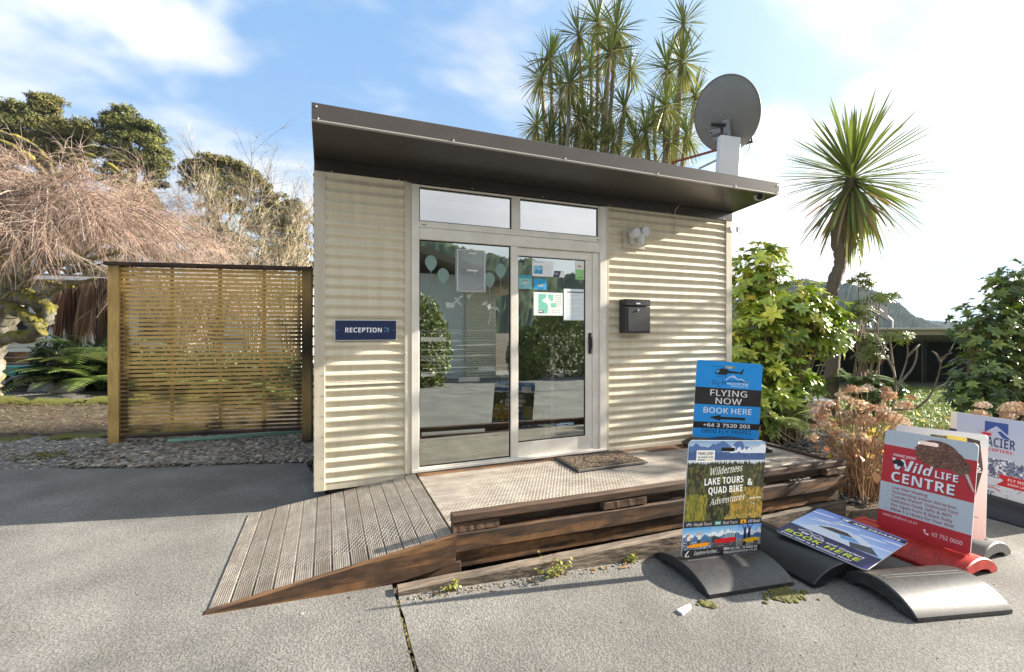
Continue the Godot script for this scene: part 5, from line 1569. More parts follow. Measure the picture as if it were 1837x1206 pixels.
func hydrangea(label: String, base: Vector3, heads: Array, leaves: int) -> void:
	var t := thing("hydrangea", label, "hydrangea", base)
	var kinds := []
	for k in 3:
		var hb := MB.new()
		for i in 130:
			var e := rvec()
			if e.y < -0.3: e.y = -e.y
			var p := e * Vector3(1, 0.78, 1) * (R.randf_range(0.55, 1.1) + 0.18 * sin(e.x * 7.0 + k * 2.0) * sin(e.z * 6.0))
			var s := 0.17
			var v := R.randf_range(0.7, 1.2)
			hb.col = Color(v, v * R.randf_range(0.85, 1.0), v * R.randf_range(0.75, 1.0))
			var x := e.cross(rvec()).normalized(); var y := e.cross(x)
			for sg in 2:
				var xx := x if sg == 0 else (x + y).normalized()
				var yy := y if sg == 0 else (y - x).normalized()
				hb.quad(p - xx * s - yy * s * 0.4, p - yy * s * 0.5 + xx * 0.4 * s, p + xx * s + yy * s * 0.4, p + yy * s * 0.5 - xx * 0.4 * s)
		kinds.append(hb.done())
	var hm := []
	for c in [Color(0.66, 0.55, 0.41), Color(0.76, 0.68, 0.55), Color(0.58, 0.43, 0.30), Color(0.80, 0.74, 0.65)]: hm.append(mat("dry_flower", c, 0.9, {"vc": true, "back": Color(0.6, 0.5, 0.4)}))
	for h in heads:
		var p: Vector3 = h[0] - base
		var root := Vector3(R.randf_range(-0.22, 0.22), 0, R.randf_range(-0.18, 0.18))
		var sb := MB.new()
		sb.col = tint(Color(0.30, 0.17, 0.09), 0.3)
		sb.tube(curve(root, root + Vector3(0, p.y * 0.5, 0), p * Vector3(0.9, 0.75, 0.9), p, 7), tapers(0.0055, 0.003, 7), 5)
		part(t, "stem", sb.done(), M.twig)
		part(t, "flower_head", kinds[R.randi() % 3], hm[R.randi() % 4], Transform3D(rnd_basis(0.5, h[1]), p))
	var sb2 := MB.new()
	for i in 120:
		sb2.col = tint([Color(0.36, 0.21, 0.11), Color(0.45, 0.31, 0.18), Color(0.2, 0.11, 0.06)][R.randi() % 3], 0.3)
		twig(sb2, Vector3(R.randf_range(-0.32, 0.32), 0, R.randf_range(-0.28, 0.28)), Vector3(R.randf_range(-0.35, 0.35), 1, R.randf_range(-0.35, 0.35)), R.randf_range(0.25, 0.85), 0.004, 0.2, 4)
	part(t, "dry_stalks", sb2.done(), M.twig).set_meta("kind", "stuff")
	var lm := []
	for c in [Color(0.42, 0.40, 0.04), Color(0.55, 0.16, 0.07), Color(0.17, 0.24, 0.05), Color(0.48, 0.33, 0.08), Color(0.40, 0.18, 0.10)]: lm.append(mat("hydrangea_leaf", c, 0.55, {"back": Color(0.8, 0.7, 0.4)}))
	var lb := MB.new(); lb.blade(Vector3.ZERO, Vector3(0, 0, 1), Vector3.UP, 1.0, 0.66, 0.5, 5, 0.2, 1)
	var leaf := lb.done()
	for i in leaves:
		var p := Vector3(R.randf_range(-0.45, 0.5), R.randf_range(0.12, 0.75), R.randf_range(-0.3, 0.3))
		part(t, "leaf", leaf, lm[R.randi() % 5], Transform3D(rnd_basis(1.2, R.randf_range(0.06, 0.12)), p))

func right_garden() -> void:
	R.seed = 21
	var big := []
	for k in 6: big.append(rosette(500 + k, [8, 7, 9, 6, 8, 5][k], [0.165, 0.13, 0.145, 0.17, 0.10, 0.12][k], [0.06, 0.055, 0.045, 0.07, 0.04, 0.05][k], [0.25, 0.5, 0.1, 0.3, 0.7, 0.0][k]))
	R.seed = 22
	leafy("broadleaf_shrub", "large lime green broad-leaved shrub against the right end of the cabin", "shrub", Vector3(6.35, -0.25, -0.85),
		[[P(1362, 505, 6.9), Vector3(0.52, 0.62, 0.5)], [P(1420, 560, 6.8), Vector3(0.75, 0.55, 0.6)], [P(1470, 590, 6.9), Vector3(0.58, 0.42, 0.5)], [P(1350, 620, 6.7), Vector3(0.6, 0.7, 0.5)], [P(1400, 690, 6.5), Vector3(0.55, 0.55, 0.5)], [P(1350, 730, 6.3), Vector3(0.5, 0.5, 0.4)]],
		1350, big, M.gloss_leaf, [Color(0.38, 0.46, 0.06), Color(0.28, 0.38, 0.05), Color(0.48, 0.52, 0.075), Color(0.17, 0.27, 0.05), Color(0.24, 0.33, 0.055), Color(0.50, 0.47, 0.09)], Vector2(0.6, 1.2), 300, Color(0.22, 0.17, 0.10))
	var small := []
	for k in 2: small.append(rosette(520 + k, 7, 0.11, 0.045, 0.4))
	R.seed = 23
	leafy("dark_shrub", "tall dark glossy evergreen shrub at the right edge above the helicopter sign", "shrub", P(1790, 800, 7.4) * Vector3(1, 0, 1) + Vector3(0, -0.25, 0),
		[[P(1815, 520, 7.6), Vector3(0.42, 0.5, 0.4)], [P(1770, 590, 7.5), Vector3(0.5, 0.55, 0.5)], [P(1840, 600, 7.5), Vector3(0.55, 0.6, 0.5)], [P(1780, 680, 7.3), Vector3(0.75, 0.55, 0.5)], [P(1850, 690, 7.3), Vector3(0.6, 0.6, 0.5)], [P(1740, 710, 7.2), Vector3(0.4, 0.35, 0.4)]],
		1150, small, M.gloss_leaf, [Color(0.075, 0.12, 0.03), Color(0.13, 0.19, 0.04), Color(0.24, 0.29, 0.06)], Vector2(0.7, 1.2), 200, Color(0.14, 0.10, 0.07))
	# the willow-leaved shrub around the palm trunk
	var narrow := [rosette(540, 9, 0.13, 0.022, 0.5), rosette(541, 8, 0.12, 0.02, 0.3)]
	R.seed = 24
	leafy("narrow_leaf_shrub", "airy narrow-leaved shrub around the trunk of the single cabbage tree", "shrub", P(1545, 720, 8.4) * Vector3(1, 0, 1) + Vector3(0, -0.25, 0),
		[[P(1545, 505, 8.5), Vector3(0.28, 0.12, 0.25)], [P(1585, 535, 8.5), Vector3(0.33, 0.12, 0.3)], [P(1560, 625, 8.3), Vector3(0.3, 0.3, 0.3)], [P(1540, 560, 8.3), Vector3(0.25, 0.25, 0.25)], [P(1605, 605, 8.4), Vector3(0.25, 0.14, 0.25)]],
		170, narrow, M.leaf, [Color(0.13, 0.17, 0.04), Color(0.20, 0.22, 0.06)], Vector2(0.8, 1.2), 90, Color(0.20, 0.15, 0.10))
	R.seed = 25
	leafy("ground_shrub", "low round-leaved green plants between the lawn and the dry hydrangea", "shrub", P(1590, 735, 8.0) * Vector3(1, 0, 1) + Vector3(0, -0.25, 0),
		[[P(1560, 700, 8.2), Vector3(0.45, 0.28, 0.35)], [P(1600, 700, 8.4), Vector3(0.35, 0.2, 0.3)]], 170, small, M.gloss_leaf, [Color(0.06, 0.10, 0.025), Color(0.11, 0.16, 0.035)], Vector2(0.7, 1.1), 60, Color(0.14, 0.10, 0.07))
	R.seed = 26
	var airy := [rosette(560, 8, 0.19, 0.075, 0.3), rosette(561, 7, 0.17, 0.07, 0.4)]
	leafy("garden_tree", "airy broad-leaved tree outside the view at right that dapples the cabin wall", "tree", Vector3(13.0, -0.25, 1.3),
		[[Vector3(13.0, 4.6, 1.1), Vector3(1.0, 1.0, 0.6)], [Vector3(13.2, 3.9, 1.7), Vector3(0.9, 0.6, 0.6)]],
		75, airy, M.leaf, [Color(0.10, 0.15, 0.03), Color(0.14, 0.19, 0.04)], Vector2(0.8, 1.3), 0, Color(0.16, 0.12, 0.09))
	# the bare-stemmed shrub with knobbly tips
	var fb := P(1600, 735, 7.8); fb.y = -0.25
	var ft := thing("bare_shrub", "nearly leafless shrub with grey knobbly branching stems before the dark house", "shrub", fb)
	for s in [[[1600, 735], [1612, 690], [1628, 640], [1625, 605]], [[1600, 735], [1606, 680], [1585, 630], [1570, 600]], [[1604, 735], [1650, 728], [1678, 690], [1690, 640]], [[1612, 690], [1640, 655], [1645, 620]], [[1606, 680], [1600, 640], [1597, 605]], [[1628, 640], [1640, 628], [1650, 618]], [[1688, 650], [1680, 636], [1672, 630]], [[1690, 645], [1700, 636], [1708, 634]]]:
		var b := MB.new(); b.col = tint(Color(0.33, 0.27, 0.21), 0.15)
		var pts := []
		for q in s[0 if typeof(s[0][0]) == TYPE_ARRAY else 0] if false else s: pts.append(P(q[0], q[1], 7.8 + R.randf_range(-0.1, 0.1)) - fb)
		limb(b, pts, 0.022, 0.010, 6)
		part(ft, "branch", b.done(), M.bark)
	# dried hydrangeas
	var heads := []
	for i in 95:
		var x := R.randf_range(1452, 1645); var y := 695.0 + pow(R.randf(), 1.3) * 105.0 + maxf(0.0, (1520 - x) * 0.35) + absf(x - 1570) * 0.12
		heads.append([P(x, y, 4.55 + R.randf_range(-0.45, 0.55)), R.randf_range(0.026, 0.072)])
	hydrangea("dried hydrangea bush with tan flower heads behind the deck corner", Vector3(5.05, -0.24, 1.02), heads, 70)
	heads = []
	for i in 16: heads.append([P(R.randf_range(1752, 1850), R.randf_range(728, 750), 5.6 + R.randf_range(-0.2, 0.3)), R.randf_range(0.06, 0.085)])
	hydrangea("dried hydrangea heads showing above the top of the helicopter sign", Vector3(6.5, -0.24, 1.15), heads, 14)
	# small soft shrub fern by the deck
	fern("green fern at the foot of the broad-leaved shrub", P(1405, 765, 6.0), 0.7, 12, Color(0.16, 0.20, 0.05))
	fern("fern right of the trunk of the single cabbage tree", P(1530, 690, 8.6), 0.8, 12, Color(0.15, 0.21, 0.05))
	# stones of the bed beyond the deck
	var peb := MB.new(); peb.ball(Vector3.ZERO, Vector3.ONE, 5, 8)
	var xfs := []; var cols := []
	for i in 4200:
		var x := R.randf_range(4.5, 7.6); var z := R.randf_range(-1.6, 1.2)
		var s := R.randf_range(0.012, 0.03)
		xfs.append(Transform3D(Basis(Vector3.UP, R.randf() * TAU) * Basis(Vector3.RIGHT, R.randf_range(-0.4, 0.4)) * Basis.from_scale(Vector3(s * 1.5, s * 0.5, s)), Vector3(x, G(x, z) - 0.02 + R.randf_range(0.0, 0.03), z)))
		cols.append(tint([Color(0.16, 0.16, 0.155), Color(0.24, 0.235, 0.22), Color(0.10, 0.10, 0.10)][R.randi() % 3], 0.3))
	tag(scatter(self, "river_stones", peb.done(), M.stone, xfs, cols), "dark flat stones covering the bed beyond the open deck end", "stones")
	# the bin by the trunk
	var bp := P(1455, 742, 8.0); bp.y = -0.25
	var bn := thing("garden_bin", "dark brown square bin with a grey lid left of the curved trunk", "bin", bp, deg_to_rad(-30))
	span(bn, "body", M.dark_wood1, -0.26, 0.26, 0.0, 0.42, -0.26, 0.26, 0.01)
	span(bn, "lid", M.lip, -0.28, 0.28, 0.421, 0.46, -0.28, 0.28, 0.01)
	# the dark house across the lawn
	var hp := P(1632, 592, 13.0); hp.y = -0.25
	var h := thing("dark_house", "low flat-roofed house with dark glazing across the lawn", "house", hp, deg_to_rad(-YAW - 8))
	span(h, "wall", M.dark_room, -3.2, 1.6, 0.0, 1.52, -4.0, 0.0, 0.0)
	for i in 4:
		var x := -3.0 + i * 1.12
		var w := span(h, "window", M.black, x, x + 1.06, 0.15, 1.36, 0.002, 0.05, 0.0)
		part(w, "pane", box_mesh(Vector3(0.98, 1.12, 0.01)), M.dark_glazing, at(0, 0, 0.03))
	for x in [-3.15, 1.36]: span(h, "post", M.orange_wood2, x, x + 0.14, 0.0, 1.52, 0.25, 0.37)
	span(h, "fascia", M.roof_edge, -3.6, 1.9, 1.521, 1.66, -4.4, 0.6, 0.01)
	span(h, "roof", M.lip, -3.7, 2.0, 1.661, 1.72, -4.5, 0.7, 0.01)
	span(h, "paved_edge", M.lip, -3.6, 1.9, -0.02, 0.03, 0.1, 1.0, 0.0)
	# solar panel on a pole
	var sp := P(1602, 592, 14.0); sp.y = -0.25
	var s := thing("solar_panel", "small tilted solar panel on a pale pole above the dark house", "solar panel", sp, deg_to_rad(-YAW))
	var sb := MB.new()
	sb.rod(Vector3(0, 0, 0), Vector3(0, 1.95, 0), 0.02, 8); sb.rod(Vector3(0, 1.95, 0), Vector3(-0.42, 2.30, 0.0), 0.02, 8)
	part(s, "pole", sb.done(), M.white)
	var tiltb := Basis(Vector3.BACK, -0.55) * Basis(Vector3.RIGHT, 1.0)
	part(s, "panel_frame", box_mesh(Vector3(0.74, 0.03, 0.54), 0.004), M.solar, Transform3D(tiltb, Vector3(-0.48, 2.32, 0)))
	for i in 4:
		for j in 3: part(s, "solar_cell", box_mesh(Vector3(0.165, 0.004, 0.155)), M.solar, Transform3D(tiltb, Vector3(-0.48, 2.32, 0) + tiltb * Vector3(-0.262 + i * 0.175, -0.018, -0.165 + j * 0.165)))

# ---------- signs ----------
func C8(r: int, g: int, b: int) -> Color: return Color(r / 255.0, g / 255.0, b / 255.0)

func art_mat(key: String, a: Art, rough := 0.35) -> StandardMaterial3D:
	return mat(key, Color(1, 1, 1), rough, {"tex": a.tex(), "uv": true})

func rounded(w: float, h: float, r: float, x0 := 0.0, y0 := 0.0) -> PackedVector2Array:
	var o := PackedVector2Array()
	for k in [[w - r, h - r, 0.0], [r, h - r, 0.5], [r, r, 1.0], [w - r, r, 1.5]]:
		for i in 6:
			var a: float = (k[2] + 0.5 * i / 5.0) * PI
			o.append(Vector2(x0 + k[0] + cos(a) * r, y0 + k[1] + sin(a) * r))
	return o

func board(parent: Node, w: float, h: float, rad: float, front: Material, back: Material, xf: Transform3D, slot := true, thick := 0.006) -> void:
	# a sign sheet with rounded corners and a hand hole near its top; lower left corner at the origin
	var ring := rounded(w, h, rad)
	if slot:
		var hole := rounded(0.115, 0.026, 0.012, w / 2 - 0.0575, h - 0.07)
		hole.reverse()
		var o := PackedVector2Array()
		var cut := 0
		for i in ring.size():   # bridge from the top edge to the hole
			o.append(ring[i])
			if i == 5:
				var bx := w / 2
				o.append(Vector2(bx + 0.0002, h))
				var start := 0
				for k in hole.size():
					if hole[k].y > h - 0.046 and hole[k].x >= bx: start = k; break
				for k in hole.size() + 1: o.append(hole[(start + k) % hole.size()] - (Vector2(0.0002, 0) if k == hole.size() else Vector2.ZERO))
				o.append(Vector2(bx - 0.0002, h))
				cut += 1
		ring = o
	var b := MB.new()
	b.extrude(ring, -thick / 2, thick / 2)
	part(parent, "board", b.done(), M.white, xf)
	var tr := Geometry2D.triangulate_polygon(ring)
	for s in 2:
		var f := MB.new()
		var z := (thick / 2 + 0.0006) * (1 if s == 0 else -1)
		for i in range(0, tr.size(), 3):
			var q := [ring[tr[i]], ring[tr[i + 1]], ring[tr[i + 2]]]
			if (q[1] - q[0]).cross(q[2] - q[0]) < 0: q.reverse()
			if s == 1: q.reverse()
			var ids := []
			for p in q: ids.append(f.vert(Vector3(p.x, p.y, z), Vector3(0, 0, 1 if s == 0 else -1), Vector2(p.x / w if s == 0 else 1.0 - p.x / w, 1.0 - p.y / h)))
			f.face(ids[0], ids[1], ids[2])
		part(parent, "printed_face" if s == 0 else "printed_back", f.done(), front if s == 0 else back, xf)

func frame3(bl: Vector3, br: Vector3, tl: Vector3) -> Transform3D:
	var x := (br - bl).normalized(); var z := x.cross(tl - bl).normalized()
	return Transform3D(Basis(x, z.cross(x), z), bl)

func sign_base(parent: Node, m: Material, xf: Transform3D, length: float, width: float, high: float, groove := true) -> void:
	# a moulded rubber foot: an arched slab along x, hollow below
	var b := MB.new()
	var top := PackedVector2Array(); var n := 18
	for i in n + 1:
		var f := float(i) / n * 2.0 - 1.0
		top.append(Vector2(f * width / 2, 0.022 + (high - 0.022) * pow(1.0 - f * f, 0.85)))
	var prof := PackedVector2Array()
	for i in n + 1: prof.append(top[n - i])
	prof.append(Vector2(-width / 2 + 0.004, 0.0)); prof.append(Vector2(-width / 2 + 0.09, 0.0))
	prof.append(Vector2(-width / 2 + 0.12, 0.02))
	for i in 7:
		var f := lerpf(-0.48, 0.48, i / 6.0)
		prof.append(Vector2(f * width, maxf(0.02, high * 0.45 * (1.0 - pow(f * 2.0, 2.0)))))
	prof.append(Vector2(width / 2 - 0.12, 0.02)); prof.append(Vector2(width / 2 - 0.09, 0.0)); prof.append(Vector2(width / 2 - 0.004, 0.0))
	# clean: keep a simple outline
	var clean := PackedVector2Array()
	for i in n + 1: clean.append(top[n - i])
	clean.append(Vector2(-width / 2, 0.0)); clean.append(Vector2(-width / 2 + 0.08, 0.0))
	for i in 9:
		var a := PI * (1.0 - i / 8.0)
		clean.append(Vector2(cos(a) * (width / 2 - 0.095), 0.012 + sin(a) * high * 0.28))
	clean.append(Vector2(width / 2 - 0.08, 0.0)); clean.append(Vector2(width / 2, 0.0))
	var tb := Basis(Vector3(0, 0, -1), Vector3.UP, Vector3(1, 0, 0))
	b.extrude(clean, -length / 2 + 0.008, length / 2 - 0.008, Transform3D(tb, Vector3.ZERO))
	for s in [-1.0, 1.0]:   # rounded ends
		var inner := PackedVector2Array()
		for p in clean: inner.append(p * Vector2(0.97, 0.93) + Vector2(0, 0.002))
		for i in n:
			var p := clean[i]; var q := clean[i + 1]; var pi := inner[i]; var qi := inner[i + 1]
			var e: float = s * (length / 2 - 0.008); var e2: float = s * length / 2
			var quad := [tb * Vector3(p.x, p.y, e), tb * Vector3(q.x, q.y, e), tb * Vector3(qi.x, qi.y, e2), tb * Vector3(pi.x, pi.y, e2)]
			if s > 0: b.quad(quad[0], quad[1], quad[2], quad[3])
			else: b.quad(quad[3], quad[2], quad[1], quad[0])
		b.extrude(inner, s * length / 2 - (0.0 if s < 0 else 0.008), s * length / 2 + (0.008 if s < 0 else 0.0), Transform3D(tb, Vector3.ZERO))
	# smooth the arch
	for i in b.v.size():
		var nn := b.n[i]
		if absf(nn.x) < 0.3 and nn.y > 0.2:
			var f := clampf(b.v[i].z / (width / 2), -0.97, 0.97)
			var slope := (high - 0.022) * 0.85 * pow(1.0 - f * f, -0.15) * 2.0 * f / (width / 2)
			b.n[i] = Vector3(0, 1, slope).normalized()
	part(parent, "foot", b.done(), m, xf)
	if groove:
		var g := MB.new()
		g.box(Vector3(0, high - 0.006, -0.012), Vector3(length - 0.09, 0.018, 0.008), 0.002); g.box(Vector3(0, high - 0.006, 0.012), Vector3(length - 0.09, 0.018, 0.008), 0.002)
		part(parent, "slot_rib", g.done(), m, xf)
		part(parent, "slot", box_mesh(Vector3(length - 0.092, 0.012, 0.0155)), M.gasket, xf * at(0, high - 0.007, 0))

func art_flying() -> Art:
	var a := Art.new(512, 588, C8(36, 160, 244))
	var dk := C8(45, 44, 48)
	a.rect(0, 205, 512, 130, dk); a.rect(0, 468, 512, 48, C8(36, 33, 36))
	# helicopter
	a.rect(110, 38, 190, 3, dk); a.rect(198, 40, 5, 14, dk)
	a.poly([Vector2(140, 82), Vector2(160, 62), Vector2(190, 54), Vector2(235, 54), Vector2(250, 68), Vector2(340, 74), Vector2(358, 46), Vector2(366, 48), Vector2(352, 94), Vector2(342, 86), Vector2(245, 88), Vector2(225, 104), Vector2(165, 102), Vector2(140, 94)], dk)
	a.poly([Vector2(147, 82), Vector2(162, 67), Vector2(176, 64), Vector2(172, 86), Vector2(150, 88)], C8(110, 190, 240))
	a.path([Vector2(150, 118), Vector2(236, 118)], 2.5, dk); a.path([Vector2(175, 100), Vector2(170, 118)], 2, dk); a.path([Vector2(222, 100), Vector2(226, 118)], 2, dk)
	# mountains
	a.path([Vector2(222, 148), Vector2(262, 112), Vector2(290, 104), Vector2(322, 134), Vector2(345, 126), Vector2(380, 146), Vector2(410, 144)], 5, Color.WHITE)
	a.path([Vector2(270, 122), Vector2(288, 112), Vector2(300, 128)], 4, Color.WHITE)
	a.text("G", 122, 178, 30, dk, {"sx": 1.2, "bold": false}); a.text("C", 162, 192, 30, dk, {"sx": 1.2, "bold": false}); a.text("H", 196, 178, 34, dk, {"sx": 1.1, "bold": false})
	a.text("GLACIER COUNTRY", 238, 154, 12, dk, {"fit": 170.0}); a.text("HELICOPTERS", 238, 174, 15, Color.WHITE, {"fit": 170.0}); a.text("FRANZ JOSEF NZ", 268, 190, 10, Color.WHITE, {"fit": 138.0})
	a.text("FLYING", 256, 265, 46, Color.WHITE, {"align": 1, "fit": 300.0, "bold": false}); a.text("FLYING", 257.5, 266, 46, Color.WHITE, {"align": 1, "fit": 300.0, "bold": false})
	a.text("NOW", 256, 326, 46, Color.WHITE, {"align": 1, "fit": 212.0, "bold": false}); a.text("NOW", 257.5, 327, 46, Color.WHITE, {"align": 1, "fit": 212.0, "bold": false})
	a.text("BOOK HERE", 256, 398, 42, Color.WHITE, {"align": 1, "fit": 384.0, "bold": false}); a.text("BOOK HERE", 257.5, 399, 42, Color.WHITE, {"align": 1, "fit": 384.0, "bold": false})
	a.poly([Vector2(116, 432), Vector2(204, 410), Vector2(204, 424), Vector2(396, 424), Vector2(396, 444), Vector2(204, 444), Vector2(204, 456)], C8(25, 25, 28))
	a.text("+64 3 7520 203", 256, 505, 28, Color.WHITE, {"align": 1, "fit": 366.0})
	a.text("0800 FLY FRANZ", 256, 550, 28, C8(18, 30, 52), {"align": 1, "fit": 386.0, "bold": false})
	return a

func art_wild() -> Art:
	var a := Art.new(480, 588, C8(150, 180, 205))
	for y in 90: a.rect(0, y, 480, 1, C8(120, 160, 200).lerp(C8(225, 225, 220), y / 70.0))
	a.ridge(58, 60, 4, 0.006, 110, C8(70, 105, 160)); a.ridge(70, 30, 12, 0.015, 112, C8(52, 80, 130))
	a.ridge(48, 40, 9, 0.02, 64, C8(215, 222, 232), 250, 480)
	a.ridge(86, 34, 5, 0.012, 118, C8(58, 88, 140))
	a.rect(0, 100, 480, 20, C8(205, 212, 218))
	a.ridge(124, 22, 7, 0.09, 420, C8(42, 48, 30))
	a.speckle(0, 125, 480, 290, [C8(60, 68, 36), C8(38, 44, 26), C8(84, 84, 44), C8(30, 34, 22), C8(100, 96, 50)], 2600, 11, 3, 2.2)
	a.speckle(0, 270, 130, 150, [C8(118, 118, 40), C8(150, 138, 48), C8(90, 96, 36)], 380, 10, 4, 2.6)
	a.speckle(270, 240, 210, 160, [C8(190, 150, 60), C8(160, 130, 50), C8(120, 110, 44)], 420, 10, 5, 2.0)
	a.speckle(240, 380, 240, 30, [C8(190, 160, 80), C8(150, 140, 70)], 120, 9, 6)
	a.rect(48, 50, 110, 58, C8(238, 238, 236))
	a.text("FRANZ JOSEF", 56, 74, 15, C8(40, 40, 40), {"fit": 94.0}); a.text("WILDERNESS TOURS", 56, 90, 9, C8(40, 40, 40), {"fit": 94.0})
	a.rect(56, 96, 42, 5, C8(40, 40, 60)); a.rect(98, 96, 28, 5, C8(200, 190, 150)); a.rect(126, 96, 24, 5, C8(225, 180, 60))
	a.text("Wilderness", 232, 168, 36, Color.WHITE, {"align": 1, "fit": 205.0, "shear": 0.28, "turn": -0.10, "font": "Droid Serif", "bold": false})
	a.text("LAKE TOURS", 226, 222, 34, Color.WHITE, {"align": 1, "fit": 246.0, "turn": -0.05})
	a.text("&", 372, 232, 34, Color.WHITE, {})
	a.text("QUAD BIKE", 240, 268, 34, Color.WHITE, {"align": 1, "fit": 218.0, "turn": -0.05})
	a.text("Adventures", 252, 318, 32, Color.WHITE, {"align": 1, "fit": 215.0, "shear": 0.28, "turn": -0.11, "font": "Droid Serif", "bold": false})
	a.text("Book Now", 392, 306, 11, Color.WHITE, {"shear": 0.2, "turn": -0.05}); a.path([Vector2(400, 322), Vector2(430, 334), Vector2(424, 324)], 2, Color.WHITE)
	a.rect(0, 405, 480, 32, C8(38, 38, 42))
	a.rect(14, 411, 36, 20, C8(60, 75, 105)); a.path([Vector2(18, 426), Vector2(30, 416), Vector2(44, 426)], 2.5, Color.WHITE)
	a.text("Kayak Tours", 58, 429, 15, Color.WHITE, {"shear": 0.2, "fit": 108.0, "bold": false})
	a.rect(184, 411, 38, 20, C8(90, 160, 150)); a.rect(190, 419, 26, 4, Color.WHITE)
	a.text("Boat Tours", 232, 429, 15, Color.WHITE, {"shear": 0.2, "fit": 92.0, "bold": false})
	a.rect(344, 411, 36, 20, C8(235, 180, 40)); a.poly([Vector2(352, 428), Vector2(362, 414), Vector2(372, 428)], C8(40, 40, 40))
	a.text("Off-Road", 390, 429, 15, Color.WHITE, {"shear": 0.2, "fit": 78.0, "bold": false})
	# three small photographs
	for k in 3:
		var x0 := [0, 168, 326][k] as int; var x1 := [166, 324, 480][k] as int
		for y in range(438, 540): a.rect(x0, y, x1 - x0, 1, [C8(80, 160, 225), C8(110, 170, 215), C8(90, 150, 220)][k].lerp(C8(215, 230, 240), (y - 438) / 60.0))
		a.ridge(486, 36, 20 + k, 0.018, 500, C8(225, 232, 240), x0, x1); a.ridge(494, 22, 30 + k, 0.02, 512, C8(70, 110, 160), x0, x1)
	a.rect(0, 506, 166, 42, C8(90, 110, 135)); a.speckle(0, 506, 166, 42, [C8(170, 190, 205), C8(60, 75, 95), C8(40, 48, 60)], 160, 8, 41, 0.5)
	for p in [[34, 472], [96, 468]]:
		a.oval(p[0], p[1], 6, 7, C8(190, 150, 130)); a.rect(p[0] - 9, p[1] + 7, 18, 24, C8(225, 222, 215)); a.rect(p[0] - 8, p[1] + 30, 16, 22, C8(60, 55, 55))
		a.line(Vector2(p[0] - 8, p[1] + 12), Vector2(p[0] - 20, p[1] + (26 if p[0] < 50 else -14)), 4, C8(190, 150, 130)); a.line(Vector2(p[0] + 8, p[1] + 12), Vector2(p[0] + 22, p[1] + (24 if p[0] < 50 else -12)), 4, C8(190, 150, 130))
	a.poly([Vector2(22, 528), Vector2(60, 520), Vector2(150, 514), Vector2(162, 522), Vector2(140, 534), Vector2(50, 538)], C8(240, 150, 30))
	a.rect(168, 512, 156, 36, C8(70, 80, 90)); a.ridge(500, 30, 51, 0.02, 516, C8(58, 62, 52), 168, 324); a.speckle(168, 520, 156, 28, [C8(120, 40, 40), C8(40, 44, 52), C8(100, 110, 120)], 90, 9, 42, 0.4)
	a.poly([Vector2(184, 510), Vector2(226, 500), Vector2(318, 496), Vector2(318, 522), Vector2(200, 524)], C8(200, 24, 34)); a.rect(262, 470, 52, 5, C8(220, 222, 224)); a.rect(262, 474, 3, 28, C8(220, 222, 224)); a.rect(310, 474, 3, 24, C8(220, 222, 224)); a.poly([Vector2(230, 500), Vector2(262, 476), Vector2(308, 476), Vector2(308, 498)], C8(120, 150, 170))
	a.rect(326, 508, 154, 40, C8(140, 140, 136)); a.speckle(326, 510, 154, 38, [C8(110, 110, 108), C8(180, 180, 176), C8(90, 88, 86)], 260, 4, 43)
	for p in [[376, 452], [404, 450]]:
		a.oval(p[0], p[1], 5, 6, C8(60, 40, 32)); a.rect(p[0] - 8, p[1] + 6, 17, 28, C8(38, 52, 90)); a.rect(p[0] - 7, p[1] + 33, 15, 26, C8(30, 32, 46))
		a.line(Vector2(p[0] - 7, p[1] + 10), Vector2(p[0] - 18, p[1] - 14), 5, C8(38, 52, 90)); a.line(Vector2(p[0] + 7, p[1] + 10), Vector2(p[0] + 20, p[1] - 14), 5, C8(38, 52, 90))
	a.poly([Vector2(366, 520), Vector2(400, 508), Vector2(452, 506), Vector2(474, 516), Vector2(462, 530), Vector2(380, 532)], C8(240, 186, 30)); a.oval(376, 536, 12, 12, C8(28, 28, 30)); a.oval(448, 536, 13, 13, C8(28, 28, 30)); a.oval(448, 536, 5, 5, C8(160, 160, 160))
	a.rect(0, 546, 480, 42, C8(34, 35, 42))
	a.line(Vector2(20, 572), Vector2(38, 552), 5, Color.WHITE)
	for i in 3: a.rect(18 + i * 9, 574, 6, 4, Color.WHITE)
	for i in 3: a.rect(18 + i * 9, 580, 6, 3, C8(225, 200, 110))
	a.text("Explore Further...", 70, 574, 18, Color.WHITE, {"shear": 0.25, "turn": -0.02, "fit": 152.0, "bold": false})
	a.text("0800 423 262 | 30 MAIN RD", 462, 562, 13, Color.WHITE, {"align": 2, "fit": 214.0}); a.text("FRANZJOSEFTOURS.CO.NZ", 462, 581, 13, Color.WHITE, {"align": 2, "fit": 214.0})
	return a

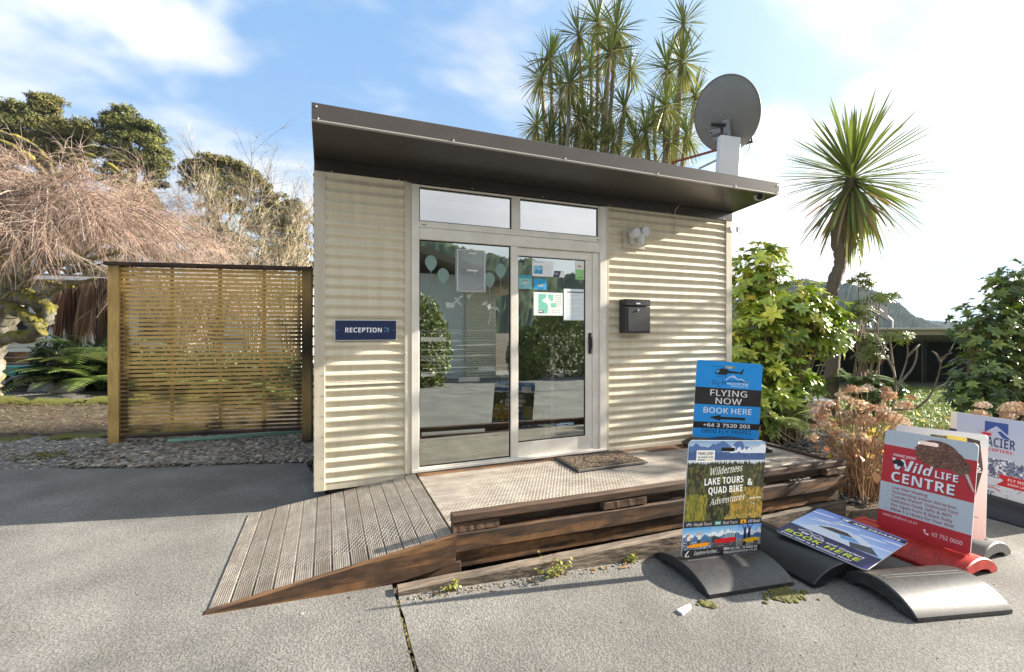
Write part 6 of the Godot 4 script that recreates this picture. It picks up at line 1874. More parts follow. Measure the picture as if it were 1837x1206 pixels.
func art_kiwi() -> Art:
	var a := Art.new(440, 608, C8(206, 212, 216))
	var red := C8(205, 38, 48)
	a.rect(0, 96, 440, 230, red)
	a.rect(0, 500, 440, 108, red)
	var br := [C8(98, 62, 46), C8(136, 90, 64), C8(72, 46, 36), C8(186, 134, 98), C8(116, 74, 54)]
	a.oval(266, 100, 104, 78, C8(112, 74, 54), 0.12); a.oval(374, 150, 42, 44, C8(116, 80, 60)); a.oval(330, 120, 60, 56, C8(108, 70, 52))
	var r := RandomNumberGenerator.new(); r.seed = 8
	for i in 1100:
		var th := r.randf() * TAU; var q := sqrt(r.randf())
		var body := r.randf() < 0.75
		var p := Vector2(266, 100) + Vector2(cos(th) * 100, sin(th) * 76) * q if body else Vector2(370, 148) + Vector2(cos(th), sin(th)) * 42 * q
		var l := r.randf_range(10, 22) if body else r.randf_range(5, 10)
		a.line(p, p + Vector2(-l * 0.9, l * r.randf_range(0.1, 0.7)) , r.randf_range(1.2, 2.6), br[r.randi() % 5])
	a.oval(392, 128, 6, 5, C8(20, 14, 12))
	a.poly([Vector2(392, 182), Vector2(406, 178), Vector2(438, 262), Vector2(432, 268)], C8(225, 205, 190)); a.poly([Vector2(384, 182), Vector2(394, 184), Vector2(418, 262), Vector2(412, 262)], C8(140, 60, 60))
	a.rect(0, 326, 440, 174, C8(206, 212, 216))
	a.text("FRANZ JOSEF", 52, 158, 15, Color.WHITE, {"fit": 118.0})
	var sh := C8(60, 20, 30)
	for d in [[3, 4, sh], [0, 0, Color.WHITE]]:
		var x: float = d[0]; var y: float = d[1]
		a.text("W", 48 + x, 236 + y, 66, d[2], {"fit": 112.0}); a.text("ild", 150 + x, 236 + y, 56, d[2], {"fit": 96.0, "shear": 0.22}); a.text("LIFE", 258 + x, 236 + y, 40, d[2], {"fit": 112.0})
		a.text("CENTRE", 48 + x, 312 + y, 58, d[2], {"fit": 312.0})
	a.oval(82, 196, 30, 20, C8(20, 18, 18)); a.oval(70, 214, 9, 8, Color.WHITE); a.line(Vector2(108, 200), Vector2(120, 226), 4, C8(20, 18, 18))
	var lines := ["Live Kiwi Viewing", "Outstanding Indoor Attraction", "\"Lonely Planet\" Endorsed Tour", "Delicious Food, Gifts & WiFi", "Yes- Open from 8.30am Daily", "Allow 1-2 Hours for Your Visit"]
	var wd := [176.0, 306.0, 318.0, 290.0, 294.0, 302.0]
	for i in 6:
		a.text(lines[i], 62, 358 + i * 26, 17, C8(150, 40, 46), {"fit": wd[i], "bold": false}); a.text(lines[i], 62.8, 358 + i * 26, 17, C8(150, 40, 46), {"fit": wd[i], "bold": false})
		a.path([Vector2(34, 350 + i * 26), Vector2(40, 357 + i * 26), Vector2(52, 344 + i * 26)], 2.5, C8(180, 190, 194))
	a.text("www.wildkiwi.co.nz", 26, 530, 17, Color.WHITE, {"fit": 176.0, "bold": false})
	a.text("03 752 0600", 270, 566, 22, Color.WHITE, {"fit": 136.0, "bold": false})
	a.path([Vector2(236, 548), Vector2(240, 560), Vector2(252, 566)], 6, Color.WHITE); a.oval(237, 547, 5, 5, Color.WHITE); a.oval(253, 565, 5, 5, Color.WHITE)
	a.speckle(0, 0, 440, 608, [C8(150, 150, 150), C8(120, 90, 90)], 40, 3, 88)
	return a

func art_book() -> Art:
	var a := Art.new(480, 520, C8(150, 180, 225))
	for y in 330: a.rect(0, y, 480, 1, C8(120, 150, 220).lerp(C8(190, 210, 240), y / 330.0))
	for k in 9: a.oval(60 + k * 50, 70 + (k * 83) % 210, 70, 9, C8(225, 232, 245), -0.12)
	# the aircraft
	a.poly([Vector2(40, 330), Vector2(150, 190), Vector2(250, 170), Vector2(360, 210), Vector2(440, 330), Vector2(300, 350), Vector2(120, 350)], C8(212, 220, 232))
	a.poly([Vector2(110, 250), Vector2(170, 204), Vector2(250, 196), Vector2(300, 232), Vector2(220, 250)], C8(60, 60, 66)); a.poly([Vector2(230, 250), Vector2(310, 236), Vector2(350, 270), Vector2(260, 290)], C8(100, 160, 215))
	a.line(Vector2(40, 200), Vector2(200, 120), 10, C8(235, 238, 245)); a.line(Vector2(170, 60), Vector2(130, 190), 8, C8(205, 212, 228)); a.line(Vector2(60, 150), Vector2(210, 130), 5, C8(120, 130, 150))
	a.poly([Vector2(300, 290), Vector2(400, 262), Vector2(460, 330), Vector2(330, 345)], C8(64, 64, 74))
	a.poly([Vector2(130, 34), Vector2(190, 12), Vector2(480, 10), Vector2(480, 60), Vector2(210, 66)], C8(44, 36, 66))
	a.poly([Vector2(150, 34), Vector2(196, 18), Vector2(186, 50)], Color.WHITE); a.text("AIR SAFARIS", 212, 52, 26, Color.WHITE, {"fit": 240.0, "shear": 0.2})
	a.rect(0, 345, 480, 175, C8(38, 34, 84))
	a.path([Vector2(70, 388), Vector2(120, 358), Vector2(150, 380), Vector2(180, 366), Vector2(212, 388)], 5, Color.WHITE); a.rect(76, 392, 130, 3, Color.WHITE)
	a.text("Mt Cook and Glaciers", 96, 418, 22, Color.WHITE, {"fit": 330.0, "shear": 0.15})
	a.text("BOOK HERE", 24, 474, 44, C8(216, 222, 40), {"fit": 400.0, "shear": 0.12})
	a.text("Every seat is a window seat!", 26, 506, 19, Color.WHITE, {"fit": 372.0, "shear": 0.12})
	return a

func art_glacier() -> Art:
	var a := Art.new(480, 660, C8(198, 208, 226))
	for y in 300: a.rect(0, y, 480, 1, C8(186, 198, 226).lerp(C8(208, 216, 228), y / 300.0))
	a.rect(0, 0, 34, 110, C8(232, 230, 224)); a.rect(0, 110, 34, 70, C8(64, 48, 110)); a.text("S", 22, 160, 20, Color.WHITE)
	a.poly([Vector2(176, 28), Vector2(286, 28), Vector2(286, 96), Vector2(232, 50), Vector2(176, 98)], C8(52, 84, 160)); a.poly([Vector2(236, 84), Vector2(252, 78), Vector2(300, 122), Vector2(262, 118)], C8(52, 84, 160))
	a.poly([Vector2(150, 108), Vector2(176, 98), Vector2(206, 98), Vector2(212, 110), Vector2(196, 118), Vector2(168, 114), Vector2(142, 96), Vector2(140, 88)], C8(205, 50, 60)); a.rect(150, 92, 70, 2, C8(205, 50, 60))
	a.text("GLACIER", 130, 178, 56, C8(66, 72, 116), {"fit": 190.0})
	a.text("HELICOPTERS.", 136, 206, 17, C8(205, 50, 60), {"fit": 180.0})
	a.ridge(300, 90, 61, 0.012, 520, C8(226, 230, 236)); a.speckle(60, 245, 420, 120, [C8(110, 120, 150), C8(140, 150, 175), C8(90, 98, 126), C8(240, 242, 245)], 900, 12, 62, 1.2)
	a.speckle(0, 340, 480, 210, [C8(232, 234, 236), C8(214, 218, 222), C8(170, 174, 176)], 500, 6, 63)
	a.poly([Vector2(238, 336), Vector2(420, 336), Vector2(420, 404), Vector2(238, 404), Vector2(272, 370)], C8(215, 52, 62)); a.text("FLY NOW", 290, 366, 16, Color.WHITE); a.text("SNOW LANDING", 290, 390, 12, Color.WHITE)
	a.path([Vector2(200, 430), Vector2(224, 424), Vector2(260, 438)], 6, C8(200, 60, 66)); a.rect(196, 414, 60, 2, C8(160, 50, 60))
	a.text("SCENIC", 112, 486, 36, C8(52, 60, 110), {"fit": 120.0}); a.text("FLIGHTS", 112, 530, 36, C8(52, 60, 110), {"fit": 116.0}); a.text("FROM FRANZ JOSEF GLACIER", 118, 544, 8, C8(200, 60, 70), {"fit": 110.0})
	a.poly([Vector2(60, 556), Vector2(226, 556), Vector2(252, 586), Vector2(220, 608), Vector2(60, 608)], C8(215, 52, 62)); a.text("BOOK HERE", 74, 596, 28, Color.WHITE, {"fit": 140.0})
	a.poly([Vector2(0, 620), Vector2(160, 616), Vector2(480, 650), Vector2(480, 660), Vector2(0, 660)], C8(60, 84, 160))
	return a

func art_white() -> Art:
	var a := Art.new(400, 600, C8(232, 214, 208))
	a.rect(0, 0, 400, 80, C8(222, 220, 218)); a.rect(230, 30, 90, 44, C8(232, 206, 90)); a.poly([Vector2(320, 30), Vector2(370, 40), Vector2(385, 200), Vector2(350, 420), Vector2(320, 480)], C8(62, 40, 40))
	a.path([Vector2(340, 478), Vector2(372, 480)], 3, C8(50, 40, 40)); a.text("COOL", 336, 150, 24, Color.WHITE, {"turn": 1.3})
	return a

func signs() -> void:
	R.seed = 31
	var plain: Material = M.white
	# blue sign on the deck
	var t := thing("pavement_sign", "bright blue FLYING NOW BOOK HERE helicopter sign standing on the deck", "sign")
	var bl := P(1242, 784, 4.72); var br := P(1361, 789, 4.85); var tl := P(1243, 645, 4.74)
	var xf := frame3(bl, br, tl)
	var m1 := art_mat("print_flying", art_flying(), 0.3)
	board(t, bl.distance_to(br), bl.distance_to(tl), 0.03, m1, m1, xf)
	var mid := (bl + br) / 2
	sign_base(t, M.base_black, Transform3D(Basis(Vector3.UP, -0.30 + PI / 2), Vector3(mid.x - 0.06, 0.188, mid.z + 0.05)), 0.44, 0.74, 0.105, false)
	# the tours sign on the asphalt
	t = thing("pavement_sign", "wilderness lake tours and quad bike sign with forest photograph on a black arched foot", "sign")
	bl = P(1222, 1003, 2.78); br = P(1362, 990, 2.98); tl = P(1240, 790, 2.81)
	var m2 := art_mat("print_tours", art_wild(), 0.32)
	board(t, bl.distance_to(br), bl.distance_to(tl), 0.032, m2, m2, frame3(bl, br, tl))
	sign_base(t, M.base_black, Transform3D(Basis(Vector3.BACK, -0.045) * Basis(Vector3.UP, -0.085), Vector3(2.395, G(2.4, 0) + 0.004, 1.772)), 0.63, 0.50, 0.092)
	# the fallen sign on its own foot
	t = thing("fallen_sign", "navy and sky blue sign with yellow BOOK HERE letters, fallen flat over its foot", "sign")
	var e0 := Vector3(2.985, 0.012, 1.685); var e1 := Vector3(3.055, -0.018, 2.225); var e2 := Vector3(3.585, 0.045, 1.80)
	xf = frame3(e0, e1, e2)
	var m3 := art_mat("print_book", art_book(), 0.25)
	board(t, e0.distance_to(e1), 0.575, 0.03, m3, plain, xf, false)
	sign_base(t, M.base_navy, Transform3D(Basis(Vector3.BACK, -0.045) * Basis(Vector3.UP, PI / 2 - 0.02), Vector3(3.03, G(3.03, 0) + 0.003, 1.785)), 0.66, 0.52, 0.115)
	# the empty foot in front
	t = thing("sign_foot", "empty black arched sign foot with a long slot, nearest the viewer at right", "sign foot", Vector3(3.335, G(3.34, 0) + 0.003, 2.36))
	sign_base(t, M.base_worn, Transform3D(Basis(Vector3.BACK, -0.045) * Basis(Vector3.UP, -0.20), Vector3.ZERO), 0.66, 0.45, 0.12)
	# red wildlife sign
	t = thing("pavement_sign", "red and grey wildlife centre sign with a brown kiwi on a red foot", "sign")
	bl = P(1573, 943, 3.42); br = P(1741, 998, 2.95); tl = P(1592, 770, 3.48)
	var m4 := art_mat("print_kiwi", art_kiwi(), 0.4)
	board(t, bl.distance_to(br), bl.distance_to(tl), 0.03, m4, plain, frame3(bl, br, tl))
	sign_base(t, M.base_red, Transform3D(Basis(Vector3.BACK, -0.04) * Basis(Vector3.UP, PI / 2 + 0.02), Vector3(3.97, G(3.97, 0) + 0.003, 2.0)), 0.72, 0.46, 0.115)
	# the white one behind it
	t = thing("pavement_sign", "pale pinkish white sign half hidden behind the red wildlife sign", "sign")
	bl = P(1600, 924, 3.72); br = P(1768, 972, 3.16); tl = P(1617, 763, 3.78)
	var m5 := art_mat("print_white", art_white(), 0.4)
	board(t, bl.distance_to(br), bl.distance_to(tl), 0.03, m5, plain, frame3(bl, br, tl))
	sign_base(t, M.base_grey, Transform3D(Basis(Vector3.BACK, -0.03) * Basis(Vector3.UP, PI / 2 + 0.03), Vector3(4.43, G(4.43, 0) + 0.003, 1.93)), 0.66, 0.44, 0.115)
	# the big helicopter sign at the edge
	t = thing("pavement_sign", "large white and blue glacier helicopters sign with snowy mountains at the right edge", "sign")
	bl = P(1700, 918, 4.45); tl = P(1699, 737, 4.5)
	var dz := (P(1837, 757, 3.95) - tl)
	br = bl + dz * 1.28
	var m6 := art_mat("print_glacier", art_glacier(), 0.35)
	board(t, bl.distance_to(br), bl.distance_to(tl), 0.012, m6, plain, frame3(bl, br, tl), false)
	sign_base(t, M.base_navy, Transform3D(Basis(Vector3.UP, PI / 2), Vector3(bl.x, G(bl.x, 0) - 0.01, bl.z + 0.36)), 0.80, 0.62, 0.15)

# ---------- small things on the wall, the roof and the ground ----------
func on(px: float, py: float, z: float) -> Vector3:   # the sight line met with a plane parallel to the wall
	var d := P(px, py, 1.0) - EYE
	return EYE + d * ((z - EYE.z) / d.z)

func card(called: String, label: String, category: String, a: Vector2, b: Vector2, z: float, m: Material, group := "") -> void:
	# a sheet of paper on the glass between two opposite corners
	var p := on(a.x, a.y, z); var q := on(b.x, b.y, z)
	var mb := MB.new()
	mb.quad(Vector3(p.x, q.y, z), Vector3(q.x, q.y, z), Vector3(q.x, p.y, z), Vector3(p.x, p.y, z))
	mb.box(Vector3((p.x + q.x) / 2, (p.y + q.y) / 2, z - 0.0009), Vector3(absf(q.x - p.x), absf(p.y - q.y), 0.0006))
	for i in range(4, mb.uv.size()): mb.uv[i] = Vector2(0.02, 0.02)
	solo(called, mb.done(), m, label, category, Transform3D.IDENTITY, group)

func small_things() -> void:
	R.seed = 41
	# name board
	var a := Art.new(512, 172, C8(34, 48, 84))
	a.rect(0, 0, 512, 4, C8(214, 216, 218)); a.rect(0, 168, 512, 4, C8(214, 216, 218)); a.rect(0, 0, 4, 172, C8(214, 216, 218)); a.rect(508, 0, 4, 172, C8(214, 216, 218))
	a.text("RECEPTION", 78, 104, 40, Color.WHITE, {"fit": 312.0})
	a.path([Vector2(402, 66), Vector2(440, 66), Vector2(440, 104)], 4, C8(120, 180, 225)); a.line(Vector2(404, 104), Vector2(438, 70), 4, C8(120, 180, 225))
	for p in [[22, 86], [490, 86]]: a.oval(p[0], p[1], 4, 4, C8(150, 155, 165))
	var t := thing("reception_sign", "navy RECEPTION sign with a small arrow on the left corrugated panel", "sign", Vector3(0.395, 1.407, 0.026))
	part(t, "board", box_mesh(Vector3(0.487, 0.168, 0.008), 0.002), M.white)
	var mb := MB.new()
	mb.quad(Vector3(-0.242, -0.083, 0.0047), Vector3(0.242, -0.083, 0.0047), Vector3(0.242, 0.083, 0.0047), Vector3(-0.242, 0.083, 0.0047))
	part(t, "printed_face", mb.done(), art_mat("print_reception", a, 0.35))
	# mailbox
	t = thing("mailbox", "black metal letterbox with a hinged lid on the right corrugated panel", "mailbox", Vector3(3.03, 1.55, 0.02))
	span(t, "body", M.mail, -0.155, 0.155, -0.175, 0.10, 0.0, 0.105, 0.004)
	span(t, "lid", M.mail, -0.158, 0.158, 0.104, 0.172, 0.0, 0.112, 0.008)
	span(t, "front_panel", M.mail, -0.125, 0.140, -0.155, 0.088, 0.1055, 0.111, 0.003)
	span(t, "name_plate", M.white, -0.03, 0.02, 0.12, 0.135, 0.1125, 0.115, 0.001)
	mb = MB.new(); mb.rod(Vector3(-0.005, 0.062, 0.108), Vector3(-0.005, 0.062, 0.118), 0.011, 12)
	part(t, "lock", mb.done(), M.steel)
	# twin security light
	t = thing("security_light", "white twin-head security light on a square plate high on the right panel", "light", Vector3(3.055, 2.35, 0.018))
	span(t, "back_plate", M.flash, -0.135, 0.135, -0.095, 0.095, 0.0, 0.012, 0.003)
	for s in [[-0.055, 0.045], [0.06, 0.07]]:
		mb = MB.new()
		mb.tube(PackedVector3Array([Vector3(s[0] * 0.7, s[1], 0.03), Vector3(s[0], s[1], 0.07), Vector3(s[0], s[1], 0.12), Vector3(s[0], s[1], 0.125)]), PackedFloat32Array([0.03, 0.052, 0.055, 0.05]), 16, true)
		var hd := part(t, "lamp_head", mb.done(), M.lamp_shell)
		var g := MB.new(); g.rod(Vector3(s[0], s[1], 0.1255), Vector3(s[0], s[1], 0.128), 0.043, 16)
		part(hd, "lens", g.done(), M.lens)
	mb = MB.new(); mb.tube(PackedVector3Array([Vector3(0.02, -0.06, 0.09), Vector3(0.02, -0.055, 0.09), Vector3(0.02, 0.03, 0.09), Vector3(0.02, 0.045, 0.07)]), PackedFloat32Array([0.022, 0.034, 0.036, 0.025]), 14, true)
	part(t, "sensor", mb.done(), M.lamp_shell)
	mb = MB.new(); mb.box(Vector3(-0.03, -0.01, 0.035), Vector3(0.07, 0.09, 0.05), 0.008)
	part(t, "junction_box", mb.done(), M.lamp_shell)
	# camera under the soffit
	var cp := on(1362, 353, 0.52)
	t = thing("security_camera", "small white bullet security camera with a black face under the roof corner", "camera", cp)
	mb = MB.new()
	var dir := Vector3(-0.62, -0.25, 0.74).normalized()
	mb.tube(PackedVector3Array([-dir * 0.09, -dir * 0.085, dir * 0.03, dir * 0.045]), PackedFloat32Array([0.025, 0.036, 0.04, 0.038]), 16, true)
	part(t, "body", mb.done(), M.lamp_shell)
	mb = MB.new(); mb.tube(PackedVector3Array([dir * 0.0455, dir * 0.05]), PackedFloat32Array([0.034, 0.030]), 16, true)
	var fc := part(t, "face", mb.done(), M.black)
	mb = MB.new(); mb.rod(dir * 0.0505, dir * 0.053, 0.012, 12)
	part(fc, "lens", mb.done(), M.dark_pane)
	mb = MB.new(); mb.rod(Vector3(-0.05, 0.005, 0), Vector3(-0.05, 2.803 - cp.y, -0.02), 0.006, 6); mb.rod(Vector3(-0.05, 0.005, 0), Vector3(0, 0, 0), 0.008, 6); mb.rod(Vector3(0, 0.045, -0.03), Vector3(0.0, 2.80 - cp.y, -0.05), 0.03, 12)
	part(t, "bracket", mb.done(), M.lamp_shell)
	# its cable
	mb = MB.new()
	var cable := [on(1300, 365, 0.1), on(1285, 362, 0.03), on(1235, 359, 0.033), on(1222, 362, 0.033), on(1211, 378, 0.034), on(1211, 405, 0.024), on(1210, 418, 0.020)]
	mb.tube(curve(cp + Vector3(-0.03, 0.03, -0.05), on(1340, 357, 0.35), on(1310, 364, 0.2), cable[1], 8), tapers(0.004, 0.004, 8), 5)
	mb.tube(PackedVector3Array(cable.slice(1)), PackedFloat32Array([0.005, 0.005, 0.005, 0.005, 0.005, 0.005]), 6, true)
	mb.ball(cable[6], Vector3(0.018, 0.02, 0.012), 6, 8)
	solo("camera_cable", mb.done(), M.cable, "pale cable pinned along the eaves and dropping to a small black plug", "cable")
	var tagp := on(1288, 370, 0.032)
	solo("cable_clip", box_mesh(Vector3(0.02, 0.075, 0.012), 0.003), M.flash, "short pale strip hanging below the eaves by the cabin corner", "clip", Transform3D(Basis(Vector3.BACK, -0.3), tagp))
	# bracket at the corner
	t = thing("corner_bracket", "grey metal bracket with three holes sticking out at the cabin corner", "bracket", Vector3(4.43, 2.575, 0.0))
	span(t, "plate", M.steel, -0.03, 0.135, -0.028, 0.028, 0.0265, 0.031, 0.001)
	span(t, "flange", M.steel, 0.085, 0.135, -0.045, 0.045, 0.0315, 0.035, 0.001)
	for i in 3:
		mb = MB.new(); mb.rod(Vector3(0.11, -0.028 + i * 0.028, 0.0352), Vector3(0.11, -0.028 + i * 0.028, 0.0358), 0.008, 10)
		part(t, "hole", mb.done(), M.black)
	satellite()
	glass_things()
	# ground bits
	mb = MB.new()
	mb.extrude(PackedVector2Array([Vector2(-0.05, -0.012), Vector2(0.045, 0.0), Vector2(0.055, 0.02), Vector2(-0.045, 0.028)]), 0.0, 0.012, Transform3D(Basis(Vector3(1, 0, 0), Vector3(0, 0, -1), Vector3(0, 1, 0)), Vector3.ZERO))
	solo("paint_flake", mb.done(), M.white, "white broken tapered chip lying on the asphalt before the tours sign", "chip", Transform3D(Basis(Vector3.UP, 0.2), Vector3(1.86, G(1.86, 0) + 0.002, 2.045)))
	moss_patch(Vector2(2.53, 2.10), 0.10, 130, "brown-green moss patch on the asphalt beside the tours sign foot")
	moss_patch(Vector2(2.02, 2.03), 0.035, 40, "tiny moss spot on the asphalt near the white chip")
	moss_patch(Vector2(-0.12, 0.02), 0.12, 160, "green moss below the left front corner of the cabin")
	for q in [[1.36, 1.50, 0.16, "sprawling yellow-green weed at the middle of the timber edging"], [0.72, 1.47, 0.07, "small weed growing at the left end of the timber edging"], [1.9, 1.50, 0.06, "thin weed by the timber edging near the tours sign"]]:
		t = thing("weed", q[3], "weed", Vector3(q[0], G(q[0], 0), q[1]))
		mb = MB.new()
		var lb := MB.new()
		for i in int(9 + q[2] * 70):
			mb.col = tint(Color(0.22, 0.18, 0.08), 0.2)
			var tw := twig(mb, Vector3(R.randf_range(-0.3, 0.3) * q[2], 0, 0), Vector3(R.randf_range(-1, 1), R.randf_range(0.3, 1.2), R.randf_range(-0.2, 0.8)), q[2] * R.randf_range(0.4, 1.1), 0.0018, 0.5, 4)
			for j in 4:
				lb.col = tint([Color(0.23, 0.27, 0.05), Color(0.32, 0.30, 0.07)][R.randi() % 2], 0.3)
				lb.blade(tw[1 + j], rvec(), Vector3.UP, R.randf_range(0.012, 0.028), 0.014, 0.4, 3, 0.2, 1)
		part(t, "stems", mb.done(), M.twig)
		part(t, "leaves", lb.done(), M.leaf).set_meta("kind", "stuff")
	# fallen leaves and grit
	var leaf := MB.new(); leaf.blade(Vector3(0, 0, -0.5), Vector3(0, 0.05, 1), Vector3.UP, 1.0, 0.6, 0.3, 4, 0.25, 1)
	var lm := leaf.done()
	var names_l := ["brown", "yellowish", "reddish", "pale"]
	for i in 14:
		var x := R.randf_range(0.6, 2.3); var z := 1.455 + 0.035 * x + R.randf_range(-0.01, 0.05)
		var k := R.randi() % 4
		solo("fallen_leaf", lm, M["hydrangea_leaf%d" % 0] if M.has("hydrangea_leaf0") else M.litter_leaf, "small dry fallen leaf lying along the foot of the timber edging", "leaf", Transform3D(Basis(Vector3.UP, R.randf() * TAU) * Basis.from_scale(Vector3.ONE * R.randf_range(0.02, 0.045)), Vector3(x, G(x, z) + 0.006, z)), "fallen leaves along the timber edging")
	var xfs := []; var cols := []
	var pb := MB.new(); pb.ball(Vector3.ZERO, Vector3.ONE, 4, 6)
	for i in 900:
		var x := R.randf_range(-3.0, 4.5); var z := R.randf_range(1.5, 3.4)
		if x < 0.4: z = R.randf_range(0.0, 3.0)
		if x > -0.5 and x < 0.85 and z < 1.35: continue
		var s := R.randf_range(0.0012, 0.0035) * (2.2 if R.randf() < 0.02 else 1.0)
		xfs.append(Transform3D(Basis(Vector3.UP, R.randf() * TAU) * Basis.from_scale(Vector3(s * 1.4, s * 0.6, s)), Vector3(x, G(x, z) + s * 0.3, z)))
		cols.append(tint([Color(0.5, 0.48, 0.44), Color(0.12, 0.11, 0.1), Color(0.3, 0.26, 0.2)][R.randi() % 3], 0.3))
	for i in 700:   # crumbs along the edging
		var x := R.randf_range(0.45, 4.3); var z := 1.44 + 0.035 * x + absf(R.randfn()) * 0.03
		var s := R.randf_range(0.002, 0.007)
		xfs.append(Transform3D(Basis(Vector3.UP, R.randf() * TAU) * Basis.from_scale(Vector3(s * 1.4, s * 0.6, s)), Vector3(x, G(x, z) + s * 0.3, z)))
		cols.append(tint([Color(0.3, 0.29, 0.26), Color(0.12, 0.09, 0.06), Color(0.3, 0.22, 0.12)][R.randi() % 3], 0.3))
	tag(scatter(self, "grit", pb.done(), M.stone, xfs, cols), "loose grit and crumbs scattered over the asphalt", "grit")

func satellite() -> void:
	var ctr := Vector3(4.20, 3.80, 0.15)
	var t := thing("satellite_dish", "large grey satellite dish seen from behind on a short white mast at the roof end", "satellite dish", Vector3(4.11, 2.90, 0.2))
	var o := t.position
	var n := Vector3(0.93, 0.45, -0.26).normalized()   # where the dish looks
	var x := n.cross(Vector3.UP).normalized(); var y := x.cross(n)
	var roll := Basis(n, 0.10)
	x = roll * x; y = roll * y
	var b := MB.new()
	var rings := 14; var segs := 56
	for side in 2:
		var first := b.v.size()
		for i in rings + 1:
			var f := float(i) / rings
			for k in segs:
				var a := TAU * k / segs
				var p := x * (cos(a) * 0.362 * f) + y * (sin(a) * 0.395 * f) + n * (-0.085 * (1.0 - f * f) + (0.004 if side else 0.0))
				var nn := (-n - (x * cos(a) + y * sin(a)) * (-0.42 * f)).normalized() * (-1.0 if side else 1.0)
				b.vert(ctr - o + p, nn)
		for i in rings:
			for k in segs:
				var q := first + i * segs + k; var r := first + i * segs + (k + 1) % segs
				if side == 0: b.face(q, q + segs, r + segs); b.face(q, r + segs, r)
				else: b.face(q, r + segs, q + segs); b.face(q, r, r + segs)
	part(t, "reflector", b.done(), M.dish)
	var rim := MB.new()
	var rp := PackedVector3Array(); var rr := PackedFloat32Array()
	for k in 57: rp.append(ctr - o + x * cos(TAU * k / 56) * 0.363 + y * sin(TAU * k / 56) * 0.396); rr.append(0.008)
	rim.tube(rp, rr, 6)
	part(t, "rim", rim.done(), M.dish)
	# mount on the back
	var back := ctr - o - n * 0.085 - y * 0.17 - x * 0.01
	var mbx := MB.new()
	mbx.box(back - n * 0.03 + x * 0.06, Vector3(0.07, 0.24, 0.05), 0.005, Basis(x, y, n))
	mbx.box(back - n * 0.035 - x * 0.06 + y * 0.03, Vector3(0.12, 0.05, 0.06), 0.005, Basis(x, y, n))
	mbx.box(back - n * 0.05 - x * 0.05 - y * 0.05, Vector3(0.14, 0.035, 0.05), 0.005, Basis(x, y, n))
	part(t, "mount", mbx.done(), M.steel)
	var cl := MB.new()
	cl.box(back - n * 0.045 - x * 0.02 + y * 0.09, Vector3(0.17, 0.035, 0.035), 0.008, Basis(Basis(n, 0.3) * x, Basis(n, 0.3) * y, n))
	for q in [[-0.1, -0.05], [0.0, -0.05], [-0.1, 0.03], [0.05, 0.09], [0.06, -0.02]]: cl.ball(back - n * 0.075 + x * q[0] + y * q[1], Vector3.ONE * 0.010, 4, 6)
	part(t, "clamp", cl.done(), M.rubber)
	# mast: a flat white post
	var up := Vector3(0.09, 1.0, 0.0).normalized()
	var mx := Vector3(cos(0.30), 0, sin(0.30))
	mx = (mx - up * mx.dot(up)).normalized()
	part(t, "mast", box_mesh(Vector3(0.235, 0.66, 0.07), 0.006), M.white, Transform3D(Basis(mx, up, mx.cross(up)), Vector3(0.055, 0.30, 0.0)))
	var st := MB.new(); st.rod(Vector3(0.0, 0.50, -0.02), on(1205, 292, -0.35) - o, 0.014, 8)
	part(t, "brace", st.done(), M.rust)
	st = MB.new(); st.rod(Vector3(0.0, 0.40, -0.03), on(1255, 302, -0.55) - o, 0.013, 8)
	part(t, "brace", st.done(), M.steel)
	st = MB.new()
	var tip := ctr - o + n * 0.56 - y * 0.36
	st.tube(PackedVector3Array([ctr - o - y * 0.39, tip]), PackedFloat32Array([0.016, 0.012]), 8, true)
	part(t, "feed_arm", st.done(), M.steel)
	st = MB.new(); st.box(tip, Vector3(0.09, 0.09, 0.12), 0.012, Basis(x, y, n)); st.tube(PackedVector3Array([tip - n * 0.06, tip - n * 0.12]), PackedFloat32Array([0.03, 0.045]), 12, true)
	part(t, "receiver", st.done(), M.rubber)
	st = MB.new(); st.tube(curve(tip, tip + Vector3(0, -0.2, 0), Vector3(0.3, 0.45, 0), Vector3(0.1, 0.3, -0.04), 10), tapers(0.005, 0.005, 10), 5)
	part(t, "cable", st.done(), M.rubber)

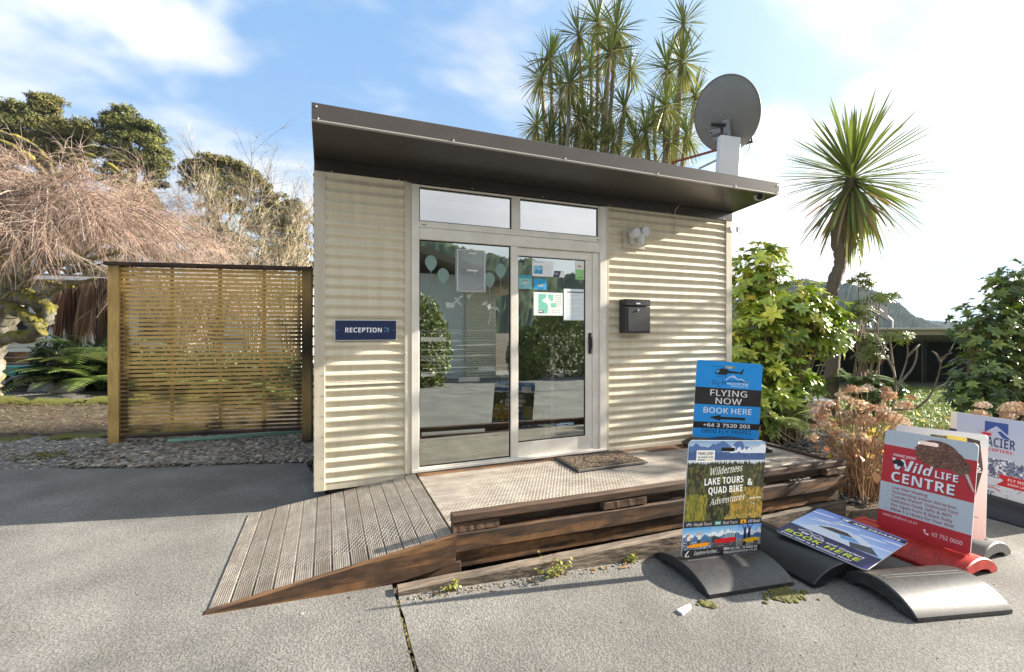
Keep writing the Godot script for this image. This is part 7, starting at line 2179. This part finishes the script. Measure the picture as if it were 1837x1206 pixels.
func glass_things() -> void:
	var z := 0.0035
	# balloons printed on the fixed pane
	var bal := [[773, 471, "leftmost of four pale green balloon stickers on the fixed pane"], [795, 494, "second pale green balloon sticker from the left, lower than the first"], [878, 501, "pale green balloon sticker just right of the clear holder"], [898, 485, "rightmost pale green balloon sticker on the fixed pane"]]
	for q in bal:
		var p := on(q[0], q[1], z)
		var b := MB.new()
		var ring := []
		for k in 24:
			var a := TAU * k / 24
			var r := Vector2(cos(a) * 0.052, sin(a) * (0.062 if sin(a) > 0 else 0.072))
			ring.append(Vector3(p.x + r.x * (1.0 if sin(a) > -0.3 else 0.85), p.y + r.y, z))
		for k in 24: b.tri(Vector3(p.x, p.y, z), ring[k], ring[(k + 1) % 24])
		b.tri(Vector3(p.x, p.y - 0.07, z), Vector3(p.x - 0.01, p.y - 0.082, z), Vector3(p.x + 0.01, p.y - 0.082, z))
		var t := thing("balloon_sticker", q[2], "sticker", Vector3.ZERO, 0.0, "balloon stickers on the glass")
		part(t, "balloon", b.done(), M.balloon)
		var s := MB.new()
		var pts := []
		for i in 9: pts.append(Vector3(p.x + 0.010 * sin(i * 0.7 + q[0]) * i * 0.25, p.y - 0.08 - i * 0.042, z))
		for i in 8: s.quad(pts[i + 1] + Vector3(-0.0022, 0, 0), pts[i + 1] + Vector3(0.0022, 0, 0), pts[i] + Vector3(0.0022, 0, 0), pts[i] + Vector3(-0.0022, 0, 0))
		part(t, "string", s.done(), M.balloon)
	# leaping deer and a cart, white cut-outs
	var lines := [[[808, 548], [818, 541], [830, 549], [822, 541], [816, 534]], [[818, 541], [824, 534], [831, 531]], [[838, 532], [846, 527], [850, 516], [856, 523]], [[846, 527], [840, 536]], [[852, 520], [862, 514]], [[882, 553], [874, 550], [880, 545], [876, 556]], [[885, 551], [889, 557], [891, 551], [895, 559]], [[866, 545], [874, 541], [872, 546], [864, 547]], [[798, 566], [792, 570], [797, 573]], [[850, 490], [854, 486], [852, 493], [849, 495]], [[818, 492], [821, 488], [824, 496]]]
	var names_d := ["leaping deer sticker", "deer head and antlers sticker", "second leaping deer sticker", "deer leg sticker", "small deer sticker below the holder", "white ribbon sticker", "white squiggle sticker at right", "flying reindeer sticker", "tiny squiggle sticker at left", "white squiggle sticker in the holder", "squiggle sticker left of the holder"]
	var t := thing("festive_sticker", "white cut-out sticker of leaping deer, a cart and ribbons across the fixed pane", "sticker")
	for l in lines:
		var b := MB.new()
		for i in l.size() - 1:
			var p := on(l[i][0], l[i][1], z); var q := on(l[i + 1][0], l[i + 1][1], z)
			var s := (q - p).normalized().cross(Vector3.BACK) * 0.0055
			b.quad(p + s, q + s, q - s, p - s)
		part(t, "cut_out", b.done(), M.sticker)
	var cart := MB.new()
	var cc := on(808, 550, z)
	cart.quad(cc + Vector3(-0.035, -0.01, 0), cc + Vector3(0.03, -0.01, 0), cc + Vector3(0.04, 0.03, 0), cc + Vector3(-0.045, 0.035, 0))
	part(t, "cut_out", cart.done(), M.sticker)
	# frosted lines at half height
	t = thing("frosted_band", "frosted horizontal lines and patches at half height on the fixed pane", "sticker")
	for i in 34:
		var y := R.randf_range(590, 700)
		var x := R.randf_range(755, 900) if R.randf() < 0.5 else 755.0
		var w := R.randf_range(14, 90) if i > 3 else 158.0
		var p := on(x, y, z); var q := on(minf(x + w, 912), y, z)
		var h := R.randf_range(0.002, 0.006) if R.randf() < 0.7 else R.randf_range(0.015, 0.04)
		if i < 4: h = 0.0025; p = on(755, [593, 612, 641, 668][i], z); q = on(912, [593, 612, 641, 668][i], z)
		elif h > 0.01: q.x = minf(q.x, p.x + 0.22)
		var b := MB.new()
		b.quad(Vector3(p.x, p.y - h, z + 0.0003 * (i % 5)), Vector3(q.x, p.y - h, z + 0.0003 * (i % 5)), Vector3(q.x, p.y, z + 0.0003 * (i % 5)), Vector3(p.x, p.y, z + 0.0003 * (i % 5)))
		part(t, "stripe", b.done(), M.frosted)
	# clear brochure holder
	var p0 := on(819, 523, 0.01); var p1 := on(869, 451, 0.01)
	t = thing("brochure_holder", "clear acrylic brochure holder fixed to the upper part of the fixed pane", "holder", Vector3(p0.x, p0.y, 0.006))
	var w := p1.x - p0.x; var h := p1.y - p0.y
	span(t, "back_sheet", M.acrylic, 0.0, w, 0.0, h, 0.0, 0.003, 0.0)
	span(t, "front_sheet", M.acrylic, 0.0, w, 0.0, h, 0.032, 0.035, 0.0)
	for x in [0.0, w - 0.006]: span(t, "edge", M.white, x, x + 0.006, 0.0, h, 0.0031, 0.0319, 0.0)
	span(t, "edge", M.white, 0.0061, w - 0.0061, 0.0, 0.004, 0.0031, 0.0319, 0.0)
	span(t, "edge", M.white, 0.0061, w - 0.0061, h - 0.004, h, 0.0031, 0.0319, 0.0)
	span(t, "label_strip", M.white, w * 0.40, w * 0.66, h * 0.90, h * 0.925, 0.0352, 0.036, 0.0)
	span(t, "label_strip", M.white, w * 0.35, w * 0.72, h * 0.49, h * 0.525, 0.0352, 0.036, 0.0)
	# papers on the door
	z = -0.0095
	var a := Art.new(256, 208, C8(236, 240, 240))
	a.text("GUEST NOTICE", 14, 24, 12, C8(60, 120, 170)); a.rect(14, 66, 110, 110, C8(140, 200, 225)); a.poly([Vector2(14, 176), Vector2(50, 110), Vector2(80, 140), Vector2(124, 100), Vector2(124, 176)], C8(70, 150, 195)); a.rect(90, 70, 34, 20, C8(120, 150, 160))
	for i in 9: a.rect(134, 60 + i * 14, 100 - (i % 3) * 18, 3, C8(200, 205, 208))
	card("notice", "white notice with a blue picture at the top of the sliding door", "notice", Vector2(955, 467), Vector2(992.5, 497), z, art_mat("print_notice", a, 0.5), "papers on the door")
	a = Art.new(128, 84, C8(230, 234, 240)); a.poly([Vector2(0, 0), Vector2(90, 0), Vector2(60, 84), Vector2(0, 84)], C8(28, 36, 84)); a.text("OPEN", 8, 40, 14, Color.WHITE); a.text("DAILY", 8, 62, 10, Color.WHITE)
	card("door_sticker", "small navy and white sticker right of the top notice on the door", "sticker", Vector2(994.5, 486), Vector2(1012, 498), z, art_mat("print_small", a, 0.5), "papers on the door")
	for k in 2:
		a = Art.new(150, 150, [C8(130, 190, 190), C8(32, 160, 216)][k])
		if k == 0: a.rect(0, 0, 150, 34, C8(60, 150, 170))
		for s in [-1, 1]:
			a.oval(75 + s * 17, 78 + 10 * k, 17, 17, C8(235, 240, 235)); a.oval(75 + s * 17, 78 + 10 * k, 12, 12, C8(40, 60, 60)); a.oval(75 + s * 17, 78 + 10 * k, 7, 7, C8(235, 240, 235))
		a.line(Vector2(46, 62 + 10 * k), Vector2(104, 62 + 10 * k), 5, C8(40, 60, 60))
		if k == 1: a.rect(40, 124, 80, 12, C8(20, 70, 90))
		else: a.text("2019", 20, 130, 12, C8(50, 100, 100))
		card("door_sticker", ["pale teal square sticker with two round eyes at the left of the door", "bright blue square sticker with two round eyes on the door"][k], "sticker", [Vector2(930.5, 493), Vector2(957.5, 500)][k], [Vector2(954, 519), Vector2(980.5, 520)][k], z, art_mat("print_owl%d" % k, a, 0.5), "papers on the door")
	a = Art.new(300, 236, C8(238, 242, 238))
	a.poly([Vector2(46, 18), Vector2(130, 18), Vector2(116, 90), Vector2(150, 130), Vector2(140, 216), Vector2(46, 216)], C8(120, 200, 180)); a.poly([Vector2(140, 20), Vector2(200, 20), Vector2(200, 80), Vector2(160, 100)], C8(130, 205, 185)); a.poly([Vector2(170, 110), Vector2(230, 104), Vector2(226, 150), Vector2(180, 156)], C8(130, 205, 185))
	a.oval(130, 84, 42, 24, C8(240, 240, 236)); a.path([Vector2(130, 84), Vector2(160, 150), Vector2(150, 210)], 16, C8(240, 240, 236))
	for i in 22: a.rect(226 + (i % 4) * 16, 22 + (i / 4) * 22, 9, 12, C8(150, 170, 165))
	for i in 10: a.rect(160 + (i % 5) * 24, 176 + (i / 5) * 22, 12, 10, C8(150, 170, 165))
	a.rect(46, 182, 56, 34, C8(110, 120, 124)); a.rect(52, 190, 36, 8, Color.WHITE)
	card("site_map", "white sheet with a green map of the grounds on the door", "map", Vector2(957.5, 524), Vector2(1009.5, 566.5), z, art_mat("print_map", a, 0.5), "papers on the door")
	a = Art.new(180, 290, C8(226, 236, 240))
	a.rect(30, 24, 146, 12, C8(90, 100, 104)); a.rect(50, 56, 90, 3, C8(150, 160, 164))
	for i in 14: a.rect(28, 92 + i * 13 + (8 if i > 4 else 0) + (8 if i > 9 else 0), [120, 118, 70, 124, 60][i % 5], 2, C8(160, 170, 174))
	card("letter", "white typed letter on the right side of the door", "letter", Vector2(1011.5, 518), Vector2(1047.5, 575), z, art_mat("print_letter", a, 0.5), "papers on the door")
	a = Art.new(100, 150, C8(225, 232, 228)); a.rect(0, 70, 100, 80, C8(150, 205, 130)); a.rect(24, 36, 40, 14, C8(220, 110, 90)); a.rect(20, 130, 60, 8, C8(90, 160, 80))
	card("door_sticker", "pale green and white sticker in the upper right corner of the door", "sticker", Vector2(1032.5, 468), Vector2(1048.5, 502), z, art_mat("print_green", a, 0.5), "papers on the door")
